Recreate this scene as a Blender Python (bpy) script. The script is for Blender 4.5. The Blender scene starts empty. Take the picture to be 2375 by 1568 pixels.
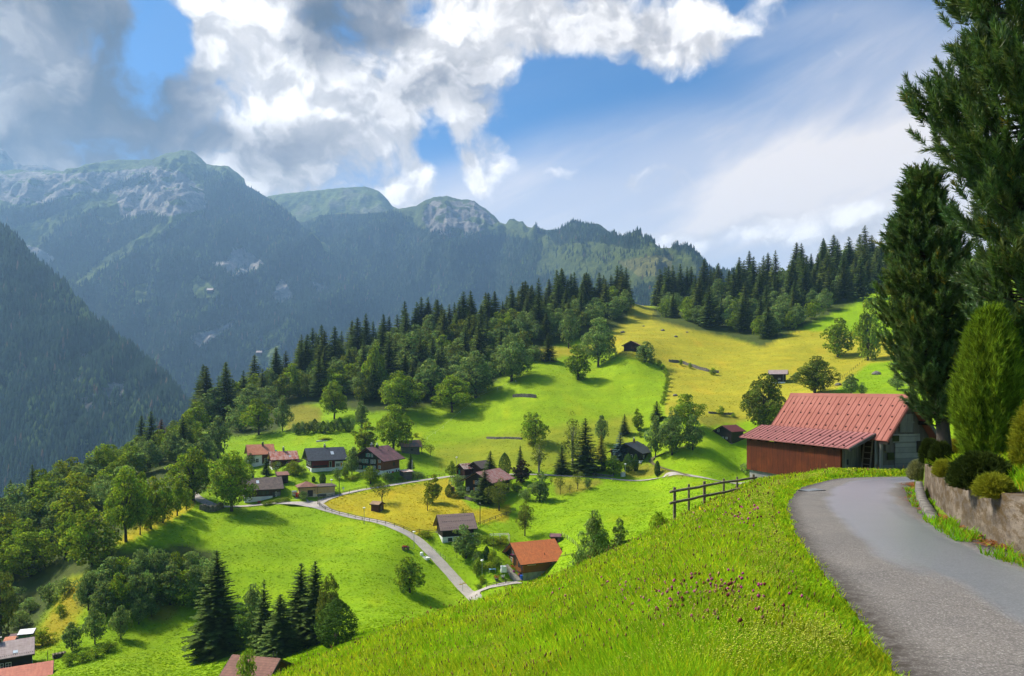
HAZE_D = 0.88e-4
EXPO = 0.75
import bpy, bmesh, math, random
import numpy as np
random.seed(7)
rng = np.random.default_rng(11)
scene = bpy.context.scene
col = scene.collection
R = math.radians

# ------------------------------------------------------------------ camera geometry (photo pixels of a 2374 x 1568 view)
F, CX, HY = 1700.0, 1187.0, 900.0
cam_d = bpy.data.cameras.new('camera')
cam = bpy.data.objects.new('camera', cam_d)
col.objects.link(cam)
cam.location = (0, 0, 0)
cam.rotation_euler = (R(90), 0, 0)
cam_d.sensor_width = 36.0
cam_d.lens = 36.0 * F / 2374.0
cam_d.shift_y = (HY - 784.0) / 2374.0
cam_d.clip_start = 0.1
cam_d.clip_end = 40000
scene.camera = cam

SUN_AZ, SUN_EL = R(-66), R(48)          # azimuth from +Y, positive to the right

# ------------------------------------------------------------------ noise
_perm = np.random.default_rng(3).permutation(256)
_perm = np.concatenate([_perm, _perm, _perm])
_g = np.random.default_rng(5).normal(size=(256, 3))
_g /= np.linalg.norm(_g, axis=1)[:, None]
def perlin(x, y, z=None):
    x = np.asarray(x, float); y = np.asarray(y, float)
    z = np.zeros_like(x) if z is None else np.asarray(z, float)
    xi = np.floor(x).astype(int); yi = np.floor(y).astype(int); zi = np.floor(z).astype(int)
    xf, yf, zf = x - xi, y - yi, z - zi
    xi &= 255; yi &= 255; zi &= 255
    fade = lambda t: t * t * t * (t * (t * 6 - 15) + 10)
    u, v, w = fade(xf), fade(yf), fade(zf)
    def gr(dx, dy, dz):
        h = _perm[_perm[_perm[(xi + dx) & 255] + ((yi + dy) & 255)] + ((zi + dz) & 255)]
        g = _g[h]
        return g[..., 0] * (xf - dx) + g[..., 1] * (yf - dy) + g[..., 2] * (zf - dz)
    L = lambda a, b, t: a + (b - a) * t
    return L(L(L(gr(0,0,0), gr(1,0,0), u), L(gr(0,1,0), gr(1,1,0), u), v),
             L(L(gr(0,0,1), gr(1,0,1), u), L(gr(0,1,1), gr(1,1,1), u), v), w) * 1.6
def fbm(x, y, z=None, octv=4, gain=.5, ridged=False):
    s = 0; a = 1.0; tot = 0
    zz = np.zeros_like(np.asarray(x, float)) if z is None else z
    for i in range(octv):
        n = perlin(np.asarray(x) * 2**i + 17.3 * i, np.asarray(y) * 2**i + 5.1 * i, zz * 2**i + 9.7 * i)
        if ridged: n = 1 - 2 * np.abs(n)
        s = s + a * n; tot += a; a *= gain
    return s / tot
def sstep(a, b, x):
    t = np.clip((np.asarray(x, float) - a) / (b - a), 0, 1)
    return t * t * (3 - 2 * t)
def in_poly(px, py, poly):
    px = np.asarray(px); py = np.asarray(py)
    ins = np.zeros(px.shape, bool); n = len(poly)
    for i in range(n):
        x0, y0 = poly[i]; x1, y1 = poly[(i + 1) % n]
        if y0 == y1: continue
        c = ((y0 > py) != (y1 > py)) & (px < (x1 - x0) * (py - y0) / (y1 - y0) + x0)
        ins ^= c
    return ins

# ------------------------------------------------------------------ mesh helpers
def mesh_np(name, V, Fq=None, Ft=None, colr=None, smooth=False, mats=None, midx=None, attr=None):
    me = bpy.data.meshes.new(name)
    V = np.asarray(V, np.float32).reshape(-1, 3)
    lens = []; loops = []
    if Fq is not None and len(Fq):
        Fq = np.asarray(Fq, np.int32).reshape(-1, 4); loops.append(Fq.ravel()); lens.append(np.full(len(Fq), 4, np.int32))
    if Ft is not None and len(Ft):
        Ft = np.asarray(Ft, np.int32).reshape(-1, 3); loops.append(Ft.ravel()); lens.append(np.full(len(Ft), 3, np.int32))
    loops = np.concatenate(loops); lens = np.concatenate(lens)
    me.vertices.add(len(V)); me.vertices.foreach_set('co', V.ravel())
    me.loops.add(len(loops)); me.loops.foreach_set('vertex_index', loops)
    me.polygons.add(len(lens))
    st = np.concatenate([[0], np.cumsum(lens)[:-1]]).astype(np.int32)
    me.polygons.foreach_set('loop_start', st)
    me.polygons.foreach_set('loop_total', lens)
    if smooth: me.polygons.foreach_set('use_smooth', np.ones(len(lens), bool))
    if midx is not None: me.polygons.foreach_set('material_index', np.asarray(midx, np.int32))
    me.update(calc_edges=True)
    if colr is not None:
        c = np.asarray(colr, np.float32)
        if c.shape[1] == 3: c = np.concatenate([c, np.ones((len(c), 1), np.float32)], 1)
        a = me.color_attributes.new('Col', 'FLOAT_COLOR', 'POINT'); a.data.foreach_set('color', c.ravel())
    for m in (mats or []): me.materials.append(m)
    return me
def link(name, me, parent=None, loc=None):
    o = bpy.data.objects.new(name, me); col.objects.link(o)
    if parent is not None: o.parent = parent
    if loc is not None: o.location = loc
    return o
def tag(o, label=None, cat=None, group=None, kind=None):
    if label: o['label'] = label
    if cat: o['category'] = cat
    if group: o['group'] = group
    if kind: o['kind'] = kind
    return o
def empty(name, loc, rz=0.0):
    o = bpy.data.objects.new(name, None); col.objects.link(o)
    o.location = loc; o.rotation_euler = (0, 0, rz); o.empty_display_size = .5
    return o
def copy_tree(o, parent=None):
    c = o.copy(); col.objects.link(c)
    if parent is not None: c.parent = parent
    for ch in list(o.children): copy_tree(ch, c)
    return c

class MB:
    """collects boxes, bars, prisms and tubes into one mesh"""
    def __init__(s): s.v = []; s.f = []
    def add(s, vs, fs):
        b = len(s.v); s.v.extend([tuple(map(float, p)) for p in vs]); s.f.extend([tuple(i + b for i in f) for f in fs]); return s
    def box(s, x0, x1, y0, y1, z0, z1):
        return s.add([(x0,y0,z0),(x1,y0,z0),(x1,y1,z0),(x0,y1,z0),(x0,y0,z1),(x1,y0,z1),(x1,y1,z1),(x0,y1,z1)],
                     [(3,2,1,0),(4,5,6,7),(0,1,5,4),(1,2,6,5),(2,3,7,6),(3,0,4,7)])
    def hexa(s, p): # 8 points, bottom 4 then top 4
        return s.add(p, [(3,2,1,0),(4,5,6,7),(0,1,5,4),(1,2,6,5),(2,3,7,6),(3,0,4,7)])
    def bar(s, a, b, w, h=None, up=(0,0,1)):
        h = w if h is None else h
        a = np.array(a, float); b = np.array(b, float); d = b - a; L = np.linalg.norm(d)
        if L < 1e-6: return s
        d /= L; u = np.array(up, float)
        if abs(d @ u) > .98: u = np.array([1., 0, 0])
        r = np.cross(d, u); r /= np.linalg.norm(r); u = np.cross(r, d)
        q = [(-w/2,-h/2),(w/2,-h/2),(w/2,h/2),(-w/2,h/2)]
        P = [a + r*x + u*y for x, y in q] + [b + r*x + u*y for x, y in q]
        return s.add(P, [(3,2,1,0),(4,5,6,7),(0,1,5,4),(1,2,6,5),(2,3,7,6),(3,0,4,7)])
    def tube(s, pts, rad, n=8, cap=True):
        pts = [np.array(p, float) for p in pts]; rr = rad if hasattr(rad, '__len__') else [rad]*len(pts)
        rings = []; base = len(s.v); r0 = None
        for i, p in enumerate(pts):
            d = pts[min(i+1, len(pts)-1)] - pts[max(i-1, 0)]; d = d / (np.linalg.norm(d) + 1e-9)
            if r0 is None:
                t = np.array([0,0,1.]) if abs(d[2]) < .9 else np.array([1.,0,0]); r0 = np.cross(d, t)
            r0 = r0 - d * (r0 @ d); r0 /= np.linalg.norm(r0) + 1e-9
            q = np.cross(d, r0)
            for k in range(n):
                a = 2*math.pi*k/n
                s.v.append(tuple(p + rr[i]*(math.cos(a)*r0 + math.sin(a)*q)))
        for i in range(len(pts)-1):
            for k in range(n):
                a = base+i*n+k; b = base+i*n+(k+1)%n
                s.f.append((a, b, b+n, a+n))
        if cap:
            s.f.append(tuple(base+k for k in range(n))[::-1]); e = base+(len(pts)-1)*n
            s.f.append(tuple(e+k for k in range(n)))
        return s
    def lathe(s, prof, n=12, c=(0,0,0)):
        base = len(s.v); m = len(prof)
        for r, z in prof:
            for k in range(n):
                a = 2*math.pi*k/n; s.v.append((c[0]+r*math.cos(a), c[1]+r*math.sin(a), c[2]+z))
        for i in range(m-1):
            for k in range(n):
                a = base+i*n+k; b = base+i*n+(k+1)%n
                s.f.append((a, b, b+n, a+n))
        s.f.append(tuple(base+k for k in range(n))[::-1]); e = base+(m-1)*n
        s.f.append(tuple(e+k for k in range(n)))
        return s
    def mesh(s, name, mat, smooth=False):
        me = bpy.data.meshes.new(name); me.from_pydata(s.v, [], s.f)
        me.materials.append(mat)
        if smooth: me.polygons.foreach_set('use_smooth', np.ones(len(me.polygons), bool))
        me.update(); return me
    def build(s, name, mat, parent=None, loc=None, smooth=False, bevel=0):
        o = link(name, s.mesh(name, mat, smooth), parent, loc)
        if bevel:
            m = o.modifiers.new('bevel', 'BEVEL'); m.width = bevel; m.segments = 2; m.limit_method = 'ANGLE'
        return o

# ------------------------------------------------------------------ materials
class NT:
    def __init__(s, tree): s.t = tree; s.n = tree.nodes; s.l = tree.links
    def new(s, t, **k):
        n = s.n.new(t)
        for a, b in k.items(): setattr(n, a, b)
        return n
    def set(s, sock, v):
        if isinstance(v, bpy.types.NodeSocket): s.l.new(v, sock)
        elif v is not None: sock.default_value = v
    def m(s, op, a, b=None, c=None, clamp=False):
        n = s.new('ShaderNodeMath', operation=op); n.use_clamp = clamp
        s.set(n.inputs[0], a); s.set(n.inputs[1], b); s.set(n.inputs[2], c)
        return n.outputs[0]
    def vm(s, op, a, b=None):
        n = s.new('ShaderNodeVectorMath', operation=op); s.set(n.inputs[0], a); s.set(n.inputs[1], b)
        return n.outputs['Value'] if op in ('DOT_PRODUCT', 'LENGTH', 'DISTANCE') else n.outputs[0]
    def noise(s, vec, scale, detail=4, rough=.55, dist=0.0, dim='3D'):
        n = s.new('ShaderNodeTexNoise', noise_dimensions=dim); s.set(n.inputs['Vector'], vec); n.inputs['Scale'].default_value = scale
        n.inputs['Detail'].default_value = detail; n.inputs['Roughness'].default_value = rough; n.inputs['Distortion'].default_value = dist
        return n.outputs[0]
    def mapr(s, v, a, b, c=0.0, d=1.0, smooth=False):
        n = s.new('ShaderNodeMapRange'); n.interpolation_type = 'SMOOTHSTEP' if smooth else 'LINEAR'
        s.set(n.inputs[0], v)
        for i, q in enumerate((a, b, c, d)): s.set(n.inputs[1+i], q)
        return n.outputs[0]
    def mix(s, f, a, b, mode='MIX'):
        n = s.new('ShaderNodeMix', data_type='RGBA', blend_type=mode)
        s.set(n.inputs[0], f); s.set(n.inputs[6], a if isinstance(a, bpy.types.NodeSocket) else (*a[:3], 1)); s.set(n.inputs[7], b if isinstance(b, bpy.types.NodeSocket) else (*b[:3], 1))
        return n.outputs[2]
    def mapping(s, vec, scale=(1,1,1), rot=(0,0,0), loc=(0,0,0)):
        n = s.new('ShaderNodeMapping'); s.set(n.inputs[0], vec); n.inputs['Scale'].default_value = scale; n.inputs['Rotation'].default_value = rot; n.inputs['Location'].default_value = loc
        return n.outputs[0]
    def bump(s, h, strength=.5, dist=.02):
        n = s.new('ShaderNodeBump'); n.inputs['Strength'].default_value = strength; n.inputs['Distance'].default_value = dist
        s.set(n.inputs['Height'], h); return n.outputs[0]
MATS = {}
def newmat(name):
    m = bpy.data.materials.new(name); m.use_nodes = True; nt = NT(m.node_tree)
    bs = nt.n['Principled BSDF']; return m, nt, bs
def mat(name, c, rough=.75, var=.25, scale=3.0, stretch=(1,1,1), bump=.3, bdist=.01, c2=None, spec=.3, metal=0.0):
    """general weathered surface: two-tone noise, fine grain, bump"""
    if name in MATS: return MATS[name]
    m, nt, bs = newmat(name)
    co = nt.new('ShaderNodeTexCoord').outputs['Object']
    v = nt.mapping(co, stretch)
    n1 = nt.noise(v, scale, 5, .6); n2 = nt.noise(v, scale*7.3, 3, .6)
    c2 = c2 or tuple(min(1, x*(1-1.6*var)) for x in c)
    k = nt.mapr(n1, .35, .68, 0, 1, True)
    a = nt.mix(k, c, c2)
    b = nt.mix(nt.mapr(n2, .25, .75, 0, var), a, (0.02,0.018,0.015))
    nt.set(bs.inputs['Base Color'], b)
    nt.set(bs.inputs['Roughness'], nt.mapr(n2, .2, .8, max(0, rough-.1), min(1, rough+.1)))
    bs.inputs['Specular IOR Level'].default_value = spec; bs.inputs['Metallic'].default_value = metal
    if bump: nt.set(bs.inputs['Normal'], nt.bump(n2, bump, bdist))
    MATS[name] = m; return m
def planks(name, c, c2, axis='z', width=.16, rough=.7, gap=.35, bright=None):
    """boards: axis is the direction the boards run; planks are told apart across the other two axes"""
    if name in MATS: return MATS[name]
    m, nt, bs = newmat(name)
    co = nt.new('ShaderNodeTexCoord').outputs['Object']
    sp = nt.new('ShaderNodeSeparateXYZ'); nt.set(sp.inputs[0], co)
    if axis == 'z': acr = nt.m('ADD', sp.outputs[0], sp.outputs[1]); st = (14,14,1.2)
    else: acr = sp.outputs[2]; st = (1.0,1.0,14)
    t = nt.m('DIVIDE', acr, width); idx = nt.m('FLOOR', t); fr = nt.m('FRACT', t)
    wn = nt.new('ShaderNodeTexWhiteNoise'); wn.noise_dimensions = '1D'; nt.set(wn.inputs['W'], idx)
    g = nt.noise(nt.mapping(co, st), 1.0, 5, .65)
    st2 = nt.noise(co, .9, 4, .6)
    a = nt.mix(nt.mapr(g, .3, .7), c, c2)
    a = nt.mix(nt.m('MULTIPLY', wn.outputs['Value'], .55), a, tuple(x*.45 for x in c))
    a = nt.mix(nt.mapr(st2, .5, .75, 0, .5), a, bright or c2)
    e = nt.m('MULTIPLY', nt.mapr(fr, 0, .07, 1, 0), gap)
    a = nt.mix(e, a, (0.004,0.003,0.002))
    nt.set(bs.inputs['Base Color'], a); bs.inputs['Roughness'].default_value = rough; bs.inputs['Specular IOR Level'].default_value = .25
    h = nt.m('SUBTRACT', nt.m('MULTIPLY', g, .3), nt.mapr(fr, 0, .08, 1, 0))
    nt.set(bs.inputs['Normal'], nt.bump(h, .6, .015))
    MATS[name] = m; return m
def tiles(name, c, c2, du=.3, dv=.35, rough=.75, vert=.5, patch=None, spec=.3):
    """roof covering: courses by height along the slope and joints along x, both from local coordinates"""
    if name in MATS: return MATS[name]
    m, nt, bs = newmat(name)
    co = nt.new('ShaderNodeTexCoord').outputs['Object']
    sp = nt.new('ShaderNodeSeparateXYZ'); nt.set(sp.inputs[0], co)
    vv = nt.m('DIVIDE', sp.outputs[2], dv * vert); row = nt.m('FLOOR', vv); fv = nt.m('FRACT', vv)
    uu = nt.m('ADD', nt.m('DIVIDE', sp.outputs[0], du), nt.m('MULTIPLY', row, .5)); fu = nt.m('FRACT', uu)
    cb = nt.new('ShaderNodeCombineXYZ'); nt.set(cb.inputs[0], nt.m('FLOOR', uu)); nt.set(cb.inputs[1], row)
    wn = nt.new('ShaderNodeTexWhiteNoise'); nt.set(wn.inputs['Vector'], cb.outputs[0])
    n1 = nt.noise(co, .8, 5, .65)
    a = nt.mix(wn.outputs['Value'], c, c2)
    a = nt.mix(nt.mapr(n1, .45, .72, 0, .75), a, patch or tuple(x*.55 for x in c))
    e = nt.m('MAXIMUM', nt.mapr(fv, 0, .16, .75, 0), nt.mapr(fu, 0, .08, .4, 0))
    a = nt.mix(e, a, tuple(x*.25 for x in c))
    nt.set(bs.inputs['Base Color'], a); bs.inputs['Roughness'].default_value = rough; bs.inputs['Specular IOR Level'].default_value = spec
    nt.set(bs.inputs['Normal'], nt.bump(nt.m('ADD', nt.m('MULTIPLY', fv, -1), nt.m('MULTIPLY', wn.outputs['Value'], .3)), .5, .02))
    MATS[name] = m; return m
def rusty(name, c, c2, rough=.6):
    if name in MATS: return MATS[name]
    m, nt, bs = newmat(name)
    co = nt.new('ShaderNodeTexCoord').outputs['Object']
    n1 = nt.noise(nt.mapping(co, (1,1,1)), 1.1, 6, .7); n2 = nt.noise(nt.mapping(co, (.6,5,5)), 1.0, 3)
    w = nt.noise(nt.mapping(co, (3.0,.4,.4)), 1.0, 4)
    k = nt.mapr(nt.m('ADD', nt.m('MULTIPLY', n1, .6), nt.m('MULTIPLY', w, .4)), .44, .56, 0, 1)
    a = nt.mix(k, c, c2); a = nt.mix(nt.mapr(n2, .5, .7, 0, .35), a, (.12,.05,.03))
    nt.set(bs.inputs['Base Color'], a); bs.inputs['Roughness'].default_value = rough; bs.inputs['Specular IOR Level'].default_value = .35
    nt.set(bs.inputs['Normal'], nt.bump(w, .3, .02))
    MATS[name] = m; return m
def leafmat(name, c, c2, trans=.35, attr=True, objvar=.32, gloss=.0, nscale=.35):
    """foliage: per-object tone, per-leaf value from the Col attribute, thin translucent leaves"""
    if name in MATS: return MATS[name]
    m, nt, bs = newmat(name)
    oi = nt.new('ShaderNodeObjectInfo')
    co = nt.new('ShaderNodeTexCoord').outputs['Object']
    n = nt.noise(co, nscale, 2, .5)
    a = nt.mix(nt.mapr(n, .35, .65), c, c2)
    a = nt.mix(nt.m('MULTIPLY', oi.outputs['Random'], objvar), a, tuple(x*.45 for x in c2))
    if attr:
        at = nt.new('ShaderNodeAttribute', attribute_name='Col')
        a = nt.mix(1.0, a, at.outputs['Color'], 'MULTIPLY')
    d = nt.new('ShaderNodeBsdfDiffuse'); nt.set(d.inputs[0], a)
    t = nt.new('ShaderNodeBsdfTranslucent'); nt.set(t.inputs[0], nt.mix(.5, a, nt.mix(1.0, a, (1.5,1.3,.4), 'MULTIPLY')))
    mx = nt.new('ShaderNodeMixShader'); mx.inputs[0].default_value = trans
    nt.l.new(d.outputs[0], mx.inputs[1]); nt.l.new(t.outputs[0], mx.inputs[2])
    out = mx.outputs[0]
    if gloss:
        g = nt.new('ShaderNodeBsdfGlossy'); g.inputs['Roughness'].default_value = .45; g.inputs[0].default_value = (1,1,1,1)
        m2 = nt.new('ShaderNodeMixShader'); m2.inputs[0].default_value = gloss
        nt.l.new(out, m2.inputs[1]); nt.l.new(g.outputs[0], m2.inputs[2]); out = m2.outputs[0]
    nt.l.new(out, nt.n['Material Output'].inputs['Surface'])
    MATS[name] = m; return m

# ------------------------------------------------------------------ the foreground road, on a gently falling plane
def road_plane(Y): return -1.7 - .075 * Y
def rp(px, py):
    Y = 2890.0 / (py - 1027.5); X = (px - CX) / F * Y
    return (X, Y, road_plane(Y))
RL = [(.9,-6),(1.6,-1),(2.1,2.2)] + [rp(*p)[:2] for p in [(2081,1568),(1975,1408),(1899,1315),(1854,1257),(1822,1172),(1850,1132),(1934,1110),(1990,1106.5)]] + [(20.5,37.4),(24,37.5),(29,36.5)]
RR = [(4.6,-6),(5.2,-1),(5.7,2.2),(6.3,5.5)] + [rp(*p)[:2] for p in [(2373,1299),(2264,1252),(2161,1194),(2130,1172),(2115,1145),(2108,1123)]] + [(18.6,32.6),(22,33.4),(28.5,32.6)]
WALL = [(5.1,-6),(5.7,-1),(6.2,2.2),(6.9,6.5)] + [rp(*p)[:2] for p in [(2374,1288),(2308,1261),(2219,1212),(2170,1172),(2144,1137)]]
def resample(pts, n):
    P = np.array(pts, float); d = np.concatenate([[0], np.cumsum(np.linalg.norm(np.diff(P, axis=0), axis=1))])
    t = np.linspace(0, d[-1], n)
    out = np.stack([np.interp(t, d, P[:, k]) for k in range(P.shape[1])], 1)
    return out
def smooth_line(pts, n, it=6):
    Q = resample(pts, n)
    for _ in range(it):
        Q[1:-1] = .25*Q[:-2] + .5*Q[1:-1] + .25*Q[2:]
    return Q
NRD = 90
RLs, RRs = smooth_line(RL, NRD, 4), smooth_line(RR, NRD, 4)
WLs = smooth_line(WALL, 60, 2)
def dist_line(X, Y, L):
    """distance to a polyline, signed (+ on the right of its direction), and fraction along it"""
    X = np.asarray(X, float); Y = np.asarray(Y, float)
    best = np.full(X.shape, 1e9); sg = np.zeros(X.shape); fr = np.zeros(X.shape)
    for i in range(len(L)-1):
        ax, ay = L[i][:2]; bx, by = L[i+1][:2]; dx, dy = bx-ax, by-ay; q = dx*dx+dy*dy+1e-12
        t = np.clip(((X-ax)*dx + (Y-ay)*dy)/q, 0, 1); ex = X-(ax+t*dx); ey = Y-(ay+t*dy)
        d = ex*ex+ey*ey; b = d < best
        best = np.where(b, d, best); sg = np.where(b, np.where(dx*ey-dy*ex < 0, 1.0, -1.0), sg); fr = np.where(b, i+t, fr)
    return np.sqrt(best)*sg, fr/(len(L)-1)

# ------------------------------------------------------------------ the ground: one height field through surveyed points (photo x, photo y, distance)
CTRL = [
 # foreground meadow and its brow
 (1756,1348,7.5),(1500,1405,10),(1300,1500,9.6),(1187,1568,8.6),(900,1580,11.5),(1187,1425,15),(1650,1300,12),(1650,1220,19),(1750,1176,25),(1800,1140,33),(1765,1136,40),(1840,1124,39),(1900,1103,39),
 (1507,1230,27),(1415,1270,25),(1293,1322,23),(1147,1368,21),(1083,1388,20.5),(960,1425,19.5),(830,1474,18.5),(720,1517,17.5),(620,1562,17),(480,1622,16.5),(300,1690,15),(1950,1500,5.5),
 (1551,1203,34),(1640,1156,38),(1742,1122,45),(1960,1096,42),(2060,1095,42),(2300,1080,45),
 (1300,1700,5.0),(900,1750,6.5),
 # hidden fall behind the brow
 (1560,1240,45),(1420,1310,42),(1293,1365,40),(1147,1412,38),(960,1475,36),(830,1530,35),(620,1625,34),(350,1740,32),
 (1640,1220,60),(1420,1340,62),(1230,1420,75),(1000,1475,75),(800,1540,72),(600,1625,72),(350,1730,70),(1700,1180,80),(1600,1215,90),(1900,1150,75),(2100,1150,75),
 (1300,1375,115),(1000,1450,115),(800,1490,105),(575,1590,98),(300,1640,95),(0,1650,90),(1500,1270,120),(1700,1160,130),(1950,1110,130),
 # lower left valley
 (40,1560,125),(300,1560,122),(440,1512,138),(0,1430,160),(150,1460,145),(330,1420,150),(700,1500,128),
 (280,1268,168),(440,1180,195),(360,1222,180),(600,1350,165),(600,1250,182),(600,1180,206),(900,1235,190),(800,1420,148),(950,1392,160),(1085,1382,170),(830,1320,170),
 (750,1280,180),(450,1290,172),
 # village terrace
 (720,1165,212),(860,1207,200),(1020,1106,248),(1300,1102,252),(1500,1109,248),(1740,1110,242),(455,1162,205),
 (900,1160,216),(1060,1205,202),(1300,1200,205),(1500,1180,202),(1600,1142,215),(1230,1345,176),(1010,1260,190),(1150,1300,180),(1350,1250,180),
 (745,1090,240),(888,1104,234),(600,1085,256),(660,1120,225),(820,1130,225),
 # meadow hill
 (700,1010,290),(560,1010,300),(720,960,330),(900,1000,300),(1100,1050,280),(1200,950,315),(1250,880,345),(1400,835,380),(1450,815,372),(1490,720,520),(1430,745,480),(1540,850,360),(1600,780,430),(1560,742,480),
 (1700,960,290),(1650,1022,262),(1800,890,318),(1930,830,365),(2050,850,330),(1700,790,425),(1750,725,480),(2000,640,520),(2120,570,560),(1900,700,470),(2300,700,420),(2300,900,250),(1850,980,250),
 (1450,930,320),(1400,1010,285),(1550,1000,275),(1900,1000,230),
 (560,1000,312),(1000,942,338),(1100,912,350),(1230,830,385),(820,930,345),
 (560,955,400),(660,885,420),(850,825,440),(1000,785,450),(1150,760,462),(1300,720,485),(1450,702,530),
 (1600,700,540),(1800,640,580),(1950,600,600),
 # behind the crest
 (660,985,540),(850,930,560),(1000,900,580),(1150,870,610),(1300,830,640),(1500,760,680),(1700,700,760),(1900,640,780),(2150,600,800),(2350,650,700),
 (500,1060,460),
 # rim above the gorge on the left
 (430,985,340),(330,1060,285),(230,1125,250),(75,1185,220),(0,1200,212),(-150,1250,200),(-150,1400,150),(-150,1560,115),(-300,1700,80),
 (200,1150,330),(0,1220,280),(330,1090,360),(-200,1280,270),
 # far floor
 (-300,1240,1100),(0,1230,1100),(300,1200,1150),(700,1130,1150),(1000,1050,1150),(1300,990,1200),(1700,880,1200),(2100,820,1200),(2500,800,1200),
]
CTRL = [((a, b + .42*F/Y, Y) if 12 < Y < 45 and a < 1700 else (a, b, Y)) for a, b, Y in CTRL]
for _p in [(2075,1568),(1899,1315),(1822,1172),(1850,1132),(1934,1110),(2115,1108),(2373,1299),(2161,1194)]:
    CTRL.append((_p[0], _p[1], 2890.0/(_p[1]-1027.5)))
_c = np.array(CTRL, float)
_th = np.arctan((_c[:,0]-CX)/F); _Y = _c[:,2]; _r = _Y/np.cos(_th); _val = -(_c[:,1]-HY)/F*_Y/_r
def _uv(th, r): return np.stack([th*2.4, np.log(np.maximum(r, 2.5))*1.0], -1)
_U = _uv(_th, _r)
def _ker(d2): return np.sqrt(d2 + .06**2)
_K = _ker(((_U[:,None]-_U[None])**2).sum(-1))
_n = len(_c); _A = np.zeros((_n+1, _n+1)); _A[:_n,:_n] = _K - 1e-4*np.eye(_n)*0; _A[:_n,_n] = 1; _A[_n,:_n] = 1
_W = np.linalg.solve(_A, np.concatenate([_val, [0]]))
def z_base(X, Y):
    X = np.asarray(X, float); Y = np.asarray(Y, float); sh = X.shape
    X = X.ravel(); Y = Y.ravel(); out = np.empty(X.shape)
    for i in range(0, len(X), 40000):
        x, y = X[i:i+40000], Y[i:i+40000]
        r = np.hypot(x, y); th = np.clip(np.arctan2(x, y), -.95, .95)
        u = _uv(th, np.minimum(r, 1250))
        d2 = ((u[:,None]-_U[None])**2).sum(-1)
        out[i:i+40000] = (_ker(d2) @ _W[:_n] + _W[_n]) * r
    return out.reshape(sh)
# garden bank above the retaining wall
def wall_h(f): return np.interp(f, [0,.45,.6,.8,1], [.85,.82,.92,1.02,.95])
def z_bank(X, Y):
    d, f = dist_line(X, Y, WLs)
    d = np.abs(d)
    return road_plane(Y) + wall_h(f) + .02 + .13*np.minimum(d, 9) + .25*sstep(2, 9, d)
LROADS = []          # village roads: (world polyline with z, half width)
def z_ground(X, Y, roads=True):
    X = np.asarray(X, float); Y = np.asarray(Y, float)
    z = z_base(X, Y); r = np.hypot(X, Y)
    und = fbm(X/16, Y/16, octv=3)*.55 + fbm(X/4.5, Y/4.5, octv=2)*.13
    z = z + und*sstep(60, 110, r)*(1-sstep(900, 1200, r)) + fbm(X/2.5, Y/2.5, octv=3)*.10*(1-sstep(40, 80, r))*sstep(2, 8, r)
    near = r < 75
    if near.any():
        xn, yn = X[near], Y[near]; zn = z[near]
        dl, fl = dist_line(xn, yn, RLs); dr, fr_ = dist_line(xn, yn, RRs)
        inside = (dl > 0) & (dr < 0) & (yn < 39.5)
        dd = np.where(inside, 0, np.minimum(np.abs(dl), np.abs(dr)))
        k = 1 - sstep(.05, 2.6, dd)
        zn = zn*(1-k) + (road_plane(yn) - .045 + .10*sstep(.05, .5, np.where(inside, 0, dd)))*k
        dw, fw = dist_line(xn, yn, WLs)
        kb = sstep(.26, .55, dw)*(yn < 27.2)*(1-sstep(10, 22, dw))
        # behind the end of the wall the bank runs out towards the barn
        dend = np.hypot(xn-WLs[-1][0], yn-WLs[-1][1])
        kb = np.where((yn >= 26.0) & (xn > 14.6), np.maximum(kb, sstep(.1, 1.4, dr)*sstep(14.8, 16.2, xn)*(1-sstep(28.5, 31, yn))), kb)
        zn = zn*(1-kb) + z_bank(xn, yn)*kb
        z = z.copy(); z[near] = zn
    if roads:
        for L, hw in LROADS:
            lo = L.min(0)-8; hi = L.max(0)+8
            s = (X > lo[0]) & (X < hi[0]) & (Y > lo[1]) & (Y < hi[1])
            if not s.any(): continue
            d, f = dist_line(X[s], Y[s], L); d = np.abs(d)
            zr = np.interp(f, np.linspace(0, 1, len(L)), L[:,2])
            k = 1 - sstep(hw+.3, hw+3.2, d)
            z = z.copy(); z[s] = z[s]*(1-k) + (zr-.10)*k
    return z
def proj(X, Y, Z):
    Y = np.maximum(Y, .3); return CX + F*X/Y, HY - F*Z/Y
def ground(px, py, ymin=60., ymax=900., roads=True):
    """first point of the ground met by the sight line through a photo pixel"""
    Ys = np.exp(np.linspace(math.log(ymin), math.log(ymax), 700))
    X = (px-CX)/F*Ys; zr = -(py-HY)/F*Ys
    g = z_ground(X, Ys, roads) - zr
    b = np.where((g[:-1] < 0) & (g[1:] >= 0))[0]
    if len(b) == 0: i = int(np.argmax(g)); Y = Ys[i]
    else:
        i = b[0]; t = -g[i]/(g[i+1]-g[i]); Y = Ys[i] + t*(Ys[i+1]-Ys[i])
    x = (px-CX)/F*Y
    return np.array([x, Y, float(z_ground(np.array([x]), np.array([Y]), roads)[0])])
def on(X, Y): return np.array([X, Y, float(z_ground(np.array([float(X)]), np.array([float(Y)]))[0])])
def at(px, Y):
    """ground under a photo column at a known distance"""
    return on((px-CX)/F*Y, Y)
def zz(r, x, y):
    x0, y0, s = {2:(900,1650,2.6133),3:(1600,1750,2.375),4:(2400,1300,1.97917),5:(2600,1500,1.30147),7:(0,1600,1.41933),8:(900,1000,1.39706),
                 'A':(1900,2020,3.209),'B':(1340,1760,6.25),'C':(920,1780,4.948),'D':(1750,1820,5.9375),'E':(2300,1700,3.958),'F':(0,2450,4.75),'G':(2850,1500,2.375),1:(0,560,1.66786)}[r]
    return ((x0+x/s)*.57959, (y0+y/s)*.57959)
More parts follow.
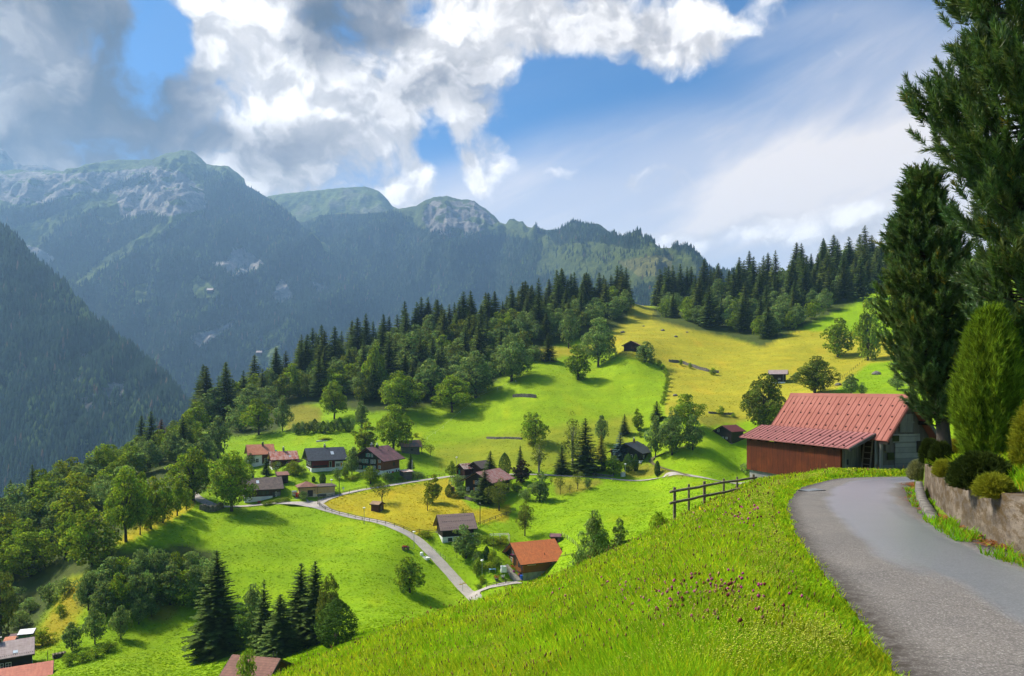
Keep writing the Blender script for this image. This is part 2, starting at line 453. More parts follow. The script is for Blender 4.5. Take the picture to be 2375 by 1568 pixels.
# ------------------------------------------------------------------ village roads
def lay_road(pix, width, n, ymin=60):
    P = np.array([ground(px, py, ymin, roads=False) for px, py in pix])
    Q = smooth_line(P, n, 10)
    zs = z_ground(Q[:,0], Q[:,1], False)
    for _ in range(30): zs[1:-1] = .25*zs[:-2]+.5*zs[1:-1]+.25*zs[2:]
    Q[:,2] = zs
    return Q, width
ROADDEF = [
 ('road', [(1112,1400),(1090,1378),(1052,1338),(1010,1292),(965,1247),(920,1224),(860,1206),(790,1192),(745,1178),(712,1166),(660,1164),(600,1170),(540,1175),(500,1174),(462,1158),(440,1140)], 3.1, 150),
 ('road', [(735,1170),(752,1157),(800,1143),(900,1127),(1000,1111),(1040,1104),(1100,1101),(1200,1099),(1290,1102),(1400,1108),(1520,1109.5),(1640,1110),(1760,1110.5)], 3.0, 150),
 ('path', [(1088,1380),(1120,1366),(1160,1356),(1205,1350)], 2.4, 30),
 ('path', [(1604,1106),(1570,1094),(1545,1088),(1515,1078),(1500,1068),(1530,1052),(1580,1040),(1620,1024),(1612,1010)], 1.6, 50),
]
ROADS = []
for nm, pix, w, n in ROADDEF:
    L, w = lay_road(pix, w, n); ROADS.append((nm, L, w)); LROADS.append((L, w/2))

# ------------------------------------------------------------------ ground sheet
TH_F = np.linspace(-.78, .78, 760); TH_B = np.linspace(.78, 2*math.pi-.78, 150)[1:-1]
TH = np.concatenate([TH_F, TH_B])
RADS = np.concatenate([np.exp(np.linspace(math.log(.6), math.log(1250), 640)), np.exp(np.linspace(math.log(1290), math.log(9000), 26))])
nT, nR = len(TH), len(RADS)
TT, RR_ = np.meshgrid(TH, RADS)
GX, GY = RR_*np.sin(TT), RR_*np.cos(TT)
ys = 1.0
GZ = z_ground(GX.ravel(), GY.ravel()).reshape(GX.shape)
far = RR_ > 1250
GZ = np.where(far, np.minimum(GZ, -330 - 60*sstep(1250, 3000, RR_)), GZ)
GZ = np.where(RR_ > 800, np.minimum(GZ, GZ*(1-sstep(800,1250,RR_)) - 330*sstep(800,1250,RR_)), GZ)
PX, PY = proj(GX, GY, GZ)
PX = np.where(GY > .5, PX, -9999)
# land cover: grass kinds by field, from the ground itself
nz1 = fbm(GX/7, GY/7, octv=3); nz2 = fbm(GX/2.0, GY/2.0, octv=3)
C_GREEN, C_GREEN2, C_YEL, C_UP, C_FOR, C_OLIVE, C_NEAR = [np.array(c) for c in
 ((.20,.33,.004),(.23,.33,.008),(.35,.30,.014),(.34,.315,.022),(.05,.07,.014),(.22,.22,.02),(.12,.19,.012))]
base = np.broadcast_to(C_GREEN, GX.shape+(3,)).copy()
def paint(poly, c, ymin, ymax, feather=6.0, amt=1.0):
    e = feather
    acc = 0
    for s1, s2 in ((0,0),(1,0),(-1,0),(0,1),(0,-1)):
        acc = acc + in_poly(PX + nz2*e*1.0 + s1*e, PY + nz1*e*.5 + s2*e*.5, poly)
    k = acc/5.0*amt*((GY > ymin) & (GY < ymax))
    base[:] = base*(1-k[...,None]) + c*k[...,None]
mid = (GY > 60)
UPG = [(860,1000),(1100,915),(1240,830),(1330,830),(1440,820),(1540,850),(1545,960),(1600,960),(1700,1000),(1700,1030),(1500,1090),(1280,1095),(1000,1095),(930,1060)]
paint(UPG, C_GREEN2*.55+C_GREEN*.45, 200, 600, 10)
paint([(1000,1040),(1200,1000),(1480,960),(1480,1020),(1290,1090),(1020,1092)], C_OLIVE*.75+C_GREEN2*.25, 200, 420, 16, .8)
YUP = [(1415,760),(1440,700),(1490,705),(1560,735),(1700,785),(1760,800),(1850,765),(2080,780),(2080,835),(2010,845),(1945,900),(1880,935),(1800,955),(1745,975),(1690,972),(1640,985),(1545,965),(1541,950),(1548,890),(1538,845),(1500,832),(1440,828),(1420,815),(1230,835),(1235,805),(1320,805),(1415,800)]
paint(YUP, C_UP, 240, 700, 5)
paint([(1610,965),(1700,960),(1745,975),(1640,990)], C_OLIVE, 200, 400, 5)
paint([(1950,590),(2120,540),(2120,640),(1960,650)], C_OLIVE*.9, 300, 800, 6)
paint([(736,1164),(752,1155),(800,1145),(900,1130),(1040,1108),(1065,1150),(1095,1182),(1185,1170),(1180,1208),(1090,1215),(1010,1235),(965,1240),(920,1220),(860,1203),(790,1189),(748,1176)], C_YEL, 150, 300, 3)
paint([(286,1262),(440,1184),(456,1165),(436,1150),(330,1200),(262,1262)], C_YEL*1.1, 120, 300, 4)
paint([(60,1510),(110,1430),(160,1345),(215,1325),(262,1300),(200,1400),(165,1455),(110,1500),(40,1520)], C_YEL*.85, 90, 220, 14)
paint([(365,1385),(420,1400),(390,1440),(340,1440)], C_OLIVE, 90, 220, 8)
paint([(1440,1098),(1460,1078),(1495,1072),(1600,1104),(1450,1107)], C_OLIVE*.95, 200, 300, 4)
paint([(1280,1108),(1385,1108),(1400,1118),(1350,1140),(1290,1150)], C_OLIVE, 180, 300, 6)
paint([(670,935),(745,945),(745,990),(690,1000),(660,1000)], C_OLIVE*.9, 250, 420, 8)
paint([(430,890),(660,790),(1460,600),(1455,745),(1415,770),(1240,815),(1195,860),(1100,918),(985,946),(860,958),(740,935),(670,945),(650,1000),(560,1012),(470,1000),(410,1060),(270,1090),(0,1180)], C_FOR, 260, 900, 8)
paint([(0,1120),(300,1060),(420,1000),(440,1040),(500,1060),(510,1130),(440,1150),(290,1235),(262,1268),(210,1325),(150,1345),(60,1500),(0,1500),(-200,1500),(-200,1120)], C_FOR*1.2, 100, 420, 10)
paint([(1512,742),(1540,560),(2060,560),(2060,600),(1985,640),(1990,700),(1850,765),(1770,805),(1690,783),(1600,765)], C_FOR*1.1, 330, 1000, 8)
paint([(175,1400),(240,1280),(420,1262),(500,1280),(520,1390),(440,1400),(360,1400),(280,1420)], C_FOR*1.2, 100, 220, 8)
base[(RR_ > 640) & (GY > 0)] = C_FOR
nearm = RR_ < 62
base[nearm] = C_NEAR
# darker, cooler and paler streaks in every field
terr = fbm(GZ*.55, GX/45+3, GY/90, 3)*sstep(90, 140, RR_)
v = (1 + .14*nz1 + .12*nz2 + .22*terr)[...,None]
base *= v
dry = sstep(.15, .6, fbm(GX/11+40, GY/30+9, octv=3))[...,None]*.35
base = base*(1-dry) + base*np.array([1.6,1.08,1.0])*dry
idx = np.arange(nR*nT).reshape(nR, nT)
a = idx[:-1]; b = idx[1:]
Fq = np.stack([a, np.roll(a,-1,1), np.roll(b,-1,1), b], -1).reshape(-1,4)[:, ::-1]
V = np.stack([GX, GY, GZ], -1).reshape(-1,3)
# close the small hole under the camera
cz = float(z_ground(np.array([0.0]), np.array([.01]))[0])
V = np.concatenate([V, [[0,0,cz]]]); cc = np.concatenate([base.reshape(-1,3), [C_NEAR]])
Ft = np.stack([np.full(nT, len(V)-1), np.roll(idx[0],-1), idx[0]], -1)
def ground_mat():
    m, nt, bs = newmat('grass_ground')
    co = nt.new('ShaderNodeTexCoord').outputs['Object']
    at_ = nt.new('ShaderNodeAttribute', attribute_name='Col')
    n1 = nt.noise(co, .9, 5, .7); n2 = nt.noise(co, 4.5, 4, .7); n3 = nt.noise(nt.mapping(co, (.25,.5,.3)), .35, 4, .6)
    a = nt.mix(nt.mapr(n1, .38, .66, 0, .55), at_.outputs['Color'], nt.mix(1, at_.outputs['Color'], (.55,.62,.5), 'MULTIPLY'))
    a = nt.mix(nt.mapr(n3, .45, .7, 0, .5), a, nt.mix(1, at_.outputs['Color'], (1.35,1.12,1.0), 'MULTIPLY'))
    a = nt.mix(nt.mapr(n2, .5, .75, 0, .4), a, nt.mix(1, at_.outputs['Color'], (.6,.66,.6), 'MULTIPLY'))
    nt.set(bs.inputs['Base Color'], a); bs.inputs['Roughness'].default_value = .9; bs.inputs['Specular IOR Level'].default_value = .1
    h = nt.m('ADD', nt.m('MULTIPLY', n1, 1.0), nt.m('MULTIPLY', n2, .45))
    nt.set(bs.inputs['Normal'], nt.bump(h, .6, .18))
    return m
M_GROUND = ground_mat()
me = mesh_np('ground', V, Fq, Ft, cc, True, [M_GROUND])
tag(link('ground', me), 'rolling grass covered alpine hillside', kind='structure')

# ------------------------------------------------------------------ road surfaces
def asphalt(name, c, c2, wet_sheen=False):
    m, nt, bs = newmat(name)
    co = nt.new('ShaderNodeTexCoord').outputs['Object']
    grain = nt.noise(co, 46, 3, .8); n1 = nt.noise(co, .55, 5, .6); n2 = nt.noise(co, 9, 5, .7); vor = nt.new('ShaderNodeTexVoronoi'); nt.set(vor.inputs['Vector'], co); vor.inputs['Scale'].default_value = 26
    a = nt.mix(nt.mapr(n1, .35, .65), c, c2)
    a = nt.mix(nt.mapr(n2, .4, .7, 0, .45), a, tuple(x*.5 for x in c))
    sp = nt.mapr(grain, .54, .64, 0, .55)
    a = nt.mix(sp, a, (.52,.49,.44)); a = nt.mix(nt.mapr(grain, .46, .36, 0, .5), a, (.035,.033,.032))
    a = nt.mix(nt.mapr(vor.outputs[0], .0, .35, .35, 0), a, tuple(x*.35 for x in c))
    cr = nt.new('ShaderNodeTexVoronoi', feature='DISTANCE_TO_EDGE'); nt.set(cr.inputs['Vector'], nt.vm('ADD', co, nt.vm('SCALE', nt.new('ShaderNodeTexNoise').outputs['Color']))); cr.inputs['Scale'].default_value = .45
    a = nt.mix(nt.mapr(cr.outputs[0], 0, .012, .35, 0), a, (.012,.012,.012))
    if wet_sheen:
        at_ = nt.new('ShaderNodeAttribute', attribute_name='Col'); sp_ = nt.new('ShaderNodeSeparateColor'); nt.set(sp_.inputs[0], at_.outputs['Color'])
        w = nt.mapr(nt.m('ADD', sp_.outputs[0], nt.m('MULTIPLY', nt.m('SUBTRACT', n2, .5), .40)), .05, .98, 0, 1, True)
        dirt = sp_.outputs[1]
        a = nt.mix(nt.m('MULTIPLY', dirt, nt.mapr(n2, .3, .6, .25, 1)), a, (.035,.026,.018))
        a = nt.mix(nt.m('MULTIPLY', w, .75), a, nt.mix(nt.mapr(grain, .40, .62), (.085,.092,.108), (.27,.285,.32)))  # pale bluish tone on the damp band stands in for sky sheen
        bs.inputs['Coat IOR'].default_value = 1.6; nt.set(bs.inputs['Coat Weight'], w); bs.inputs['Coat Roughness'].default_value = .34
        nt.set(bs.inputs['Roughness'], nt.mapr(w, 0, 1, .8, .5))
        nt.set(bs.inputs['Specular IOR Level'], nt.mapr(w, 0, 1, .25, 1.0))
        nt.set(bs.inputs['Normal'], nt.bump(nt.m('MULTIPLY', nt.m('ADD', grain, nt.m('MULTIPLY', n2, .3)), nt.mapr(w, 0, 1, 1, .12)), .6, .008))
    else:
        bs.inputs['Roughness'].default_value = .85; bs.inputs['Specular IOR Level'].default_value = .25
        nt.set(bs.inputs['Normal'], nt.bump(grain, .4, .01))
    nt.set(bs.inputs['Base Color'], a)
    return m
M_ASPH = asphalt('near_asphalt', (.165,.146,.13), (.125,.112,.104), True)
M_ASPH2 = asphalt('village_asphalt', (.46,.41,.36), (.36,.32,.29))
M_DIRT = mat('dirt_track', (.16,.12,.07), .95, .3, .8, c2=(.10,.12,.03))
# near road: strip between its two edges, a little crowned, 24 cells across
nw = 26; nl = 340
A_ = resample(RLs, nl); B_ = resample(RRs, nl)
t = np.linspace(0, 1, nw)
P = A_[:,None]*(1-t[None,:,None]) + B_[:,None]*t[None,:,None]
edge = fbm(np.arange(nl)*.23, np.zeros(nl), octv=3)*.10 + fbm(np.arange(nl)*.9, np.ones(nl)*5, octv=3)*.09
P[:,0,0] += edge; P[:,-1,0] -= edge
Zr = road_plane(P[...,1]) + .025*(1-(2*t[None]-1)**2) + .008*fbm(P[...,0]*.7, P[...,1]*.7, octv=2)
lat = t[None]*np.ones((nl,1)); yv = P[...,1]
# damp film where water runs, sky sheen painted into its pale tone: a broad band down the middle, widest by the bend, with a dry crown and a wet line along the right side
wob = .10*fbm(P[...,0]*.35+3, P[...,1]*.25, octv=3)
wet_sheen = sstep(.26, .40, lat+wob)*(1-sstep(.70, .86, lat+wob))*sstep(7, 13, yv+4*wob)
wet_sheen = np.maximum(wet_sheen, .75*sstep(.4,.5,lat+wob)*(1-sstep(.78,.9,lat+wob))*sstep(3,7,yv))
dirt = np.maximum(1-sstep(.0,.13,lat+.4*wob), sstep(.84,.98,lat+.5*wob))
dirt = np.maximum(dirt, .95*np.exp(-((lat-.78+wob)/.05)**2)*sstep(9, 12, yv)*(1-sstep(19,24,yv)))
cw = np.stack([wet_sheen, dirt, wet_sheen*0], -1).reshape(-1,3)
idx = np.arange(nl*nw).reshape(nl, nw)
Fq = np.stack([idx[:-1,:-1], idx[:-1,1:], idx[1:,1:], idx[1:,:-1]], -1).reshape(-1,4)
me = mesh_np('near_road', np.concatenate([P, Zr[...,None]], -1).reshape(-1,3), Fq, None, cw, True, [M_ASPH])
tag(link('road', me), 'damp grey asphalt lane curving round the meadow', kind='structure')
# village lanes
for k, (nm, L, w) in enumerate(ROADS):
    d = np.gradient(L[:,:2], axis=0); d /= np.linalg.norm(d, axis=1)[:,None]
    nrm = np.stack([-d[:,1], d[:,0]], -1); n = len(L)
    ww = np.full(n, w/2)
    if k == 0:  # widening at the junction and turning place by the small yellow building
        pj = ground(700, 1163, roads=False)
        ww = ww + 2.1*np.exp(-(np.hypot(L[:,0]-pj[0], L[:,1]-pj[1])/6.0)**2)
    ts = np.linspace(-1, 1, 7)
    jit = .12*fbm(np.arange(n)*.5, np.full(n, 3.3*k), octv=2)
    Q = L[:,None,:2] + nrm[:,None]*((ww+jit)[:,None]*ts[None])[...,None]
    z = z_ground(Q[...,0], Q[...,1]) + .12
    z = np.maximum(z, (L[:,2]-.10)[:,None]+.10)
    idx = np.arange(n*7).reshape(n, 7)
    Fq = np.stack([idx[:-1,:-1], idx[:-1,1:], idx[1:,1:], idx[1:,:-1]], -1).reshape(-1,4)[:, ::-1]
    z = z + .004*k
    me = mesh_np(nm, np.concatenate([Q, z[...,None]], -1).reshape(-1,3), Fq, None, None, True, [M_ASPH2 if nm == 'road' else (M_DIRT if k == 3 else M_ASPH2)])
    tag(link(nm, me), kind='structure')

# ------------------------------------------------------------------ sky, sun, air
def dir_ae(px, py):
    x, y, z = (px-CX)/F, 1.0, -(py-HY)/F
    return math.atan2(x, y), math.atan2(z, math.hypot(x, y))
world = bpy.data.worlds.new('World'); scene.world = world; world.use_nodes = True
nt = NT(world.node_tree)
bg = nt.n['Background']
sky = nt.new('ShaderNodeTexSky', sky_type='NISHITA'); sky.sun_disc = False
sky.sun_elevation = SUN_EL; sky.sun_rotation = SUN_AZ; sky.altitude = 1300; sky.air_density = 1.0; sky.dust_density = .6; sky.ozone_density = 2.2
gen = nt.new('ShaderNodeTexCoord').outputs['Generated']
sp = nt.new('ShaderNodeSeparateXYZ'); nt.set(sp.inputs[0], gen)
AZ = nt.m('ARCTAN2', sp.outputs[0], sp.outputs[1])
EL = nt.m('ARCSINE', nt.m('MINIMUM', nt.m('MAXIMUM', sp.outputs[2], -1.0), 1.0))
def comb(a, b, c=0.0):
    n = nt.new('ShaderNodeCombineXYZ'); nt.set(n.inputs[0], a); nt.set(n.inputs[1], b); nt.set(n.inputs[2], c); return n.outputs[0]
P0 = comb(AZ, EL)
def blob(px, py, rx, ry, w=1.0, vec=None):
    a, e = dir_ae(px, py)
    v = nt.mapping(vec or P0, (F/rx*.87, F/ry*.87, 1), (0,0,0), (-a*F/rx*.87, -e*F/ry*.87, 0))
    l = nt.vm('LENGTH', v)
    return nt.mapr(l, 0.25, 1.0, w, 0, True)
def vmax(l):
    r = l[0]
    for q in l[1:]: r = nt.m('SMOOTH_MAX', r, q, .15)
    return r
def vadd(l):
    r = l[0]
    for q in l[1:]: r = nt.m('ADD', r, q)
    return r
# warp the lookups a little so that the masses have billowing edges
wn = nt.new('ShaderNodeTexNoise', noise_dimensions='2D'); nt.set(wn.inputs['Vector'], P0); wn.inputs['Scale'].default_value = 9; wn.inputs['Detail'].default_value = 5
wv = nt.vm('SCALE', nt.vm('SUBTRACT', wn.outputs['Color'], (.5,.5,.5)))
wv.node.inputs['Scale'].default_value = .06
PW = nt.vm('ADD', P0, wv)
def billow(vec):
    s = nt.mapping(vec, (1.0,1.25,1))
    v = nt.new('ShaderNodeTexVoronoi', feature='SMOOTH_F1', voronoi_dimensions='2D'); nt.set(v.inputs['Vector'], s); v.inputs['Scale'].default_value = 11; v.inputs['Detail'].default_value = 3; v.inputs['Roughness'].default_value = .6; v.inputs['Smoothness'].default_value = .5
    n = nt.noise(s, 8, 8, .58, dim='2D')
    return nt.m('SUBTRACT', nt.m('MULTIPLY', n, 1.15), nt.m('MULTIPLY', v.outputs[0], .42))
cov = vmax([blob(60,140,390,330,1,PW), blob(60,330,330,210,.95,PW), blob(640,130,360,330,1,PW), blob(780,250,330,260,1,PW), blob(480,330,330,170,.95,PW), blob(1000,80,400,190,1,PW), blob(1300,50,330,140,1,PW),
            blob(1560,80,240,130,.95,PW), blob(1020,260,230,180,.9,PW), blob(1130,360,120,110,.82,PW), blob(940,430,110,120,.8,PW), blob(-500,150,700,500,1,PW), blob(600,350,420,170,.92,PW), blob(880,390,230,150,.9,PW), blob(930,440,120,110,.85,PW), blob(380,300,260,160,.9,PW), blob(1760,40,110,70,.66,PW), blob(1930,60,90,60,.6,PW), blob(1470,188,60,30,.6,PW), blob(340,40,60,60,.62,PW), blob(700,380,260,100,.8,PW),
            blob(300,-500,2400,420,.6,PW), blob(1840,520,420,80,.72,PW), blob(1500,425,170,50,.7,PW), blob(1310,410,90,40,.62,PW), blob(700,420,300,110,.8,PW), blob(1560,560,300,60,.66,PW), blob(880,455,120,70,.8,PW)])
hole = vmax([blob(375,85,75,90,.7,PW), blob(1290,200,130,90,.6,PW), blob(960,10,70,40,.5,PW), blob(1010,330,60,90,.5,PW)])
cov = nt.m('SUBTRACT', cov, nt.m('MULTIPLY', hole, .8))
n0 = billow(PW)
sd = comb(nt.m('ADD', AZ, -.012), nt.m('ADD', EL, .03))
n1 = billow(nt.vm('ADD', sd, wv))
fine = nt.noise(PW, 34, 6, .62, dim='2D')
raw = nt.m('ADD', nt.m('MULTIPLY', cov, .85), nt.m('MULTIPLY', n0, .60))
raw = nt.m('ADD', raw, nt.m('MULTIPLY', nt.m('SUBTRACT', fine, .5), .24))
dens = nt.mapr(raw, .50, .84, 0, 1, True)
thick = nt.mapr(raw, .6, 1.1, 0, 1)
lit = nt.mapr(nt.m('SUBTRACT', n0, n1), -.10, .14, 0, 1)
darkm = vadd([blob(80,150,340,240,1.35,PW), blob(210,250,160,130,.7,PW), blob(40,330,220,130,.8,PW), blob(840,10,150,85,1.3,PW), blob(760,90,110,90,.45,PW), blob(930,250,150,120,.2,PW), blob(480,330,90,40,.35,PW), blob(1100,200,130,70,.2,PW), blob(700,370,200,90,.3,PW), blob(1400,90,200,70,.2,PW)])
nd = nt.noise(PW, 4.5, 6, .52, dim='2D')
dk = nt.m('MULTIPLY', nt.mapr(darkm, .0, 1.0), nt.mapr(nd, .34, .64, .35, 1, True), clamp=True)
dk = nt.m('ADD', dk, nt.m('MULTIPLY', nt.m('SUBTRACT', 1.0, lit), .17), clamp=True)
lf = nt.m('MULTIPLY', nt.m('SUBTRACT', 1.0, nt.mapr(fine, .35, .65)), .06)
dkk = nt.m('ADD', dk, lf, clamp=True)
ccol = nt.vm('SCALE', nt.mix(dkk, (9.0,8.5,7.9), (8.2,6.9,6.4)))
nt.set(ccol.node.inputs['Scale'], nt.m('POWER', .045, dkk))
# thin streaked cirrus on the right, paler towards the hills
SV = nt.mapping(P0, (1,1,1), (0,0,R(-22)))
c1 = nt.noise(nt.mapping(SV, (1.3,5.2,1)), 1.5, 7, .55, .25, dim='2D')
ci = vmax([blob(1800,410,760,200,1.25), blob(2200,230,560,190,1.0), blob(1450,490,620,170,1.25), blob(2100,450,700,280,1.2), blob(1900,80,300,90,.35)])
cir = nt.m('MULTIPLY', ci, nt.mapr(c1, .30, .64, .42, 1.0, True), clamp=True)
low = nt.mapr(EL, R(0), R(19), .95, 0, True)
skyc = nt.mix(1.0, sky.outputs[0], (.05,.47,.76), 'MULTIPLY')
c = nt.mix(nt.m('MULTIPLY', low, .85), skyc, (7.0,6.2,5.3))
c = nt.mix(nt.m('MULTIPLY', cir, .92), c, (7.2,6.4,5.7))
c = nt.mix(nt.m('MULTIPLY', dens, nt.mapr(thick, 0, 1, .9, 1)), c, ccol)
c = nt.mix(nt.mapr(EL, R(-6), R(-1), 1, 0), c, (1.2,1.5,1.2))
bg.inputs['Strength'].default_value = .10
# glow round the veiled sun, out of view, added to the sky for soft fill
sdv = (math.sin(SUN_AZ)*math.cos(SUN_EL), math.cos(SUN_AZ)*math.cos(SUN_EL), math.sin(SUN_EL))
ca = nt.vm('DOT_PRODUCT', gen, sdv)
au = nt.m('MULTIPLY', nt.m('POWER', nt.m('MAXIMUM', ca, 0.0), 40.0), 3.4)
rgb = nt.new('ShaderNodeRGB'); rgb.outputs[0].default_value = (30,28,24,1)
sc_ = nt.new('ShaderNodeVectorMath', operation='SCALE'); nt.set(sc_.inputs[0], rgb.outputs[0]); nt.set(sc_.inputs['Scale'], au)
nt.set(bg.inputs['Color'], nt.vm('ADD', c, sc_.outputs[0]))
world.cycles.sampling_method = 'MANUAL'; world.cycles.sample_map_resolution = 128
sun_d = bpy.data.lights.new('sun', 'SUN'); sun_d.energy = 3.7; sun_d.angle = R(5); sun_d.color = (1.0,.93,.80)
sun = bpy.data.objects.new('sun', sun_d); col.objects.link(sun)
sun.rotation_euler = (R(90)-SUN_EL, 0, math.pi-SUN_AZ)
from mathutils import Vector
sv = Vector((math.sin(SUN_AZ)*math.cos(SUN_EL), math.cos(SUN_AZ)*math.cos(SUN_EL), math.sin(SUN_EL)))
sun.rotation_mode = 'QUATERNION'; sun.rotation_quaternion = sv.to_track_quat('Z', 'Y')
sun.location = (-50, 40, 60)

hm = bpy.data.materials.new('haze'); hm.use_nodes = True; h = NT(hm.node_tree)
h.n.remove(h.n['Principled BSDF'])
pv = h.new('ShaderNodeVolumePrincipled'); pv.inputs['Color'].default_value = (.38,.64,1.0,1); pv.inputs['Density'].default_value = HAZE_D; pv.inputs['Anisotropy'].default_value = .30
pv.inputs['Density Attribute'].default_value = ''; pv.inputs['Temperature Attribute'].default_value = ''; pv.inputs['Blackbody Intensity'].default_value = 0
hm.cycles.homogeneous_volume = True
h.l.new(pv.outputs[0], h.n['Material Output'].inputs['Volume'])
if HAZE_D > 0:
    hz = MB().box(-9500, 9500, -9500, 9500, -475, 1560).build('haze', hm)
    tag(hz, 'blue valley haze', kind='stuff')

# ------------------------------------------------------------------ render settings
scene.view_settings.view_transform = 'Standard'; scene.view_settings.look = 'None'; scene.view_settings.gamma = 1; scene.view_settings.exposure = EXPO
cy = scene.cycles
cy.use_denoising = True
try: cy.denoiser = 'OPENIMAGEDENOISE'
except Exception: pass
cy.max_bounces = 6; cy.diffuse_bounces = 2; cy.glossy_bounces = 2; cy.transmission_bounces = 3; cy.volume_bounces = 1; cy.transparent_max_bounces = 8
cy.sample_clamp_indirect = 6
cy.use_adaptive_sampling = True; cy.adaptive_threshold = .015
# ------------------------------------------------------------------ mountains
def rock_ground_mat(name, bumpd):
    m, nt, bs = newmat(name)
    co = nt.new('ShaderNodeTexCoord').outputs['Object']
    at_ = nt.new('ShaderNodeAttribute', attribute_name='Col')
    n1 = nt.noise(co, .012, 7, .68); n2 = nt.noise(nt.mapping(co, (1,1,2.6)), .030, 8, .78)
    a = nt.mix(nt.mapr(n1, .40, .60, 0, .8), at_.outputs['Color'], nt.mix(1, at_.outputs['Color'], (.55,.58,.6), 'MULTIPLY'))
    a = nt.mix(nt.mapr(n2, .46, .62, 0, .7), a, nt.mix(1, at_.outputs['Color'], (1.5,1.42,1.35), 'MULTIPLY'))
    n3 = nt.noise(nt.mapping(co, (1,1,.28)), .022, 7, .75); a = nt.mix(nt.mapr(n3, .47, .60, 0, .55), a, nt.mix(1, a, (.42,.45,.5), 'MULTIPLY'))
    nt.set(bs.inputs['Base Color'], a); bs.inputs['Roughness'].default_value = .95; bs.inputs['Specular IOR Level'].default_value = .05
    nt.set(bs.inputs['Normal'], nt.bump(nt.m('ADD', n3, n2), .9, bumpd))
    return m
M_MTN = rock_ground_mat('mountain_rock', 18.0)
M_FARTREE = None
K_ROCK, K_MEAD, K_WOOD = np.array([.30,.27,.25]), np.array([.105,.14,.035]), np.array([.022,.036,.020])
def mountain(name, sky_pts, Yr, Yf, foot_py, x0, x1, step, nrow, power, amp, noise_s, cover, back=.6, lean=.0, label=None, gully=1.0, seed=0):
    """a massif: crest along sky_pts at distance Yr(x), foot at Yf(x); gullies and spurs by ridged noise"""
    xs = np.arange(x0, x1+step, step, dtype=float)
    sp_ = np.array(sky_pts, float); sk = np.interp(xs, sp_[:,0], sp_[:,1])
    sk = sk + fbm(xs/14+seed, xs*0, octv=3)*2.0
    yr = np.array([Yr(x) for x in xs]); yf = np.array([Yf(x) for x in xs]); fp = np.array([foot_py(x) for x in xs])
    zr = -(sk-HY)/F*yr; zf = -(fp-HY)/F*yf
    t = np.concatenate([np.linspace(0, 1, nrow), 1+np.linspace(0, back, max(6, nrow//6))[1:]])
    T = t[:,None]; tc = np.minimum(T, 1)
    Yg = yf[None]+(yr-yf)[None]*T
    Zg = zf[None] + (zr-zf)[None]*tc**power - (np.maximum(T-1, 0))*(zr-zf)[None]*.9
    Xg = (xs-CX)[None]/F*Yg
    env = sstep(0, .12, tc)*(1-sstep(.86, 1.0, tc)*.85)*(1-.8*sstep(1, 1.1, T))
    g1 = fbm(Xg/noise_s+seed, Yg/(noise_s*3.0), Zg/(noise_s*2.6), 5, .5, True)
    g2 = fbm(Xg/(noise_s*.35)+seed, Yg/(noise_s*.6), Zg/(noise_s*.5), 4, .55)
    dz = amp*env*(g1*gully-.2+.50*g2)
    Zg = Zg + dz; Yg2 = Yg - dz*.5
    px, py = proj(Xg, Yg2, Zg)
    # land cover
    colr, wood = cover(px, py, Xg, Yg2, Zg, g1, g2, T)
    n, k = Xg.shape
    idx = np.arange(n*k).reshape(n, k)
    Fq = np.stack([idx[:-1,:-1], idx[:-1,1:], idx[1:,1:], idx[1:,:-1]], -1).reshape(-1,4)
    V = np.stack([Xg, Yg2, Zg], -1)
    o = link(name, mesh_np(name, V.reshape(-1,3), Fq, None, colr.reshape(-1,3), True, [M_MTN]))
    tag(o, label, kind='structure')
    return V, wood, nrow
def jitter_poly(px, py, poly, X, Y, Z, amp, sc):
    jx = fbm(X/sc, Y/sc, Z/sc, 4, .6)*amp; jy = fbm(X/sc+31, Y/sc, Z/sc, 4, .6)*amp
    return in_poly(px+jx, py+jy, poly)
def blendc(c, k, cc): return c*(1-k[...,None]) + cc*k[...,None]

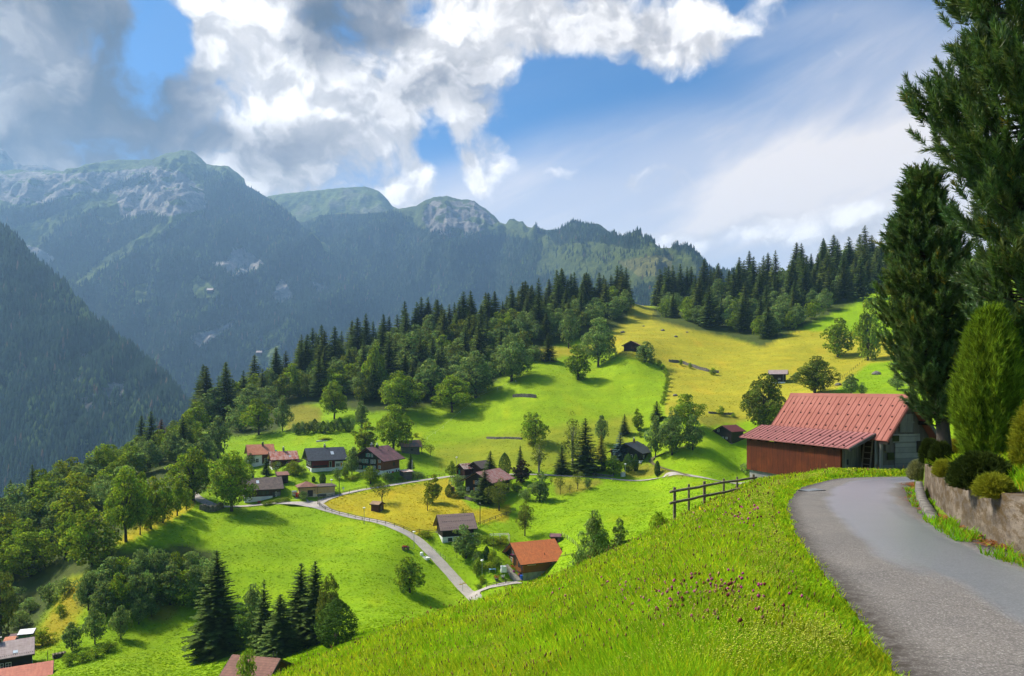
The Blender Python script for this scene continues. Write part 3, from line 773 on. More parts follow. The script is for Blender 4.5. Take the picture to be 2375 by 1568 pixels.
def cover_main(px, py, X, Y, Z, g1, g2, T):
    c = np.broadcast_to(K_WOOD, px.shape+(3,)).copy(); wood = np.ones(px.shape)
    J = lambda poly, a=8, s=160: jitter_poly(px, py, poly, X, Y, Z, a, s)
    top = J([(-200,300),(800,300),(760,575),(700,520),(640,475),(560,470),(480,440),(470,500),(420,505),(330,500),(240,560),(150,585),(110,590),(60,580),(-200,520)], 12)
    c[top] = K_MEAD; wood[top] = 0
    rock = J([(-200,395),(60,400),(160,405),(260,395),(340,385),(420,400),(440,420),(470,440),(480,480),(430,490),(380,485),(320,470),(250,450),(180,440),(120,470),(60,470),(-200,480)], 12) & (fbm(X/150,Y/200,Z/60,4) > -.22)
    rock |= J([(270,460),(360,455),(470,440),(490,480),(420,500),(330,500),(280,505)], 8) & (fbm(X/150,Y/200,Z/60,4) > -.3)
    c[rock] = K_ROCK*1.0
    for pl in ([(-200,500),(60,480),(120,470),(170,465),(205,445),(215,455),(150,490),(90,510),(40,525),(-200,560)],
               [(235,440),(300,415),(345,405),(350,425),(290,435),(240,455)],
               [(60,600),(110,555),(150,515),(230,480),(220,510),(260,520),(290,505),(345,515),(320,540),(260,580),(200,630),(160,640),(110,600)],
               [(470,400),(500,400),(600,440),(700,520),(760,600),(600,560),(480,500)]):
        s = J(pl, 9); c[s] = K_WOOD; wood[s] = 1
    strip = J([(170,660),(240,600),(330,545),(400,500),(440,490),(430,510),(370,545),(310,585),(260,610),(215,645),(185,665)], 4)
    c[strip] = K_MEAD*1.1; wood[strip] = 0
    for pl in ([(315,660),(345,655),(335,700),(312,705)], [(445,650),(460,640),(505,675),(505,690),(450,690)], [(590,825),(650,800),(660,850),(580,858)], [(735,540),(765,570),(780,600),(750,580)]):
        s = J(pl, 3); c[s] = K_MEAD*1.25; wood[s] = 0
    for pl in ([(490,610),(530,605),(540,580),(560,575),(600,600),(612,610),(590,630),(540,640)], [(630,690),(650,645),(665,660),(685,690),(650,702)], [(440,780),(470,770),(500,765),(545,740),(540,760),(500,780),(460,805)],
               [(715,650),(760,665),(740,680)], [(50,565),(100,580),(130,600),(100,620),(60,600)]):
        s = J(pl, 6, 60) & (fbm(X/45,Y/80,Z/22,4) > -.35); c[s] = K_ROCK*1.25; wood[s] = 0
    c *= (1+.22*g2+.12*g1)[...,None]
    return c, wood
def cover_left(px, py, X, Y, Z, g1, g2, T):
    c = np.broadcast_to(K_WOOD*.9, px.shape+(3,)).copy(); wood = np.ones(px.shape)
    for pl in ([(205,915),(240,900),(280,870),(292,880),(285,920),(255,945)], [(180,820),(215,815),(215,850),(190,850)], [(185,925),(240,905),(250,930),(200,960)], [(150,880),(190,870),(185,905)], [(215,735),(235,715),(232,760)]):
        s = jitter_poly(px, py, pl, X, Y, Z, 14, 40) & (fbm(X/25,Y/60,Z/16,4) > -.15); c[s] = K_ROCK*1.05; wood[s] = 0
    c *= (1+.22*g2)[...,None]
    return c, wood
def cover_mid(px, py, X, Y, Z, g1, g2, T):
    c = np.broadcast_to(K_WOOD*1.15, px.shape+(3,)).copy(); wood = np.ones(px.shape)
    J = lambda poly, a=6, s=150: jitter_poly(px, py, poly, X, Y, Z, a, s)
    top = J([(690,400),(940,470),(1010,440),(1110,450),(1180,510),(1250,525),(1240,555),(1150,545),(1080,540),(960,530),(900,505),(800,510),(700,515)], 8)
    c[top] = K_MEAD*.8; wood[top] = 0
    w2 = J([(720,500),(800,498),(925,492),(950,520),(900,530),(760,540)], 6); c[w2] = K_WOOD; wood[w2] = 1
    rk = J([(975,500),(1000,465),(1100,470),(1125,490),(1150,520),(1090,545),(1000,545)], 8, 90) & (fbm(X/90,Y/200,Z/60,4) > -.1); c[rk] = K_ROCK*.8
    alp = J([(1240,540),(1300,540),(1400,520),(1500,560),(1600,590),(1620,640),(1540,650),(1460,670),(1380,650),(1290,640),(1240,640),(1260,580)], 22, 260); c[alp] = K_MEAD*.8; wood[alp] = .08
    fo = J([(1265,540),(1320,530),(1390,515),(1450,540),(1500,560),(1490,580),(1430,570),(1370,560),(1310,565),(1290,570)], 6); c[fo] = K_WOOD; wood[fo] = 1
    for pl in ([(1280,575),(1330,570),(1340,600),(1280,600)], [(1350,590),(1420,585),(1500,575),(1510,590),(1420,605),(1360,610)]):
        s = J(pl, 9); wood[s] = .35
    gold = J([(1430,605),(1500,595),(1560,590),(1560,640),(1480,640)], 5); c[gold] = np.array([.15,.15,.045]); wood[gold] = .05
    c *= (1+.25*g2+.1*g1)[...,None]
    return c, wood
def cover_far(px, py, X, Y, Z, g1, g2, T):
    c = np.broadcast_to(K_MEAD*1.0, px.shape+(3,)).copy()
    s = sstep(.05, .4, g2); c = blendc(c, s*.6, K_ROCK*.7); c *= (1+.25*g1)[...,None]
    return c, np.zeros(px.shape)
def cover_crag(px, py, X, Y, Z, g1, g2, T):
    c = np.broadcast_to(K_ROCK*.7, px.shape+(3,)).copy()*(1+.3*g2)[...,None]
    return c, np.zeros(px.shape)

MT = {}
SK_MAIN = [(-300,400),(-60,400),(100,398),(155,402),(200,386),(250,378),(300,370),(330,368),(352,369),(385,356),(420,350),(440,353),(455,362),(480,385),(505,387),(530,392),(550,404),(566,414),(570,430),(600,447),(640,471),(680,505),(720,540),(760,576),(800,620),(840,660),(890,705),(950,750),(1050,800),(1200,850)]
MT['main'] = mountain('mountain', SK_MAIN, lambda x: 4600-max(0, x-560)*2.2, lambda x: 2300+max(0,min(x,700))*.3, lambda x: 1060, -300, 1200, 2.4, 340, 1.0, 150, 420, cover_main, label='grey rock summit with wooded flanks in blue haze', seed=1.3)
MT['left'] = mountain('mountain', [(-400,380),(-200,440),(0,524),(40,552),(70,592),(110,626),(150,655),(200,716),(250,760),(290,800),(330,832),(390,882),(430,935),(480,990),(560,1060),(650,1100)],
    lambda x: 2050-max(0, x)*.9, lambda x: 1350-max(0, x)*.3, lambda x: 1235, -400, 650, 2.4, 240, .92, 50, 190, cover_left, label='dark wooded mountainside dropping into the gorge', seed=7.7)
MT['mid'] = mountain('mountain', [(640,560),(690,519),(740,503),(800,498),(870,496),(930,487),(965,481),(985,466),(1010,459),(1035,457),(1065,462),(1100,467),(1112,478),(1128,488),(1145,502),(1160,519),(1172,524),(1180,513),(1192,510),(1200,515),(1212,513),(1222,527),(1240,534),(1275,538),(1320,533),(1350,526),(1385,521),(1410,534),(1450,556),(1490,575),(1530,592),(1570,612),(1640,640),(1760,670),(1900,640),(2200,600)],
    lambda x: 4700 if x < 1150 else 4700-min((x-1150)*6, 2200), lambda x: 3000 if x < 1150 else 3000-min((x-1150)*4, 1500), lambda x: 960 if x < 1300 else 880, 640, 2200, 2.6, 260, 1.0, 120, 380, cover_mid, label='wooded ridge with a blunt rock top fading into haze', seed=3.1)
MT['far'] = mountain('mountain', [(560,470),(630,455),(700,446),(760,440),(800,436),(845,433),(862,438),(880,446),(897,462),(910,479),(930,488),(1000,520),(1100,560)],
    lambda x: 5500, lambda x: 4950, lambda x: 560, 560, 1100, 3, 70, 1.0, 70, 500, cover_far, label='pale green dome far beyond the ridges', seed=5.2)
MT['crag'] = mountain('mountain', [(-200,300),(-60,330),(0,342),(10,350),(22,366),(32,376),(44,378),(50,385),(75,384),(100,383),(120,390),(155,400),(220,440),(300,480)],
    lambda x: 5300, lambda x: 4900, lambda x: 520, -200, 300, 3, 60, 1.0, 60, 300, cover_crag, label='jagged grey crag behind the main summit', seed=9.4)

# far woods: every tree a pair of small stacked cones, one object per slope
def cone_trees(P, H, W, C, name, label, sides=5):
    n = len(P); ang = np.linspace(0, 2*math.pi, sides, endpoint=False)
    ring = np.stack([np.cos(ang), np.sin(ang)], -1)
    rot = rng.uniform(0, 6.28, n); cs, sn = np.cos(rot), np.sin(rot)
    rx = ring[None,:,0]*cs[:,None]-ring[None,:,1]*sn[:,None]; ry = ring[None,:,0]*sn[:,None]+ring[None,:,1]*cs[:,None]
    rj = rng.uniform(.75, 1.2, (n, sides))
    Vs = []; Fs = []
    k = sides+1
    for tier, (zb, zt, wr) in enumerate(((-.04,.62,1.0),(.38,1.0,.62))):
        ringp = np.stack([P[:,0,None]+rx*rj*(W*wr)[:,None], P[:,1,None]+ry*rj*(W*wr)[:,None], np.broadcast_to((P[:,2]+H*zb)[:,None], rx.shape)], -1)
        apex = np.stack([P[:,0]+rng.normal(0,.03,n)*W, P[:,1], P[:,2]+H*zt], -1)[:,None]
        Vs.append(np.concatenate([ringp, apex], 1))
    V = np.concatenate(Vs, 1)  # n, 2k, 3
    f = []
    for tier in range(2):
        o = tier*k
        for i in range(sides): f.append((o+i, o+(i+1)%sides, o+sides))
    f = np.array(f); Ft = (np.arange(n)[:,None,None]*(2*k) + f[None]).reshape(-1,3)
    cc = np.repeat(C[:,None], 2*k, 1).reshape(-1,3)
    cc = cc.reshape(n, 2*k, 3); 
    o = link(name, mesh_np(name, V.reshape(-1,3), None, Ft, cc.reshape(-1,3), False, [M_FARTREE]))
    tag(o, label, kind='stuff')
m_, nt_, bs_ = newmat('far_conifer')
_at = nt_.new('ShaderNodeAttribute', attribute_name='Col'); nt_.l.new(_at.outputs['Color'], bs_.inputs['Base Color']); bs_.inputs['Roughness'].default_value = 1; bs_.inputs['Specular IOR Level'].default_value = 0
M_FARTREE = m_
def woods(key, n, h, label, tmax=.985):
    V, wood, nrow = MT[key]
    V = V[:nrow]; wood = wood[:nrow]
    fi = rng.uniform(0, (nrow-1)*tmax, n); fj = rng.uniform(0, V.shape[1]-1.001, n)
    i = fi.astype(int); j = fj.astype(int); a = (fi-i)[:,None]; b = (fj-j)[:,None]
    P = V[i,j]*(1-a)*(1-b)+V[np.minimum(i+1,nrow-1),j]*a*(1-b)+V[i,j+1]*(1-a)*b+V[np.minimum(i+1,nrow-1),j+1]*a*b
    keep = rng.uniform(0,1,n) < wood[i,j]; P = P[keep]; m = len(P)
    px, py = proj(P[:,0], P[:,1], P[:,2]); s = (px > -60) & (px < 2440) & (py < 1250); P = P[s]; m = len(P)
    H = h*rng.uniform(.55, 1.2, m)*(np.clip(P[:,1]/4200, .55, 1) if key == 'mid' else 1); W = H*rng.uniform(.16, .24, m)
    c = np.array([.020,.036,.022])[None]*rng.uniform(.5, 1.5, m)[:,None]
    dec = rng.uniform(0,1,m) < sstep(-.05, .5, fbm(P[:,0]/120, P[:,1]/160, octv=3))*.75
    c[dec] = np.array([.055,.085,.025])*rng.uniform(.7, 1.3, dec.sum())[:,None]; H[dec] *= .72; W[dec] *= 1.55
    br = rng.uniform(0,1,m) < .02; c[br] = np.array([.10,.065,.045])
    cone_trees(P, H, W, c, 'forest', label)
woods('main', 42000, 27, 'spruce forest covering the flanks of the rocky summit')
woods('left', 26000, 25, 'dark mixed forest on the gorge side')
woods('mid', 34000, 26, 'hazy spruce forest on the ridge across the valley', .97)
# ------------------------------------------------------------------ building kit
W_DARK = planks('dark_boards', (.030,.018,.012), (.012,.008,.006), 'x', .18)
W_DARKR = planks('dark_red_boards', (.060,.012,.010), (.022,.007,.006), 'z', .2)
W_BROWN = planks('brown_boards', (.10,.035,.015), (.06,.022,.010), 'x', .2)
W_MID = planks('chestnut_boards', (.075,.042,.035), (.045,.026,.022), 'x', .22)
W_ORANGE = planks('amber_boards', (.26,.085,.018), (.15,.05,.012), 'x', .18)
W_RED = planks('red_boards', (.24,.022,.014), (.16,.016,.012), 'x', .2)
W_GREY = planks('grey_boards', (.16,.15,.14), (.07,.065,.06), 'x', .22)
W_TAN = mat('tan_cladding', (.17,.062,.032), .8, .15, 2.0)
PLASTER = mat('white_plaster', (.80,.79,.76), .85, .12, .8, c2=(.66,.68,.70))
CREAM = mat('cream_plaster', (.62,.40,.20), .85, .1, .8)
CREAM2 = mat('pale_cream_plaster', (.74,.58,.40), .85, .1, .8)
CONC = mat('old_concrete', (.34,.33,.31), .9, .35, .7, (1,1,.4), c2=(.18,.175,.16))
STONE = mat('field_stone', (.26,.23,.20), .9, .5, 2.2, c2=(.10,.09,.08), bump=.8, bdist=.08)
R_SLATE = tiles('slate_roof', (.070,.078,.092), (.045,.050,.062), .4, .4, .6)
R_BROWN = tiles('brown_shingle_roof', (.125,.088,.075), (.080,.058,.052), .35, .35, .7, patch=(.17,.12,.10))
R_PINK = tiles('weathered_red_roof', (.17,.085,.085), (.12,.066,.066), .35, .35, .7, patch=(.34,.13,.15))
R_ORANGE = tiles('orange_clay_roof', (.60,.17,.050), (.46,.115,.038), .28, .42, .75, patch=(.44,.14,.05))
R_PALEO = tiles('pale_orange_roof', (.55,.20,.10), (.46,.16,.085), .35, .35, .75, patch=(.60,.27,.16))
R_RUST = rusty('rusty_sheet_roof', (.55,.33,.27), (.42,.10,.045))
R_RUST2 = rusty('patchy_rust_roof', (.50,.40,.33), (.20,.055,.03))
R_TAUPE = rusty('taupe_sheet_roof', (.30,.20,.17), (.27,.175,.15))
R_REDM = rusty('dull_red_sheet_roof', (.17,.035,.038), (.12,.022,.026))
R_BRICK = rusty('faded_red_sheet_roof', (.48,.13,.07), (.40,.09,.05))
R_LILAC = rusty('pale_mauve_sheet_roof', (.34,.26,.25), (.28,.205,.20))
R_TERRA = tiles('dusky_clay_roof', (.26,.115,.080), (.19,.08,.06), .3, .4, .75)
DARKW = mat('dark_trim', (.022,.015,.011), .7, .2, 3)
WHITEP = mat('white_paint', (.80,.80,.78), .55, .06, 2, bump=.1)
GREENP = mat('teal_shutter_paint', (.05,.26,.21), .6, .15, 2)
ORANGEP = mat('orange_shutter_paint', (.50,.17,.03), .6, .15, 2)
REDP = mat('red_paint', (.55,.02,.015), .45, .1, 2)
METAL = mat('galvanised_steel', (.42,.44,.45), .45, .15, 3, metal=.7)
DARKM = mat('dark_steel', (.05,.055,.06), .5, .15, 3, metal=.4)
BRICK = mat('brick_chimney', (.20,.10,.07), .9, .3, 5)
def glassmat():
    m, nt, bs = newmat('window_glass'); co = nt.new('ShaderNodeTexCoord').outputs['Object']
    nt.set(bs.inputs['Base Color'], nt.mix(nt.noise(co, 1.3, 2), (.02,.025,.03), (.07,.08,.09)))
    bs.inputs['Roughness'].default_value = .12; bs.inputs['Specular IOR Level'].default_value = .4
    return m
GLASS = glassmat()
SKYL = mat('skylight_glass', (.55,.60,.66), .15, .05, 1, bump=0, spec=.8)
WOODP = planks('weathered_rail', (.27,.205,.15), (.13,.10,.075), 'x', .3)
POSTW = mat('fence_post_wood', (.11,.085,.06), .9, .35, 4, c2=(.05,.04,.03))

class House:
    def __init__(s, name, label, cat, pix, corner, rot, L, W, hw, pitch, wall, roof, plinth=(0.0, None), oe=.8, og=.9, group=None, depth=None, zoff=0.0, split=None, thick=.2, trim=DARKW, single=False, deep=4.0):
        p = ground(*pix) if depth is None else at(pix[0], depth)
        if depth is not None: p[2] = -(pix[1]-HY)/F*depth
        cx = -L/2 if corner[0] == 'L' else L/2; cyy = -W/2 if corner[-1] == 'F' else W/2
        if corner == 'C': cx = cyy = 0
        a = R(rot); ox = cx*math.cos(a)-cyy*math.sin(a); oy = cx*math.sin(a)+cyy*math.cos(a)
        s.root = empty(name, (p[0]-ox, p[1]-oy, p[2]+zoff), a); tag(s.root, label, cat, group)
        s.L, s.W, s.hw, s.tp, s.oe, s.og, s.thick, s.single = L, W, hw, math.tan(R(pitch)), oe, og, thick, single
        s.hr = hw + (W/2*s.tp if not single else 0)
        hp, pm = plinth
        if pm is not None:
            MB().box(-L/2-.03, L/2+.03, -W/2-.03, W/2+.03, -deep, hp).build('base_wall', pm, s.root)
        b = MB(); z0 = hp if pm is not None else -deep
        x0, x1, y0, y1 = -L/2, L/2, -W/2, W/2
        if single: # mono-pitch falling to the front
            hb = hw + W*s.tp
            b.hexa([(x0,y0,z0),(x1,y0,z0),(x1,y1,z0),(x0,y1,z0),(x0,y0,hw),(x1,y0,hw),(x1,y1,hb),(x0,y1,hb)])
        else:
            vs = [(x0,y0,z0),(x0,y1,z0),(x0,y1,hw),(x0,0,s.hr),(x0,y0,hw),(x1,y0,z0),(x1,y1,z0),(x1,y1,hw),(x1,0,s.hr),(x1,y0,hw)]
            b.add(vs, [(4,3,2,1,0),(5,6,7,8,9),(0,5,9,4),(2,7,6,1),(4,9,8,3),(3,8,7,2),(1,6,5,0)])
        s.wall = b.build('wall', wall, s.root)
        s.z0 = z0
        # roof: a folded slab pushed along x
        t = thick; X0, X1 = x0-og, x1+og
        if single:
            ye0, ye1 = y0-oe, y1+oe*.6; za, zb = hw-oe*s.tp+.04, hw+(W+oe*.6)*s.tp+.04
            r = MB().hexa([(X0,ye0,za),(X1,ye0,za),(X1,ye1,zb),(X0,ye1,zb),(X0,ye0,za+t),(X1,ye0,za+t),(X1,ye1,zb+t),(X0,ye1,zb+t)])
        else:
            ze = hw-oe*s.tp+.04; zr = s.hr+.04
            sec = [(y0-oe,ze),(0,zr),(y1+oe,ze),(y1+oe,ze+t),(0,zr+t*1.15),(y0-oe,ze+t)]
            vs = [(X0,y,z) for y,z in sec]+[(X1,y,z) for y,z in sec]
            r = MB().add(vs, [(0,1,4,5),(1,2,3,4),(11,10,7,6),(10,9,8,7),(6,7,1,0),(7,8,2,1),(5,4,10,11),(4,3,9,10),(0,5,11,6),(2,8,9,3)])
        s.roof = r.build('roof', roof, s.root)
        # barge boards and eaves boards
        g = MB()
        for X in (X0-.04, X1+.04):
            if single: g.bar((X,ye0,za+t*.3),(X,ye1,zb+t*.3), .07, .26)
            else:
                g.bar((X,y0-oe,ze+t*.3),(X,-.001,zr+t*.3), .07, .26); g.bar((X,.001,zr+t*.3),(X,y1+oe,ze+t*.3), .07, .26)
        if single: g.bar((X0,ye0-.05,za+.05),(X1,ye0-.05,za+.05), .09, .16)
        else:
            for sg in (-1, 1): g.bar((X0,sg*(W/2+oe+.05),ze+.06),(X1,sg*(W/2+oe+.05),ze+.06), .1, .16)
        g.build('bargeboard', trim, s.root)
    def P(s, side, u, z, n):
        if side == 'F': return (u, -s.W/2-n, z)
        if side == 'B': return (-u, s.W/2+n, z)
        if side == 'R': return (s.L/2+n, u, z)
        return (-s.L/2-n, -u, z)
    def sbox(s, b, side, u0, u1, z0, z1, n0, n1):
        b.hexa([s.P(side,u0,z0,n1), s.P(side,u1,z0,n1), s.P(side,u1,z0,n0), s.P(side,u0,z0,n0), s.P(side,u0,z1,n1), s.P(side,u1,z1,n1), s.P(side,u1,z1,n0), s.P(side,u0,z1,n0)]); return b
    def win(s, side, u, z, w=.9, h=1.2, shutter=None, frame=None, bars=1, n=0.03, rows=2):
        fr = MB(); t = .06; frame = frame or WHITEP
        s.sbox(fr, side, u-w/2-t, u+w/2+t, z-t, z, n-.03, n+.09); s.sbox(fr, side, u-w/2-t, u+w/2+t, z+h, z+h+t, n-.03, n+.07)
        s.sbox(fr, side, u-w/2-t, u-w/2, z, z+h, n-.03, n+.07); s.sbox(fr, side, u+w/2, u+w/2+t, z, z+h, n-.03, n+.07)
        for i in range(bars):
            c = u-w/2+w*(i+1)/(bars+1); s.sbox(fr, side, c-.025, c+.025, z, z+h, n-.02, n+.05)
        for i in range(rows-1):
            c = z+h*(i+1)/rows; s.sbox(fr, side, u-w/2, u+w/2, c-.025, c+.025, n-.02, n+.045)
        f = fr.build('window', frame, s.root)
        s.sbox(MB(), side, u-w/2, u+w/2, z, z+h, n-.05, n+.015).build('pane', GLASS, f)
        if shutter:
            for sg in (-1, 1):
                c = u+sg*(w/2+t+.24); s.sbox(MB(), side, c-.22, c+.22, z-.05, z+h+.05, n-.02, n+.06).build('shutter', shutter, f)
        return f
    def door(s, side, u, z, w, h, m, n=.03):
        d = s.sbox(MB(), side, u-w/2, u+w/2, z, z+h, n-.05, n+.05).build('door', m, s.root)
        k = MB(); s.sbox(k, side, u+w*.36, u+w*.36+.06, z+h*.45, z+h*.45+.14, n+.05, n+.11); k.build('handle', DARKM, d); return d
    def panel(s, name, side, u0, u1, z0, z1, m, n=.04):
        return s.sbox(MB(), side, u0, u1, z0, z1, n-.06, n).build(name, m, s.root)
    def rz(s, y): return s.hr-abs(y)*s.tp+s.thick+.05 if not s.single else s.hw+(y+s.W/2)*s.tp+s.thick
    def chimney(s, x, y, w=.6, h=1.1, m=None, cap=True, pot=True):
        z = s.rz(y); b = MB().box(x-w/2, x+w/2, y-w/2, y+w/2, z-.7, z+h)
        c = b.build('chimney', m or STONE, s.roof)
        k = MB()
        if cap:
            k.box(x-w/2-.1, x+w/2+.1, y-w/2-.1, y+w/2+.1, z+h+.002, z+h+.10)
            if pot: k.lathe([(w*.25, 0), (w*.25, .35), (w*.4, .36), (w*.4, .44), (.05, .6)], 8, (x, y, z+h+.102))
            k.build('chimney_cap', METAL if pot else CONC, c)
    def pipe(s, x, y, h=.7):
        z = s.rz(y); MB().tube([(x,y,z-.3),(x,y,z+h)], .07, 8).build('vent_pipe', DARKM, s.roof)
    def skylight(s, x, y, w=.8, d=1.0):
        q = []
        for yy in (y-d/2, y+d/2):
            for xx in (x-w/2, x+w/2): q.append((xx, yy, s.rz(yy)))
        lo = [(a,b_,c-.15) for a,b_,c in q]; hi = [(a,b_,c+.06) for a,b_,c in q]
        o = lambda l: [l[0], l[1], l[3], l[2]]
        MB().hexa(o(lo)+o(hi)).build('skylight', SKYL, s.roof)

# --- dark slate chalet with the red long side
h = House('chalet', 'dark chalet with slate grey roof, red long side and white corner room', 'chalet', zz('C',1612,545), 'LF', 27, 10.2, 8.2, 4.3, 36, W_DARK, R_SLATE, (1.3, PLASTER), oe=1.0, og=1.3)
h.panel('red_cladding', 'F', -5.0, 2.4, 1.32, 4.2, W_RED); h.panel('white_corner', 'F', 2.5, 5.1, .2, 3.2, PLASTER, .06)
h.win('F', 3.4, 1.5, 1.2, 1.0, None, WHITEP, 2, .08); h.panel('shutter', 'F', 4.3, 4.8, 1.4, 2.7, ORANGEP, .12); h.win('F', 1.0, 1.4, .7, 1.9, None, WHITEP, 0, .06, 1)
h.panel('awning_roof', 'F', -4.9, -.4, 1.75, 2.3, DARKW, 1.6)
for u, z in ((-2.2,2.2),(0,2.2),(2.2,2.2),(-1.2,4.6),(1.2,4.6)): h.win('L', u, z, .9, 1.1, REDP if z > 4 else None, WHITEP, 1)
for u in (-2.6, -.6, 1.6): h.win('L', u, .1, .8, .9, None, DARKW, 0)
h.panel('balcony', 'L', -3.6, 3.6, 3.55, 4.25, W_DARK, .8)
h.chimney(.2, .5, .6, 1.0); h.skylight(2.0, -2.3, 1.0, 1.2)
M_BENCH = WOODP
# --- big dark brown chalet
h4 = h = House('chalet', 'large dark brown chalet with teal shutters and mottled red roof', 'chalet', zz('B',1198,910), 'LF', 66, 9.6, 10.8, 5.4, 32, W_DARK, R_PINK, (1.75, PLASTER), oe=1.3, og=1.5)
h.panel('side_cladding', 'F', -4.82, 4.7, 1.78, 5.2, W_TAN); h.panel('corner_boards', 'L', 3.2, 5.36, 1.78, 5.4, W_ORANGE)
for u in (-3.7,): h.win('L', u, 4.2, 1.5, .9, None, WHITEP, 3); h.win('L', u, 2.2, 1.5, .9, None, WHITEP, 3)
for u in (-1.9, -.8): h.win('L', u, 4.0, .7, 1.15, None, WHITEP, 1)
h.panel('shutter', 'L', -2.62, -2.34, 3.95, 5.2, GREENP, .1); h.panel('shutter', 'L', -1.5, -1.22, 3.95, 5.2, GREENP, .1); h.panel('shutter', 'L', -.4, -.12, 3.95, 5.2, GREENP, .1)
for u in (-1.9, -.8): h.panel('shutter', 'L', u-.36, u+.36, 1.95, 3.1, GREENP, .1)
for u in (1.1, 2.2):
    h.win('L', u, 3.95, .62, 1.15, None, WHITEP, 1, .03, 3); h.win('L', u, 1.95, .62, 1.15, None, WHITEP, 1, .03, 3)
h.win('L', -.2, 6.0, .8, 1.05, GREENP, WHITEP, 1); h.win('L', 1.25, 6.0, .55, .95, None, WHITEP, 1)
h.win('L', 4.2, 4.3, .7, .8, None, WHITEP, 1, .07); h.win('L', 4.2, 2.4, .7, .9, None, WHITEP, 1, .07)
h.win('F', 1.4, 2.9, .75, .95, None, DARKW, 0, .07, 1); h.win('F', 1.2, 4.7, .5, .3, None, DARKW, 0, .07, 1); h.win('F', 2.9, 4.7, .5, .3, None, DARKW, 0, .07, 1)
h.door('F', -2.4, -.3, .6, 1.6, DARKM); h.panel('red_panel', 'F', .2, 1.3, .1, 1.0, REDP, .12); h.win('F', 2.9, .5, .8, .9, None, WHITEP, 0, .05, 1); h.win('F', -1.2, .6, .5, .7, None, WHITEP, 0, .05, 1)
h.chimney(-1.8, .9, .8, 1.2); h.chimney(-.9, -.5, .7, .8, DARKM); h.pipe(1.2, -1.0, .6); h.pipe(2.4, -2.6, .4)
# --- brown roofed house on the terrace wall
h5 = h = House('house', 'long house with brown shingle roof, chestnut boards and white sloping base', 'house', zz('C',290,1148), 'LF', 25, 10.0, 8.4, 3.9, 30, W_MID, R_BROWN, (1.55, PLASTER), oe=.9, og=.8)
h.win('F', 1.2, 2.0, .8, 1.1, None, DARKW, 0); h.win('F', .2, 2.0, .8, 1.1, None, DARKW, 0); h.win('F', -.8, 2.0, .8, 1.1, None, DARKW, 0); h.win('F', -3.6, 2.0, .9, 1.1, None, DARKW, 0)
h.door('F', 3.1, .9, .8, 1.7, DARKM, .07); h.panel('stone_panel', 'F', 3.9, 4.9, .9, 2.6, CONC, .06); h.win('F', 3.65, 1.9, .35, .7, None, WHITEP, 0, .08, 1)
h.win('L', 0, 2.2, 1.2, 1.2, None, WHITEP, 1); h.win('L', -2.4, 2.2, .9, 1.2, None, WHITEP, 1); h.win('L', 0, 4.4, .9, .9, None, WHITEP, 1)
h.chimney(-2.3, .8, .7, 1.2, DARKM); h.pipe(-.4, -.5); h.skylight(-1.2, -1.8, .8, 1.1)
# --- low yellow building with the hipped end
p = zz('C',1385,1036); h = House('utility_building', 'small cream building with hipped red end roof and brown double door', 'utility building', p, 'LF', 24, 4.4, 4.2, 2.55, 1, CREAM, R_TERRA, (.75, CREAM2), oe=.05, og=.05, thick=.05)
def hip(house, x0, x1, y0, y1, z, rise, over, rmat, ridge=0.0, t=.18):
    a0, a1, b0, b1 = x0-over, x1+over, y0-over, y1+over; cx, cy_ = (x0+x1)/2, (y0+y1)/2
    vs = [(a0,b0,z),(a1,b0,z),(a1,b1,z),(a0,b1,z),(a0,b0,z+t),(a1,b0,z+t),(a1,b1,z+t),(a0,b1,z+t),(cx-ridge,cy_,z+t+rise),(cx+ridge,cy_,z+t+rise)]
    r = MB().add(vs, [(3,2,1,0),(0,1,5,4),(1,2,6,5),(2,3,7,6),(3,0,4,7),(4,5,9,8),(5,6,9),(6,7,8,9),(7,4,8)]).build('roof', rmat, house.root)
    MB().box(a0-.05,a1+.05,b0-.06,b0-.003,z-.06,z+.13).build('gutter', DARKM, house.root); return r
bpy.data.objects.remove(h.roof); h.roof = hip(h, -2.2, 2.2, -2.1, 2.1, 2.75, 1.35, .75, R_TERRA)
h.door('F', .75, 0, 1.5, 1.85, W_MID); h.win('L', .9, .9, .45, 1.1, None, DARKW, 0); h.sbox(MB(), 'F', 1.75, 1.9, 1.6, 1.95, 0, .2).build('wall_lamp', DARKM, h.root)
MB().box(2.21, 8.0, -1.75, 2.0, -3, 2.5).build('long_wall', CREAM, h.root); MB().box(2.215, 8.03, -1.78, 1.9, -3, .72).build('base_wall', CREAM2, h.root)
hip(h, 2.96, 8.0, -1.75, 2.0, 2.6, .55, .45, R_BROWN, 1.9); MB().tube([(2.9,-1.85,.1),(2.9,-1.85,2.5)], .05, 6).build('drain_pipe', DARKM, h.root)
KIOSK = h
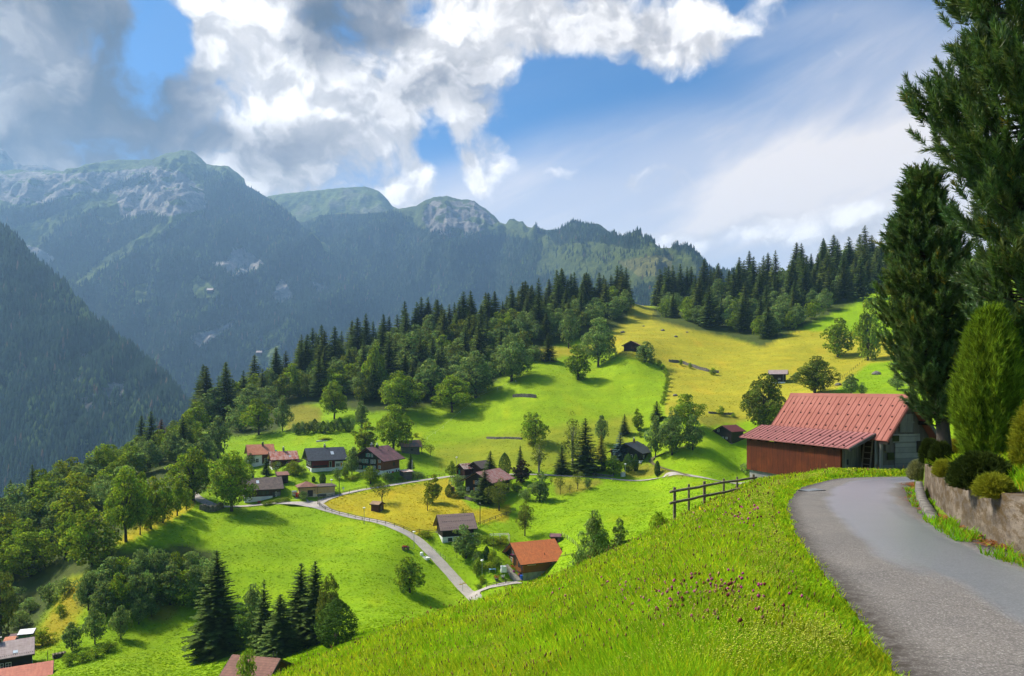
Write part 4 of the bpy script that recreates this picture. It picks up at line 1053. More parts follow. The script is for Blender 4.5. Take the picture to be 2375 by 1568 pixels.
# --- pale orange roof house, rusty roof house
h = House('house', 'pale house with plain salmon orange roof and dark chimney', 'house', zz('C',385,445), 'LF', 27, 8.0, 7.2, 4.6, 38, PLASTER, R_PALEO, (1.0, PLASTER), oe=.6, og=.7)
h.win('F', 1.6, 1.6, .9, 1.3, None, WHITEP, 1); h.win('F', -1.4, 1.6, .9, 1.3, None, WHITEP, 1); h.win('L', 0, 4.2, .9, 1.1, None, WHITEP, 1); h.win('L', -1.8, 2, .9, 1.1, None, WHITEP, 1); h.panel('wood_front', 'F', .2, 3.9, .9, 4.2, W_BROWN, .02)
h.chimney(.9, -.6, .6, 1.2, DARKM, True, False)
h = House('house', 'low house with streaky rusted red sheet roof', 'house', zz('C',840,500), 'LF', 27, 8.0, 6.4, 3.6, 34, W_DARKR, R_RUST, (.8, PLASTER), oe=.6, og=.7)
h.win('F', 1.2, 1.4, .9, 1.1, None, WHITEP, 1); h.win('F', -2.0, 1.4, .9, 1.1, None, WHITEP, 1); h.win('L', .0, 3.4, .8, .9, None, WHITEP, 1); h.win('L', -1.6, 1.6, .8, .9, None, WHITEP, 1); h.chimney(.2, .2, .6, 1.1); h.skylight(1.9, -2.4, .7, .6)
MB().hexa([(1.0,-5.3,1.7),(5.2,-5.3,1.7),(5.2,-3.22,2.7),(1.0,-3.22,2.7),(1.0,-5.3,1.85),(5.2,-5.3,1.85),(5.2,-3.22,2.85),(1.0,-3.22,2.85)]).build('porch_roof', R_BRICK, h.root)
# --- small brown shed behind, tiled shed, hut, tin shed
h = House('shed', 'small plain brown shed behind the shingle roofed house', 'shed', zz('C',950,800), 'LF', 27, 3.0, 2.6, 2.9, 14, W_MID, R_TERRA, oe=.35, og=.35, single=True); h.door('F', .3, .1, .9, 1.9, DARKW)
h = House('barn', 'old grey shed with half mossy tiled roof beside the tall ash', 'barn', zz('B',1700,330), 'LF', 20, 6.2, 4.6, 2.6, 36, W_GREY, rusty('half_tiled_roof', (.15,.13,.12), (.40,.16,.10)), oe=.8, og=.8); h.win('F', .2, .9, .8, .6, None, DARKW, 0, .03, 1)
h = House('hay_hut', 'tiny hay hut of dark boards on the yellow field', 'hut', (zz(2,1606,1046)), 'RF', -28, 2.7, 2.3, 2.1, 26, W_BROWN, tiles('pale_shingles', (.36,.22,.12), (.24,.15,.09), .3, .3, .8), oe=.3, og=.3); h.door('R', 0, .1, .8, 1.6, W_GREY)
h = House('shed', 'grey tin shed with a flat rust streaked roof below the big chalet', 'shed', zz('B',1712,985), 'LF', 38, 3.2, 2.5, 2.2, 8, W_GREY, rusty('rust_white_roof', (.66,.58,.52), (.48,.17,.08)), oe=.4, og=.4, single=True); h.door('F', .2, 0, .9, 1.8, W_GREY)
# --- taupe roofed barn by the lane
h = House('barn', 'dark barn with long taupe sheet roof and white base beside the lane', 'barn', zz(3,404,1004), 'LF', 19, 8.4, 6.4, 3.9, 40, W_DARK, R_TAUPE, (1.5, PLASTER), oe=.9, og=.8)
h.win('F', -2.2, .35, 1.0, .8, None, DARKW, 2, .05); h.panel('lean_to_roof', 'L', .8, 3.6, 2.6, 2.8, W_GREY, 1.3); h.door('F', .6, 1.6, 1.4, 2.0, DARKW)
sh = MB()
for i in range(-9, 10):
    for yy in (-3.5, -1.9, -.6): sh.box(i*.48-.05, i*.48+.05, yy-.05, yy+.05, h.rz(yy)-.02, h.rz(yy)+.1)
sh.build('snow_guard', DARKM, h.roof)
# --- orange tiled chalet
OC = h = House('chalet', 'chalet with bright orange tiled roof, amber boards and concrete base', 'chalet', zz('A',618,972), 'LF', 24, 10.2, 10.6, 4.4, 33, W_ORANGE, R_ORANGE, (1.75, CONC), oe=.9, og=1.1)
h.panel('upper_boards', 'L', -5.28, 1.4, 2.3, 6.2, W_DARK, .02); h.panel('white_front', 'L', -5.28, .3, -.6, 2.25, PLASTER, .07)
for u in (-3.6, -1.4): h.win('L', u, 2.9, 1.0, 1.25, ORANGEP, WHITEP, 1)
h.win('L', -.4, 5.2, .9, 1.1, ORANGEP, WHITEP, 1); h.win('L', -3.8, .3, .9, 1.0, None, WHITEP, 1, .09); h.win('L', -1.3, .3, .9, 1.0, None, WHITEP, 1, .09)
h.door('L', 1.6, -.4, .9, 2.0, W_ORANGE); h.win('L', 3.0, 2.4, .9, 1.3, None, DARKW, 0); h.win('L', 4.5, 2.4, .8, 1.3, None, DARKW, 0); h.door('L', 3.9, -.4, 1.5, 2.1, W_BROWN)
bl = h.panel('balcony', 'L', 1.6, 5.2, 2.0, 2.9, W_ORANGE, .5); h.panel('balcony', 'L', -5.2, .4, 2.3, 2.9, W_DARK, .75)
FLOW = mat('magenta_blooms', (.50,.02,.28), .7, .3, 9); REDF = mat('scarlet_blooms', (.62,.015,.01), .7, .3, 9)
def blossom(parent, c, m, n=26, r=(.5,.25,.25), name='flower_box'):
    b = MB(); rr = random.Random(int(abs(c[0]*97+c[1]*31+c[2]*7)*10)); 
    for i in range(n):
        x, y, z = (rr.uniform(-1,1)*r[0]+c[0], rr.uniform(-1,1)*r[1]+c[1], rr.uniform(-1,1)*r[2]+c[2]); q = rr.uniform(.05,.11)
        b.lathe([(.01,-q),(q,0),(.01,q)], 5, (x,y,z))
    return b.build(name, m, parent)
for u, z, m in ((-3.6,2.75,FLOW),(-1.4,2.75,FLOW),(-.4,5.05,FLOW),(1.0,2.6,REDF),(-2.4,2.5,FLOW)): blossom(h.root, h.P('L', u, z, .9 if z < 5 else .3), m, 30, (.25,.7,.22))
h.win('F', -2.9, 3.55, 2.0, .42, None, WHITEP, 0, .03, 1); h.win('F', 3.4, 3.55, 1.4, .42, None, WHITEP, 0, .03, 1); h.pipe(1.2, -4.2, .5)
# --- cluster in the middle
h = House('barn', 'small dark barn with patchy rust roof and a teal door above the garden', 'barn', zz('D',640,590), 'LF', 40, 4.6, 4.6, 3.6, 30, W_DARKR, R_RUST2, (1.4, STONE), oe=.5, og=.6); h.door('L', -.6, 1.6, .9, 1.5, GREENP)
h = House('barn', 'dark red barn with ribbed grey brown roof behind the tall spruce', 'barn', zz('D',1030,600), 'LF', 55, 6.0, 5.2, 4.2, 33, W_DARKR, tiles('ribbed_grey_roof', (.16,.115,.10), (.10,.07,.065), .5, .6), oe=.7, og=.8); h.door('L', .2, .2, 1.6, 2.0, W_DARKR)
h14 = h = House('chalet', 'almost black chalet with orange shutters half hidden by spruces', 'chalet', zz('D',660,935), 'LB', 60, 11.5, 9.2, 4.6, 27, W_DARK, rusty('pale_rust_roof', (.36,.24,.22), (.30,.09,.06)), (.5, STONE), oe=1.2, og=1.3)
for u in (-.6, .5): h.win('L', u, 3.4, .7, 1.0, None, WHITEP, 1); h.win('L', u, 1.2, .7, 1.1, None, WHITEP, 1)
h.win('L', -3.6, 1.3, .8, .9, None, WHITEP, 1)
for u in (-1.35, 1.2): h.panel('shutter', 'L', u-.3, u+.3, 3.35, 4.45, ORANGEP, .1); h.panel('shutter', 'L', u-.25, u+.25, 1.2, 2.3, ORANGEP, .1)
h.win('L', 1.9, 1.2, .7, 1.1, None, WHITEP, 1); h.panel('awning', 'L', -.4, 2.2, .45, .6, GREENP, .9)
# --- dark chalet with the wide charcoal roof
h = House('chalet', 'dark chalet under a wide charcoal roof behind the blue spruce', 'chalet', zz('E',1050,600), 'LF', 58, 9.5, 11.6, 3.6, 27, W_DARK, tiles('charcoal_roof', (.055,.055,.065), (.040,.040,.048), .4, .5, .55), (.8, PLASTER), oe=1.0, og=1.2)
h.win('L', -3.9, 1.4, 1.5, 1.3, None, WHITEP, 1); h.win('L', -1.2, 1.4, 1.2, 1.2, None, WHITEP, 1); h.win('L', 1.8, 1.4, 1.2, 1.2, None, WHITEP, 1); h.win('F', -2.6, 1.4, 1.0, 1.1, None, WHITEP, 1); h.chimney(1.6, -.4, .6, 1.2, BRICK)
MB().hexa([(2.6,-5.8,3.0),(9.0,-5.8,3.0),(9.0,-1.5,5.5),(2.6,-1.5,5.5),(2.6,-5.8,3.2),(9.0,-5.8,3.2),(9.0,-1.5,5.7),(2.6,-1.5,5.7)]).build('wing_roof', MATS['charcoal_roof'], h.root)
MB().box(4.76, 8.4, -5.2, -1.6, -3, 3.05).build('wing_wall', W_DARK, h.root)
# --- hillside barns
h = House('barn', 'dark wooden barn with dull red sheet roof and three small low windows', 'barn', zz(4,1040,945), 'LF', 38, 7.2, 7.0, 4.6, 27, W_DARK, R_REDM, (.35, STONE), oe=.7, og=.8)
for u in (-1.7, -.1, 1.5): h.win('L', u, 1.8, .7, .6, None, WHITEP, 1, .03, 1)
h.win('L', -2.1, 4.2, .7, 1.1, None, WHITEP, 0); h.panel('side_porch', 'L', -4.5, -3.55, 2.6, 4.6, W_DARKR, -.3)
h = House('barn', 'brown barn on stilts high on the dry meadow', 'barn', zz(4,303,218), 'LF', 68, 6.4, 7.4, 3.8, 27, W_DARKR, R_TERRA, oe=1.0, og=.9, group=None); h.door('L', .6, 1.6, 1.3, 1.4, W_BROWN); h.panel('gallery', 'L', -3.6, 3.6, 1.2, 1.5, W_DARK, .8)
h = House('barn', 'lone dark hay barn with pinkish roof below the right hand wood', 'barn', zz(4,1466,462), 'RF', -24, 6.0, 5.2, 4.2, 28, W_DARK, R_LILAC, (.6, PLASTER), oe=.9, og=1.0); h.win('F', .6, 1.6, .8, .6, None, WHITEP, 1, .03, 1); MB().tube([(2.2,-2.7,0),(2.2,-2.7,4)], .06, 6).build('drain_pipe', METAL, h.root)
# --- lower left corner
h = House('house', 'dark timber house with pale mauve roof and twin chimneys in the corner', 'house', zz('F',610,1085), 'RF', 33, 12.0, 6.8, 2.9, 24, W_DARK, R_LILAC, (.2, PLASTER), oe=.6, og=.35)
for u in (2.6, 1.5, .4, -2.8): h.win('F', u, 1.0, .75, .85, None, WHITEP, 1)
h.chimney(.4, .2, .55, .9, BRICK, True, False); h.chimney(1.2, .1, .55, .75, BRICK, True, False); h.skylight(3.6, -2.9, .7, .6)
sg_ = MB()
for i in range(40): sg_.box(-6+i*.31-.04, -6+i*.31+.04, -3.55, -3.45, h.rz(-3.5)-.02, h.rz(-3.5)+.08)
sg_.build('snow_guard', DARKM, h.roof)
h = House('shed', 'shed under a faded brick red sheet roof at the bottom edge', 'shed', zz('F',960,1200), 'RF', 30, 8.0, 3.6, 2.0, 20, W_DARK, R_BRICK, oe=.5, og=.3, single=True, zoff=-2.4)
h = House('shed', 'little glazed garden shed with a white sheet roof', 'greenhouse', zz('F',345,715), 'LF', 20, 2.3, 1.9, 2.7, 10, mat('teal_glazing', (.05,.13,.12), .2, .2, 2, bump=0), WHITEP, oe=.15, og=.15, single=True)
for u in (-.7, 0, .7): h.win('F', u, .5, .5, .9, None, DARKM, 0)
for q, (zx, zy, lab) in enumerate(((75,680,'low garden hutch with an orange roof'), (178,618,'low garden hutch with a reddish lid roof'))):
    House('hutch', lab, 'hutch', zz('F',zx,zy), 'LF', 20, 1.6, 1.3, 1.1, 14, W_GREY, R_PALEO if q == 0 else R_PINK, oe=.15, og=.15, single=True)
p = zz(7,1455,1560); h = House('house', 'house showing only its dusky red tiled roof behind the brow', 'house', (p[0], 1590), 'C', -12, 6.0, 7.0, 1.6, 30, W_BROWN, R_TERRA, oe=.6, og=.5, depth=97); h.win('F', 0, .3, .9, 1.0, None, WHITEP, 1); h.pipe(2.3, .4, .9); h.pipe(2.7, .5, .9)
# --- chicken coop, far huts
h = House('chicken_coop', 'chicken coop on legs with a mauve roof in the wired run', 'chicken coop', zz('A',970,520), 'LF', -8, 2.5, 1.7, 2.2, 30, WOODP, R_PINK, oe=.3, og=.2, deep=0); h.panel('yellow_front', 'F', -.9, 1.0, .15, .95, W_ORANGE, .3); h.door('F', .2, 1.1, .7, .8, DARKW, .06)
MB().bar((.6,-1.2,.5),(1.5,-2.4,-.2), .35, .06).build('ramp', WOODP, h.root)
# ------------------------------------------------------------------ trees
BARK = mat('bark', (.085,.065,.05), .95, .4, 3, (1,1,.3), c2=(.035,.028,.022), bump=.8, bdist=.03)
BARKL = mat('pale_bark', (.42,.40,.36), .9, .5, 3, (1,1,1.5), c2=(.10,.09,.08))
L_DEC = leafmat('broad_leaves', (.16,.285,.026), (.235,.34,.03), .48)
L_DEC2 = leafmat('cool_leaves', (.15,.26,.08), (.20,.30,.09), .46)
L_YEL = leafmat('yellowish_leaves', (.19,.29,.022), (.25,.31,.025), .42)
L_OLV = leafmat('olive_leaves', (.125,.185,.03), (.16,.205,.03), .38)
L_SPR = leafmat('spruce_needles', (.062,.110,.028), (.095,.135,.030), .3)
L_SPR2 = leafmat('olive_spruce_needles', (.085,.125,.028), (.12,.15,.03), .3)
L_BLUE = leafmat('blue_spruce_needles', (.06,.11,.12), (.09,.15,.155), .15)
L_GOLD = leafmat('golden_cypress', (.22,.23,.02), (.28,.26,.025), .3)
L_COP = leafmat('copper_leaves', (.035,.022,.016), (.05,.032,.02), .25)
L_DEAD = leafmat('dying_needles', (.13,.065,.04), (.10,.055,.035), .2)
L_THUJ = leafmat('thuja_sprays', (.06,.12,.02), (.085,.145,.024), .25)
def cards(C, Nn, size, asp, rg, up=.0):
    """small leaf faces: centre, facing, size -> quads"""
    n = len(C); Nn = Nn/np.linalg.norm(Nn, axis=1)[:,None]
    r = rg.normal(size=(n,3)); r -= Nn*(r*Nn).sum(1)[:,None]; r /= np.linalg.norm(r, axis=1)[:,None]
    q = np.cross(Nn, r); s = size[:,None]
    V = np.stack([C-r*s*.5, C+q*s*asp*.5+r*s*.05, C+r*s*.5, C-q*s*asp*.5+r*s*.05], 1)
    return V
def deciduous(seed, H=12.0, wid=.8, crown0=.10, nl=20, nleaf=3600, leaf=.56, sparse=0.0, droop=0.0, lumps=.30):
    rg = np.random.default_rng(seed)
    rx = H*wid/2; zc0, zc1 = H*crown0, H; cz = zc0+(zc1-zc0)*.46; rz = (zc1-zc0)/2
    skew = rg.normal(size=2)*.08*rx
    lob = []
    for i in range(nl):
        f = (i+.5)/nl; d3 = 1-2*f; a = i*2.39996+rg.normal()*.35; rr_ = math.sqrt(max(0,1-d3*d3)); d = np.array([rr_*math.cos(a), rr_*math.sin(a), d3])
        k = rg.uniform(.50, .90)
        prof = (1.0-.32*max(0, d[2])-.12*max(0,-d[2]))*rg.uniform(.62,1.2)
        c = np.array([d[0]*rx*k*prof+skew[0]*max(d[2],0), d[1]*rx*k*prof+skew[1]*max(d[2],0), cz+d[2]*(rz*1.04 if d[2] > 0 else rz*1.0)*k]); r = rx*lumps*rg.uniform(.5, 1.35)*(1.1-.25*abs(d[2])); lob.append((c, r))
    lob.append((np.array([skew[0],skew[1],zc1-rx*.26]), rx*.27)); lob.append((np.array([0,0,cz]), rx*.45))
    vol = np.array([r**2 for c, r in lob]); vol[-1] *= .5; pick = rg.choice(len(lob), nleaf, p=vol/vol.sum())
    d = rg.normal(size=(nleaf,3)); d /= np.linalg.norm(d, axis=1)[:,None]; d[:,2] = np.abs(d[:,2])*np.where(rg.uniform(size=nleaf)<.70, 1, -1)
    cc = np.array([l[0] for l in lob])[pick]; rr = np.array([l[1] for l in lob])[pick]
    rad = rr*(1-np.abs(rg.normal(size=nleaf))*.20+.06)
    C = cc + d*rad[:,None]*np.array([1.15,1.15,.80])
    if droop: C[:,2] -= droop*np.hypot(C[:,0],C[:,1])**1.3*rg.uniform(.3,1.0,nleaf)
    C[:,2] = np.maximum(C[:,2], zc0*.5+rg.uniform(0,.6,nleaf))
    g = fbm(C[:,0]/(rx*.30)+seed, C[:,1]/(rx*.30), C[:,2]/(rx*.30), 2)
    keep = g > -.15+sparse; C = C[keep]; d = d[keep]; pick = pick[keep]; n = len(C)
    Nn = d*.8+rg.normal(size=(n,3))*.65+np.array([0,0,.35])
    V = cards(C, Nn, leaf*rg.uniform(.5,1.45,n), .8, rg)
    lt = rg.uniform(.72,1.28,len(lob))[pick]
    tone = (rg.uniform(.55,1.4,n)*lt)[:,None]*np.stack([rg.uniform(.85,1.3,n), np.ones(n), np.ones(n)],1)
    colr = np.repeat(tone[:,None], 4, 1).reshape(-1,3)
    me = mesh_np('crown', V.reshape(-1,3), np.arange(n*4).reshape(-1,4), None, colr)
    b = MB(); tr = H*.022
    top = np.array([rg.normal()*.2, rg.normal()*.2, H*.72])
    b.tube([(0,0,-1.2),(0,0,.05),(rg.normal()*.06,rg.normal()*.06,H*.2),(top[0]*.6,top[1]*.6,H*.45),top], [tr*1.9,tr*1.35,tr,tr*.7,tr*.2], 8)
    for c, r in lob[:max(9, int(nl*.7))]:
        s0 = H*rg.uniform(.12,.36); m = np.array([c[0]*.45,c[1]*.45,s0+(c[2]-s0)*.55])
        b.tube([(0,0,s0),m,c], [tr*.45,tr*.28,tr*.08], 5)
    return me, b
def bare_tree(seed, H, wid, nleaf, leaf):
    return deciduous(seed, H, wid, .28, 16, nleaf, leaf, .12, .0, .36)
def spruce(seed, H=20.0, wid=.36, nlay=40, z0=.04, card=1.0, irr=.18, up=False, blue=False):
    rg = np.random.default_rng(seed); Rm = H*wid/2
    V = []; tone = []
    for i in range(nlay):
        f = (i+rg.uniform(-.3,.3))/nlay; f = min(max(f,0),1); z = H*(z0+(1-z0)*f)
        env = Rm*(1-f)**.82*(.78+.22*min(1, f*7)) + Rm*.03
        nb = int(6+7*(1-f)+rg.integers(0,2))
        a0 = rg.uniform(0,6.28)
        for k in range(nb):
            a = a0+2*math.pi*k/nb+rg.normal()*.22; Lb = env*rg.uniform(1-irr*2.2, 1+irr)
            if rg.uniform() < .05: continue
            dr = (-.34*(1-f)**.7 + .42*f*f)+rg.normal()*.07; z = H*(z0+(1-z0)*min(.985,max(0,f+rg.uniform(-.9,.9)/nlay)))
            dx, dy = math.cos(a), math.sin(a)
            ns = max(2, int(Lb/(.62*card))); tn = rg.uniform(.6,1.35)
            for j in range(ns+1):
                t = (j+.35)/(ns+.6); r = Lb*t
                c = np.array([dx*r, dy*r, z+dr*Lb*t+ .16*Lb*t*t*(1-f)])
                w = Lb*.26*(1-.55*t)*rg.uniform(.6,1.25)+.10; hl = min(.95, .26+.12*Lb)*card*rg.uniform(.6,1.3)
                # a fan lying along the branch, with hanging side sprays
                s = np.array([-dy,dx,0]); fw = np.array([dx,dy,dr*.8]); ln = Lb/(ns+.6)*1.35
                j1, j2 = rg.uniform(.6,1.3,2)
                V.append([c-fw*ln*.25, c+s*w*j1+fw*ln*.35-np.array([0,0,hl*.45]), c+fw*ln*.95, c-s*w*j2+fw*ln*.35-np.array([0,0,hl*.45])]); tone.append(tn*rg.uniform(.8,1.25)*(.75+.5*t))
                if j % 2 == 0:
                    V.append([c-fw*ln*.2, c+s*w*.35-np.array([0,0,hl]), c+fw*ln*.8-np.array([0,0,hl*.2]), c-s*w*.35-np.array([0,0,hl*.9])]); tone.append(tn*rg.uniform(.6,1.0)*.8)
    n = len(V); V = np.array(V)
    # leader
    colr = np.repeat((np.array(tone)[:,None]*np.ones(3))[:,None], 4, 1).reshape(-1,3)
    me = mesh_np('crown', V.reshape(-1,3), np.arange(n*4).reshape(-1,4), None, colr)
    b = MB().tube([(0,0,-1.2),(0,0,H*.02),(0,0,H*.5),(0,0,H*1.0)], [H*.018,H*.014,H*.008,.03], 7)
    return me, b
def columnar(seed, H=3.0, wid=.35, n=2200, leaf=.16, power=.55):
    rg = np.random.default_rng(seed)
    f = rg.uniform(0,1,n); a = rg.uniform(0,6.28,n)
    prof = np.sin(np.clip(f*.86+.14,0,1)*math.pi)**power
    lump = 1+.22*fbm(np.cos(a)*1.6+seed, np.sin(a)*1.6, f*4, 3)
    r = H*wid/2*prof*lump*np.sqrt(rg.uniform(.55,1,n))
    C = np.stack([r*np.cos(a), r*np.sin(a), H*(.02+.98*f)], 1)
    Nn = np.stack([np.cos(a), np.sin(a), np.full(n,.25)], 1)+rg.normal(size=(n,3))*.5
    up = np.tile([0,0,1.0],(n,1))+Nn*.3+rg.normal(size=(n,3))*.3
    V = cards(C, Nn, leaf*rg.uniform(.6,1.5,n), .55, rg)
    tone = rg.uniform(.6,1.35,n)
    me = mesh_np('crown', V.reshape(-1,3), np.arange(n*4).reshape(-1,4), None, np.repeat((tone[:,None]*np.ones(3))[:,None],4,1).reshape(-1,3))
    b = MB().tube([(0,0,-.8),(0,0,H*.3)], H*.03, 6)
    return me, b
PROTO = {}
def proto(key, fn, leafm, barkm=BARK):
    """crown mesh plus trunk mesh for a kind; each leaf material gets its own copy"""
    me, b = fn; me.materials.clear(); me.materials.append(leafm)
    PROTO.setdefault(key, []).append((me, b.mesh('trunk', barkm, True), float(np.array([v.co.z for v in me.vertices]).max()), None))
def variants(key, base, leafm):
    for me, tr, H, _ in PROTO[base]:
        m2 = me.copy(); m2.materials.clear(); m2.materials.append(leafm); PROTO.setdefault(key, []).append((m2, tr, H, None))
for s in range(6): proto('dec', deciduous(100+s, 12, [.85,.95,.75,1.0,.8,.9][s], [.0,.05,.0,.03,.0,.06][s], [26,30,24,32,28,26][s], 4800, .56), L_DEC)
variants('decc', 'dec', L_DEC2); variants('decy', 'dec', L_YEL); variants('deco', 'dec', L_OLV); variants('copper', 'dec', L_COP)
for s in range(3): proto('big', deciduous(130+s, 16, [.95,.85,.9][s], .05, 46, 12000, .48, -.02, 0, .25), L_DEC)
variants('bigc', 'big', L_DEC2); variants('bigo', 'big', L_OLV)
for s in range(3): proto('apple', bare_tree(140+s, 6, 1.05, 1500, .28), L_OLV)
for s in range(2): proto('birch', deciduous(150+s, 14, .42, .12, 22, 3200, .30, .05, .10, .36), L_OLV, BARKL)
for s in range(2): proto('willow', deciduous(160+s, 12, .85, .14, 22, 5200, .36, .0, .07, .32), L_OLV)
for s in range(4): proto('bush', deciduous(170+s, 4, 1.15, .0, 16, 2200, .27, -.03, 0, .38), L_DEC)
variants('bushc', 'bush', L_DEC2); variants('bushy', 'bush', L_YEL)
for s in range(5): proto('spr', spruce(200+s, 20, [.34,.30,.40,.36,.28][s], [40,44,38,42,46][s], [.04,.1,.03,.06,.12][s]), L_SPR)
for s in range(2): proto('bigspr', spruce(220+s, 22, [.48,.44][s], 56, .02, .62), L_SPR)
proto('blue', spruce(230, 12, .50, 34, .02, .6), L_BLUE)
variants('dead', 'spr', L_DEAD); variants('sprl', 'spr', L_SPR2)
for s in range(2): proto('thuja', columnar(240+s), L_THUJ)
for s in range(2): proto('cone', columnar(250+s, 10, .52, 4200, .34, .75), L_THUJ)
variants('gold', 'spr', L_GOLD)
TREES = []
def tree(kind, px, base, top, wpx, label, cat='tree', name=None, group=None, depth=None, parts=True, var=None, ymin=60, loc=None, sink=0.0, rj=None):
    p = loc if loc is not None else (ground(px, base, ymin) if depth is None else at(px, depth))
    hgt = (base-top)/F*p[1]; w = wpx/F*p[1]
    if depth is not None: hgt = -(top-HY)/F*p[1]-p[2]
    rr = random.Random(int(px*13+base*7+top))
    P_ = PROTO[kind]; i = rr.randrange(len(P_)) if var is None else var % len(P_)
    me, tr, H0, _ = P_[i]
    co = MESHW.setdefault(me.name, None)
    if co is None:
        a = np.empty(len(me.vertices)*3, np.float32); me.vertices.foreach_get('co', a); a = a.reshape(-1,3)
        co = (float(np.percentile(np.hypot(a[:,0],a[:,1]), 97))*2,); MESHW[me.name] = co
    sz = hgt/H0; sx = w/co[0]
    name = name or {'spr':'spruce','sprl':'spruce','bigspr':'spruce','blue':'blue_spruce','dead':'spruce','thuja':'thuja','cone':'cypress','gold':'golden_cypress','birch':'birch','apple':'fruit_tree','bush':'shrub','bushc':'shrub','bushy':'shrub','willow':'willow','copper':'copper_beech'}.get(kind, 'broadleaf_tree')
    if parts:
        o = empty(name, (p[0], p[1], p[2]-sink), rr.uniform(0, 6.28)); o.scale = (sx, sx, sz)
        link('trunk', tr, o); link('crown', me, o)
    else:
        o = link(name, me, None, (p[0], p[1], p[2]-sink)); o.rotation_euler = (0,0,rr.uniform(0,6.28)); o.scale = (sx, sx, sz)
    tag(o, label, cat, group); TREES.append(o)
    return o
MESHW = {}
# lower slope, in front of the village
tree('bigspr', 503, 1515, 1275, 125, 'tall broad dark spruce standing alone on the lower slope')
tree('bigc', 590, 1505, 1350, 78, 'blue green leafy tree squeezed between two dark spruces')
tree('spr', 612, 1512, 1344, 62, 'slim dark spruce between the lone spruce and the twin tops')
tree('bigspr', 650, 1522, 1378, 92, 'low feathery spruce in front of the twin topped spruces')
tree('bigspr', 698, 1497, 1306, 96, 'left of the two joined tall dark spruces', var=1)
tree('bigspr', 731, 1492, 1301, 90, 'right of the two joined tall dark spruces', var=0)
tree('bigo', 766, 1490, 1328, 64, 'thin olive tree leaning out behind the twin spruces')
tree('cone', 780, 1498, 1386, 96, 'rounded dense olive green conifer at the end of the spruce row')
tree('bush', 573, 1568, 1502, 56, 'leafy sapling poking up before the red tiled roof', depth=88)
tree('dec', 950, 1374, 1290, 75, 'round compact tree alone on the bright field below the lane', var=0)
tree('decc', 1081, 1294, 1214, 68, 'dense blue green tree in the garden of the orange chalet')
tree('willow', 1217, 1243, 1160, 48, 'drooping birch leaning beside the orange chalet', name='birch')
tree('thuja', 1128, 1297, 1266, 15, 'dark egg shaped thuja on the lawn by the orange chalet')
tree('bushc', 1107, 1310, 1279, 27, 'loose shrub on the lawn of the orange chalet')
tree('bigc', 1382, 1312, 1180, 84, 'large leafy bush rising behind the meadow brow', depth=66, var=1)
tree('decc', 1438, 1285, 1198, 52, 'narrower leafy bush beside the large one behind the brow', depth=68, var=2)
tree('bushc', 1345, 1320, 1268, 60, 'low spreading bramble bush beneath the large leafy bush', depth=60)
tree('bush', 1527, 1242, 1184, 60, 'dark bush at the low end of the rail fence', depth=50)
# road bend and the avenue along the field edge
tree('big', 537, 1186, 1042, 116, 'big spreading maple in front of the long shingle roofed house', var=0)
tree('big', 448, 1160, 1034, 112, 'big wide maple at the bend above the stone wall', var=1)
for i, (x, b, t, w, lab) in enumerate(((292,1256,1079,100,'tallest tree at the low end of the field edge row'),(325,1240,1092,56,'slim tree next to the tallest in the field edge row'),(350,1226,1101,58,'yellowish tree with a bare trunk in the field edge row'),(378,1212,1104,60,'two stemmed tree in the middle of the field edge row'),(411,1196,1109,52,'round tree with clear trunk near the upper end of the field edge row'),(432,1183,1120,30,'smallest tree ending the field edge row near the wall'))):
    tree(('big','dec','decy','dec','dec','dec')[i], x, b, t, w, lab, var=i)
# left margin
LM = [('dec',214,1312,1176,118,'wide bright tree left of the field edge row'),('big',70,1338,1233,128,'broad bright tree at the left edge above the thicket'),('dec',152,1296,1186,84,'upright green tree between the two broad ones on the left'),('decy',178,1232,1130,100,'pale yellow green tree on the left slope'),
 ('big',237,1135,1028,76,'tall rounded tree at the rim of the gorge'),('dec',245,1072,996,52,'smaller pale tree above the rim of the gorge'),('bigc',283,1200,1078,102,'large grey green tree above the field edge row'),('decy',146,1155,1065,58,'light crowned tree on the gorge rim'),('bigspr',75,1205,1077,44,'tall solitary spruce near the left edge'),('spr',24,1205,1112,40,'spruce at the far left edge'),
('spr',288,1030,984,26,'dark spruce above the rim, left of the brown one'),('spr',328,1050,958,40,'tall spruce of the group by the brown dying one'),('spr',350,1052,952,42,'tallest spruce of the group by the brown dying one'),('dead',374,1052,971,34,'brown dying spruce among green ones'),('spr',356,1078,1000,34,'spruce in front of the brown dying one'),('spr',424,1062,965,54,'dark spruce by the upper field corner'),('dec',108,1192,1098,44,'thin light tree beside the tall solitary spruce'),
 ('dec',390,1068,992,50,'pale ash behind the dark spruce'),('decc',330,1085,1010,52,'grey green tree below the spruce group'),('dec',455,1010,930,60,'round tree at the low corner of the big wood'),('decc',505,1062,962,60,'leafy tree beside the small bench on the upper field'),('decc',478,1075,1010,50,'low grey green tree near the upper field corner'),('dec',60,1290,1200,80,'tree half hidden at the left edge'),('decc',18,1262,1170,70,'shadowed tree at the left edge'),('decc',120,1260,1180,60,'shadowed tree behind the bright ones on the left'),('dec',10,1352,1262,60,'green tree cut by the left edge of the view'),('deco',2,1470,1322,60,'autumn tinted tree at the left edge')]
for k, px, b, t, w, lab in LM: tree(k, px, b, t, w, lab)
